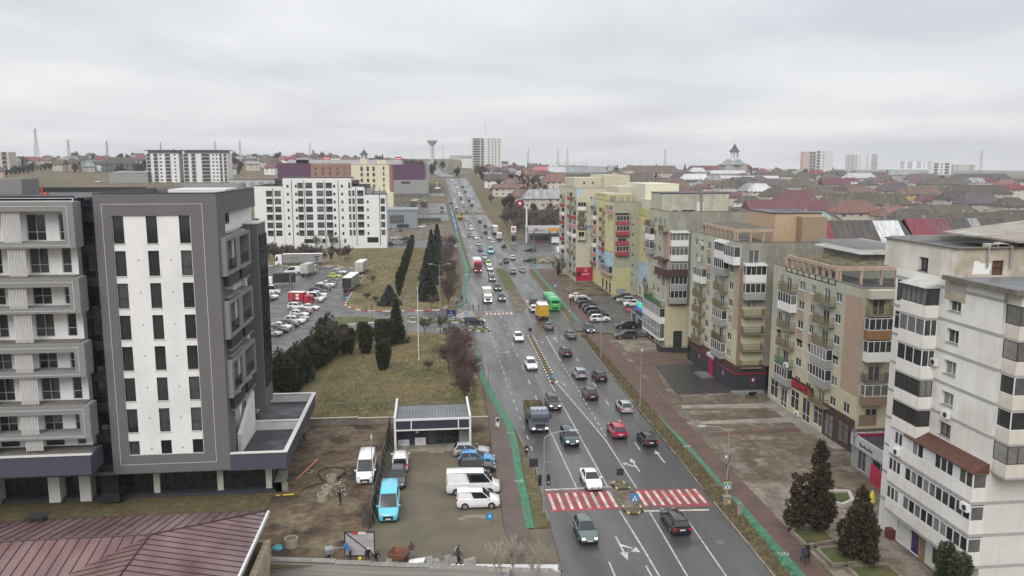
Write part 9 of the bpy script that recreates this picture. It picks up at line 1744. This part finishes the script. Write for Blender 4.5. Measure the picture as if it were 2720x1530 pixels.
# ---------------------------------------------------------------- petrol station
cY=345.0; gz=0.0; a=PY('T',1350,300,cY).x; b=PY('T',1955,300,cY).x; z1=PY('T',1650,270,cY).z; z0=PY('T',1650,330,cY).z
gs_=thing('petrol_station','petrol station canopy with white and orange fascia before the wood','petrol station',((a+b)/2,cY,0),off=True)
MB().box(a,b,cY,cY+14,z0+.3,z1).build('canopy',GPAR,gs_); MB().box(a-.1,b,cY-.12,cY-.001,z0+.2,z1).build('fascia',mat('fascia_grey_white',(0.42,0.42,0.42),0.6,0.05,1),gs_); MB().box(a+(b-a)*.52,b,cY-.16,cY-.121,z0+.1,z1-.15).build('orange_band',mat('orange_fascia',(0.55,0.25,0.02),0.5,0.05,1),gs_); MB().box(a+(b-a)*.24,a+(b-a)*.45,cY-.16,cY-.121,z0+.35,z0+.7).build('fascia_lettering',mat('grey_letters',(0.2,0.2,0.2),0.6,0,1),gs_); q=MB().rod((a+(b-a)*.2,cY-.2,(z0+z1)/2),(a+(b-a)*.2,cY-.13,(z0+z1)/2),.75,None,18).build('emblem',mat('crimson_emblem',(0.22,0.01,0.035),0.5,0.1,1),gs_); MB().rod((a+(b-a)*.2,cY-.24,(z0+z1)/2),(a+(b-a)*.2,cY-.21,(z0+z1)/2),.25,None,12).build('emblem_centre',WHITES,q)
for x in (a+3,a+10,b-3): MB().box(x,x+.5,cY+6,cY+6.5,0,z0+.4).build('canopy_column',GREY_M,gs_)
MB().box(a+2,b+4,cY+18,cY+26,0,3.6).build('shop',GPAR,gs_); MB().box(a+3,b+3,cY+17.9,cY+18,.4,2.8).build('shop_window',GL_D,gs_)
for x in (a+5,a+12): MB().box(x,x+1,cY+6,cY+6.8,0,2.0).build('fuel_pump',KERB_R,gs_)
p=G('T',1110,552); X0,X1=PY('T',1075,400,p.y).x,PY('T',1150,400,p.y).x; zt=PY('T',1110,245,p.y).z; zm=PY('T',1110,345,p.y).z; zd=PY('T',1110,395,p.y).z; ze_=PY('T',1110,490,p.y).z
tt=thing('price_totem','tall petrol price totem with red emblem','sign',(p.x,p.y,0),off=True); MB().box(X0,X1,p.y,p.y+.4,0,zt).build('pylon',GREY_M,tt); MB().box(X0-.05,X1+.05,p.y-.06,p.y,zm,zt).build('emblem_panel',WHITES,tt); q=MB().rod(((X0+X1)/2,p.y-.1,(zm+zt)/2),((X0+X1)/2,p.y-.06,(zm+zt)/2),(X1-X0)*.36,None,18).build('emblem',MT['crimson_emblem'],tt); MB().rod(((X0+X1)/2,p.y-.13,(zm+zt)/2),((X0+X1)/2,p.y-.101,(zm+zt)/2),(X1-X0)*.12,None,10).build('emblem_centre',WHITES,q); MB().box(X0+.1,X1-.1,p.y-.05,p.y,ze_,zd).build('price_display',BLACK,tt)
p=G('P',1030,1052); zt=PY('P',1005,715,p.y).z; ps_=thing('emblem_mast','crook-shaped white mast carrying a big round crimson emblem','sign',(p.x,p.y,0),off=True); MB().rod((p.x,p.y,0),(p.x,p.y,zt-2.5),.42,.34,12).build('mast',WHITE_M,ps_); xe=PY('P',968,690,p.y); q=MB(); pv=Vector((p.x,p.y,zt-2.5))
for i in range(1,7): t=i/6; e_=Vector((p.x+(xe.x+2.2-p.x)*(1-math.cos(t*1.57)),p.y,zt-2.5+(2.9)*math.sin(t*1.57))); q.rod(pv,e_,.34,.30,8,0,False); pv=e_
q.build('crook',WHITE_M,ps_); r_=PY('P',1002,690,p.y).x-xe.x; em=MB().rod((xe.x,p.y-.5,xe.z),(xe.x,p.y+.3,xe.z),r_,None,26).build('emblem_disc',MT['crimson_emblem'],ps_); MB().rod((xe.x,p.y-.56,xe.z),(xe.x,p.y-.501,xe.z),r_*.26,None,14).build('emblem_centre',mat('lit_white_disc',(0.9,0.9,0.88),0.4,0,1,emit=0.4),em)
for i in range(14): t=6.283*i/14; MB().poly([(xe.x+r_*.45*math.cos(t-.04),p.y-.51,xe.z+r_*.45*math.sin(t-.04)),(xe.x+r_*.93*math.cos(t-.02),p.y-.51,xe.z+r_*.93*math.sin(t-.02)),(xe.x+r_*.93*math.cos(t+.02),p.y-.51,xe.z+r_*.93*math.sin(t+.02)),(xe.x+r_*.45*math.cos(t+.04),p.y-.51,xe.z+r_*.45*math.sin(t+.04))]).build('emblem_ray',mat('pink_ray',(0.40,0.12,0.14),0.5,0,1),em)
# store pylon sign by the hill road, traffic light gantry, barrier, road works pipes
p=G('f',2480,715); st=thing('store_pylon','dark pylon sign with white arrow beside the hill road','sign',(p.x,p.y,p.z),off=True); A_=lambda x,y: PY('f',x,y,p.y)
MB().box(A_(2440,600).x,A_(2520,600).x,p.y,p.y+.5,A_(2480,640).z,A_(2480,575).z).build('panel',DARK_M,st)
for x in (2475,2505): MB().box(A_(x,600).x-.15,A_(x,600).x+.15,p.y+.1,p.y+.4,p.z-.5,A_(2480,640).z).build('leg',DARK_M,st)
MB().box(A_(2440,645).x,A_(2520,645).x,p.y-.2,p.y,A_(2480,650).z,A_(2480,630).z).build('arrow_panel',WHITES,st); MB().box(A_(2462,600).x,A_(2470,600).x,p.y-.05,p.y,A_(2480,620).z,A_(2480,590).z).box(A_(2485,600).x,A_(2493,600).x,p.y-.05,p.y,A_(2480,620).z,A_(2480,590).z).build('panel_print',WHITES,st); MB().box(A_(2450,570).x,A_(2490,570).x,p.y,p.y+.5,A_(2480,575).z,A_(2480,562).z).build('yellow_cap',YELS,st)
p=G('T',360,725); zt=PY('T',360,405,p.y).z; gn=thing('traffic_gantry','traffic signal gantry reaching over the left carriageway','traffic light',(p.x,p.y,p.z),off=True); xe_=PY('T',690,410,p.y).x
MB().rod((p.x,p.y,p.z),(p.x,p.y,zt+1.5),.14,.1,8).build('mast',POLE,gn); MB().rod((p.x,p.y,zt),(xe_,p.y,zt),.08,None,6).build('arm',POLE,gn)
for x in (465,597): X_=PY('T',x,460,p.y).x; t=MB().box(X_-.18,X_+.18,p.y-.25,p.y-.1,zt-1.3,zt-.1).build('traffic_signal',BLACK,gn); MB().rod((X_,p.y-.28,zt-.35),(X_,p.y-.26,zt-.35),.1,None,8).build('signal_lens',KERB_R,t)
p=G('T',1420,1000); tl=thing('traffic_light','traffic light showing green at the petrol station corner','traffic light',(p.x+.6,p.y-.3,.1)); MB().rod((0,0,0),(0,0,3.6),.07,None,6).build('post',POLE,tl,world=False); MB().box(-.16,.16,-.2,.0,2.5,3.5).build('signal_head',BLACK,tl,world=False); MB().rod((0,-.21,2.68),(0,-.2,2.68),.1,None,10).build('green_lens',mat('green_light',(0.02,0.6,0.35),0.4,0,1,emit=2.0),tl,world=False)
PIPE=mat('blue_pipe',(0.07,0.26,0.42),0.5,0.1,2)
for i,(x0,y0,x1,y1) in enumerate(((1885,690,1903,755),(1905,765,1918,810),(1918,815,1928,860))):
 a_,b_=G('K',x0,y0),G('K',x1,y1); o=thing('water_pipe','thick blue pipe laid along the left sidewalk uphill',
'pipe',(a_.x,a_.y,a_.z),group='blue pipes along the sidewalk'); d_=b_-a_; MB().rod((0,0,.55),(d_.x,d_.y,d_.z+.55),.5,None,10,0,True).build('pipe_body',PIPE,o,world=False); MB().rod((0,0,.55),(d_.x*.06,d_.y*.06,.55+d_.z*.06),.6,None,10).build('collar',DARK_M,o,world=False)
p=G('K',1960,760); o=thing('excavator','yellow road works machine beside the blue pipes','excavator',(p.x,p.y,p.z),R(80)); MB().box(-1.8,1.8,-1.2,1.2,.1,.8).build('tracks',BLACK,o,world=False); MB().box(-1.6,1.2,-1.1,1.1,.8,1.8).build('body',mat('machine_yellow',(0.50,0.30,0.03),0.5,0.15,1),o,world=False); MB().box(.0,1.3,-1.0,.0,1.8,2.9).build('cabin',CGL,o,world=False); MB().rod((1.2,.4,1.6),(3.2,.4,3.2),.2,.16,6).rod((3.2,.4,3.2),(4.2,.4,1.2),.15,.12,6).build('boom',MT['machine_yellow'],o,world=False); MB().prism([(3.9,.0),(4.6,.0),(4.6,.8),(3.9,.8)],.5,1.2).build('bucket',DARK_M,o,world=False)
for i in range(9):
 p=G('K',1940+i*7,600+i*28); q_=p.x; o=thing('work_barrier','dark barrier plate beside the road works',
'barrier',(p.x,p.y,p.z),group='road works barriers'); MB().box(-.15,.15,-.1,.1,0,1.4).build('plate',KERB_R,o,world=False); MB().box(-.3,.3,-.2,.2,0,.12).build('foot',BLACK,o,world=False)
for i in range(13): p=G('K',1605+i*15.5,790-(i%2)); plant('cyp',p.x,p.y,.42,'small dark cypress in the showroom hedge','shrub','cypress',group='showroom cypress hedge')
p=G('T',1880,540); o=thing('white_shelter','white box trailer behind the petrol station shrubs','trailer',(p.x,p.y+3,0)); MB().box(-4,3.5,-1,1.2,.6,3.0).build('box',WBOX,o,world=False); MB().box(-4.05,3.55,-1.05,1.25,3.0,3.1).build('roof',WBOX,o,world=False); axles(o,[-2,2],2.2,.35)
roofpx('T',1830,1960,615,660,[('W',1)],2.6,W_WHT,5,(0,0),'little white gabled hut beside the cream yellow block')
# ---------------------------------------------------------------- haze
hz=MB().box(-3400,3700,-350,6600,-8,175).build('haze',None); hz.data.materials.clear()
hm=bpy.data.materials.new('haze_air'); hm.use_nodes=True; t=hm.node_tree; t.nodes.clear(); ou=t.nodes.new('ShaderNodeOutputMaterial'); pv=t.nodes.new('ShaderNodeVolumePrincipled'); pv.inputs['Color'].default_value=(0.86,0.89,0.93,1); pv.inputs['Density'].default_value=HAZE; pv.inputs['Anisotropy'].default_value=0.0
t.links.new(pv.outputs[0],ou.inputs['Volume']); hz.data.materials.append(hm); hz['kind']='stuff'; hz['label']='pale winter haze over the whole town'; hz['category']='haze'
for o in bpy.data.objects:
 if '_off' in o: del o['_off']
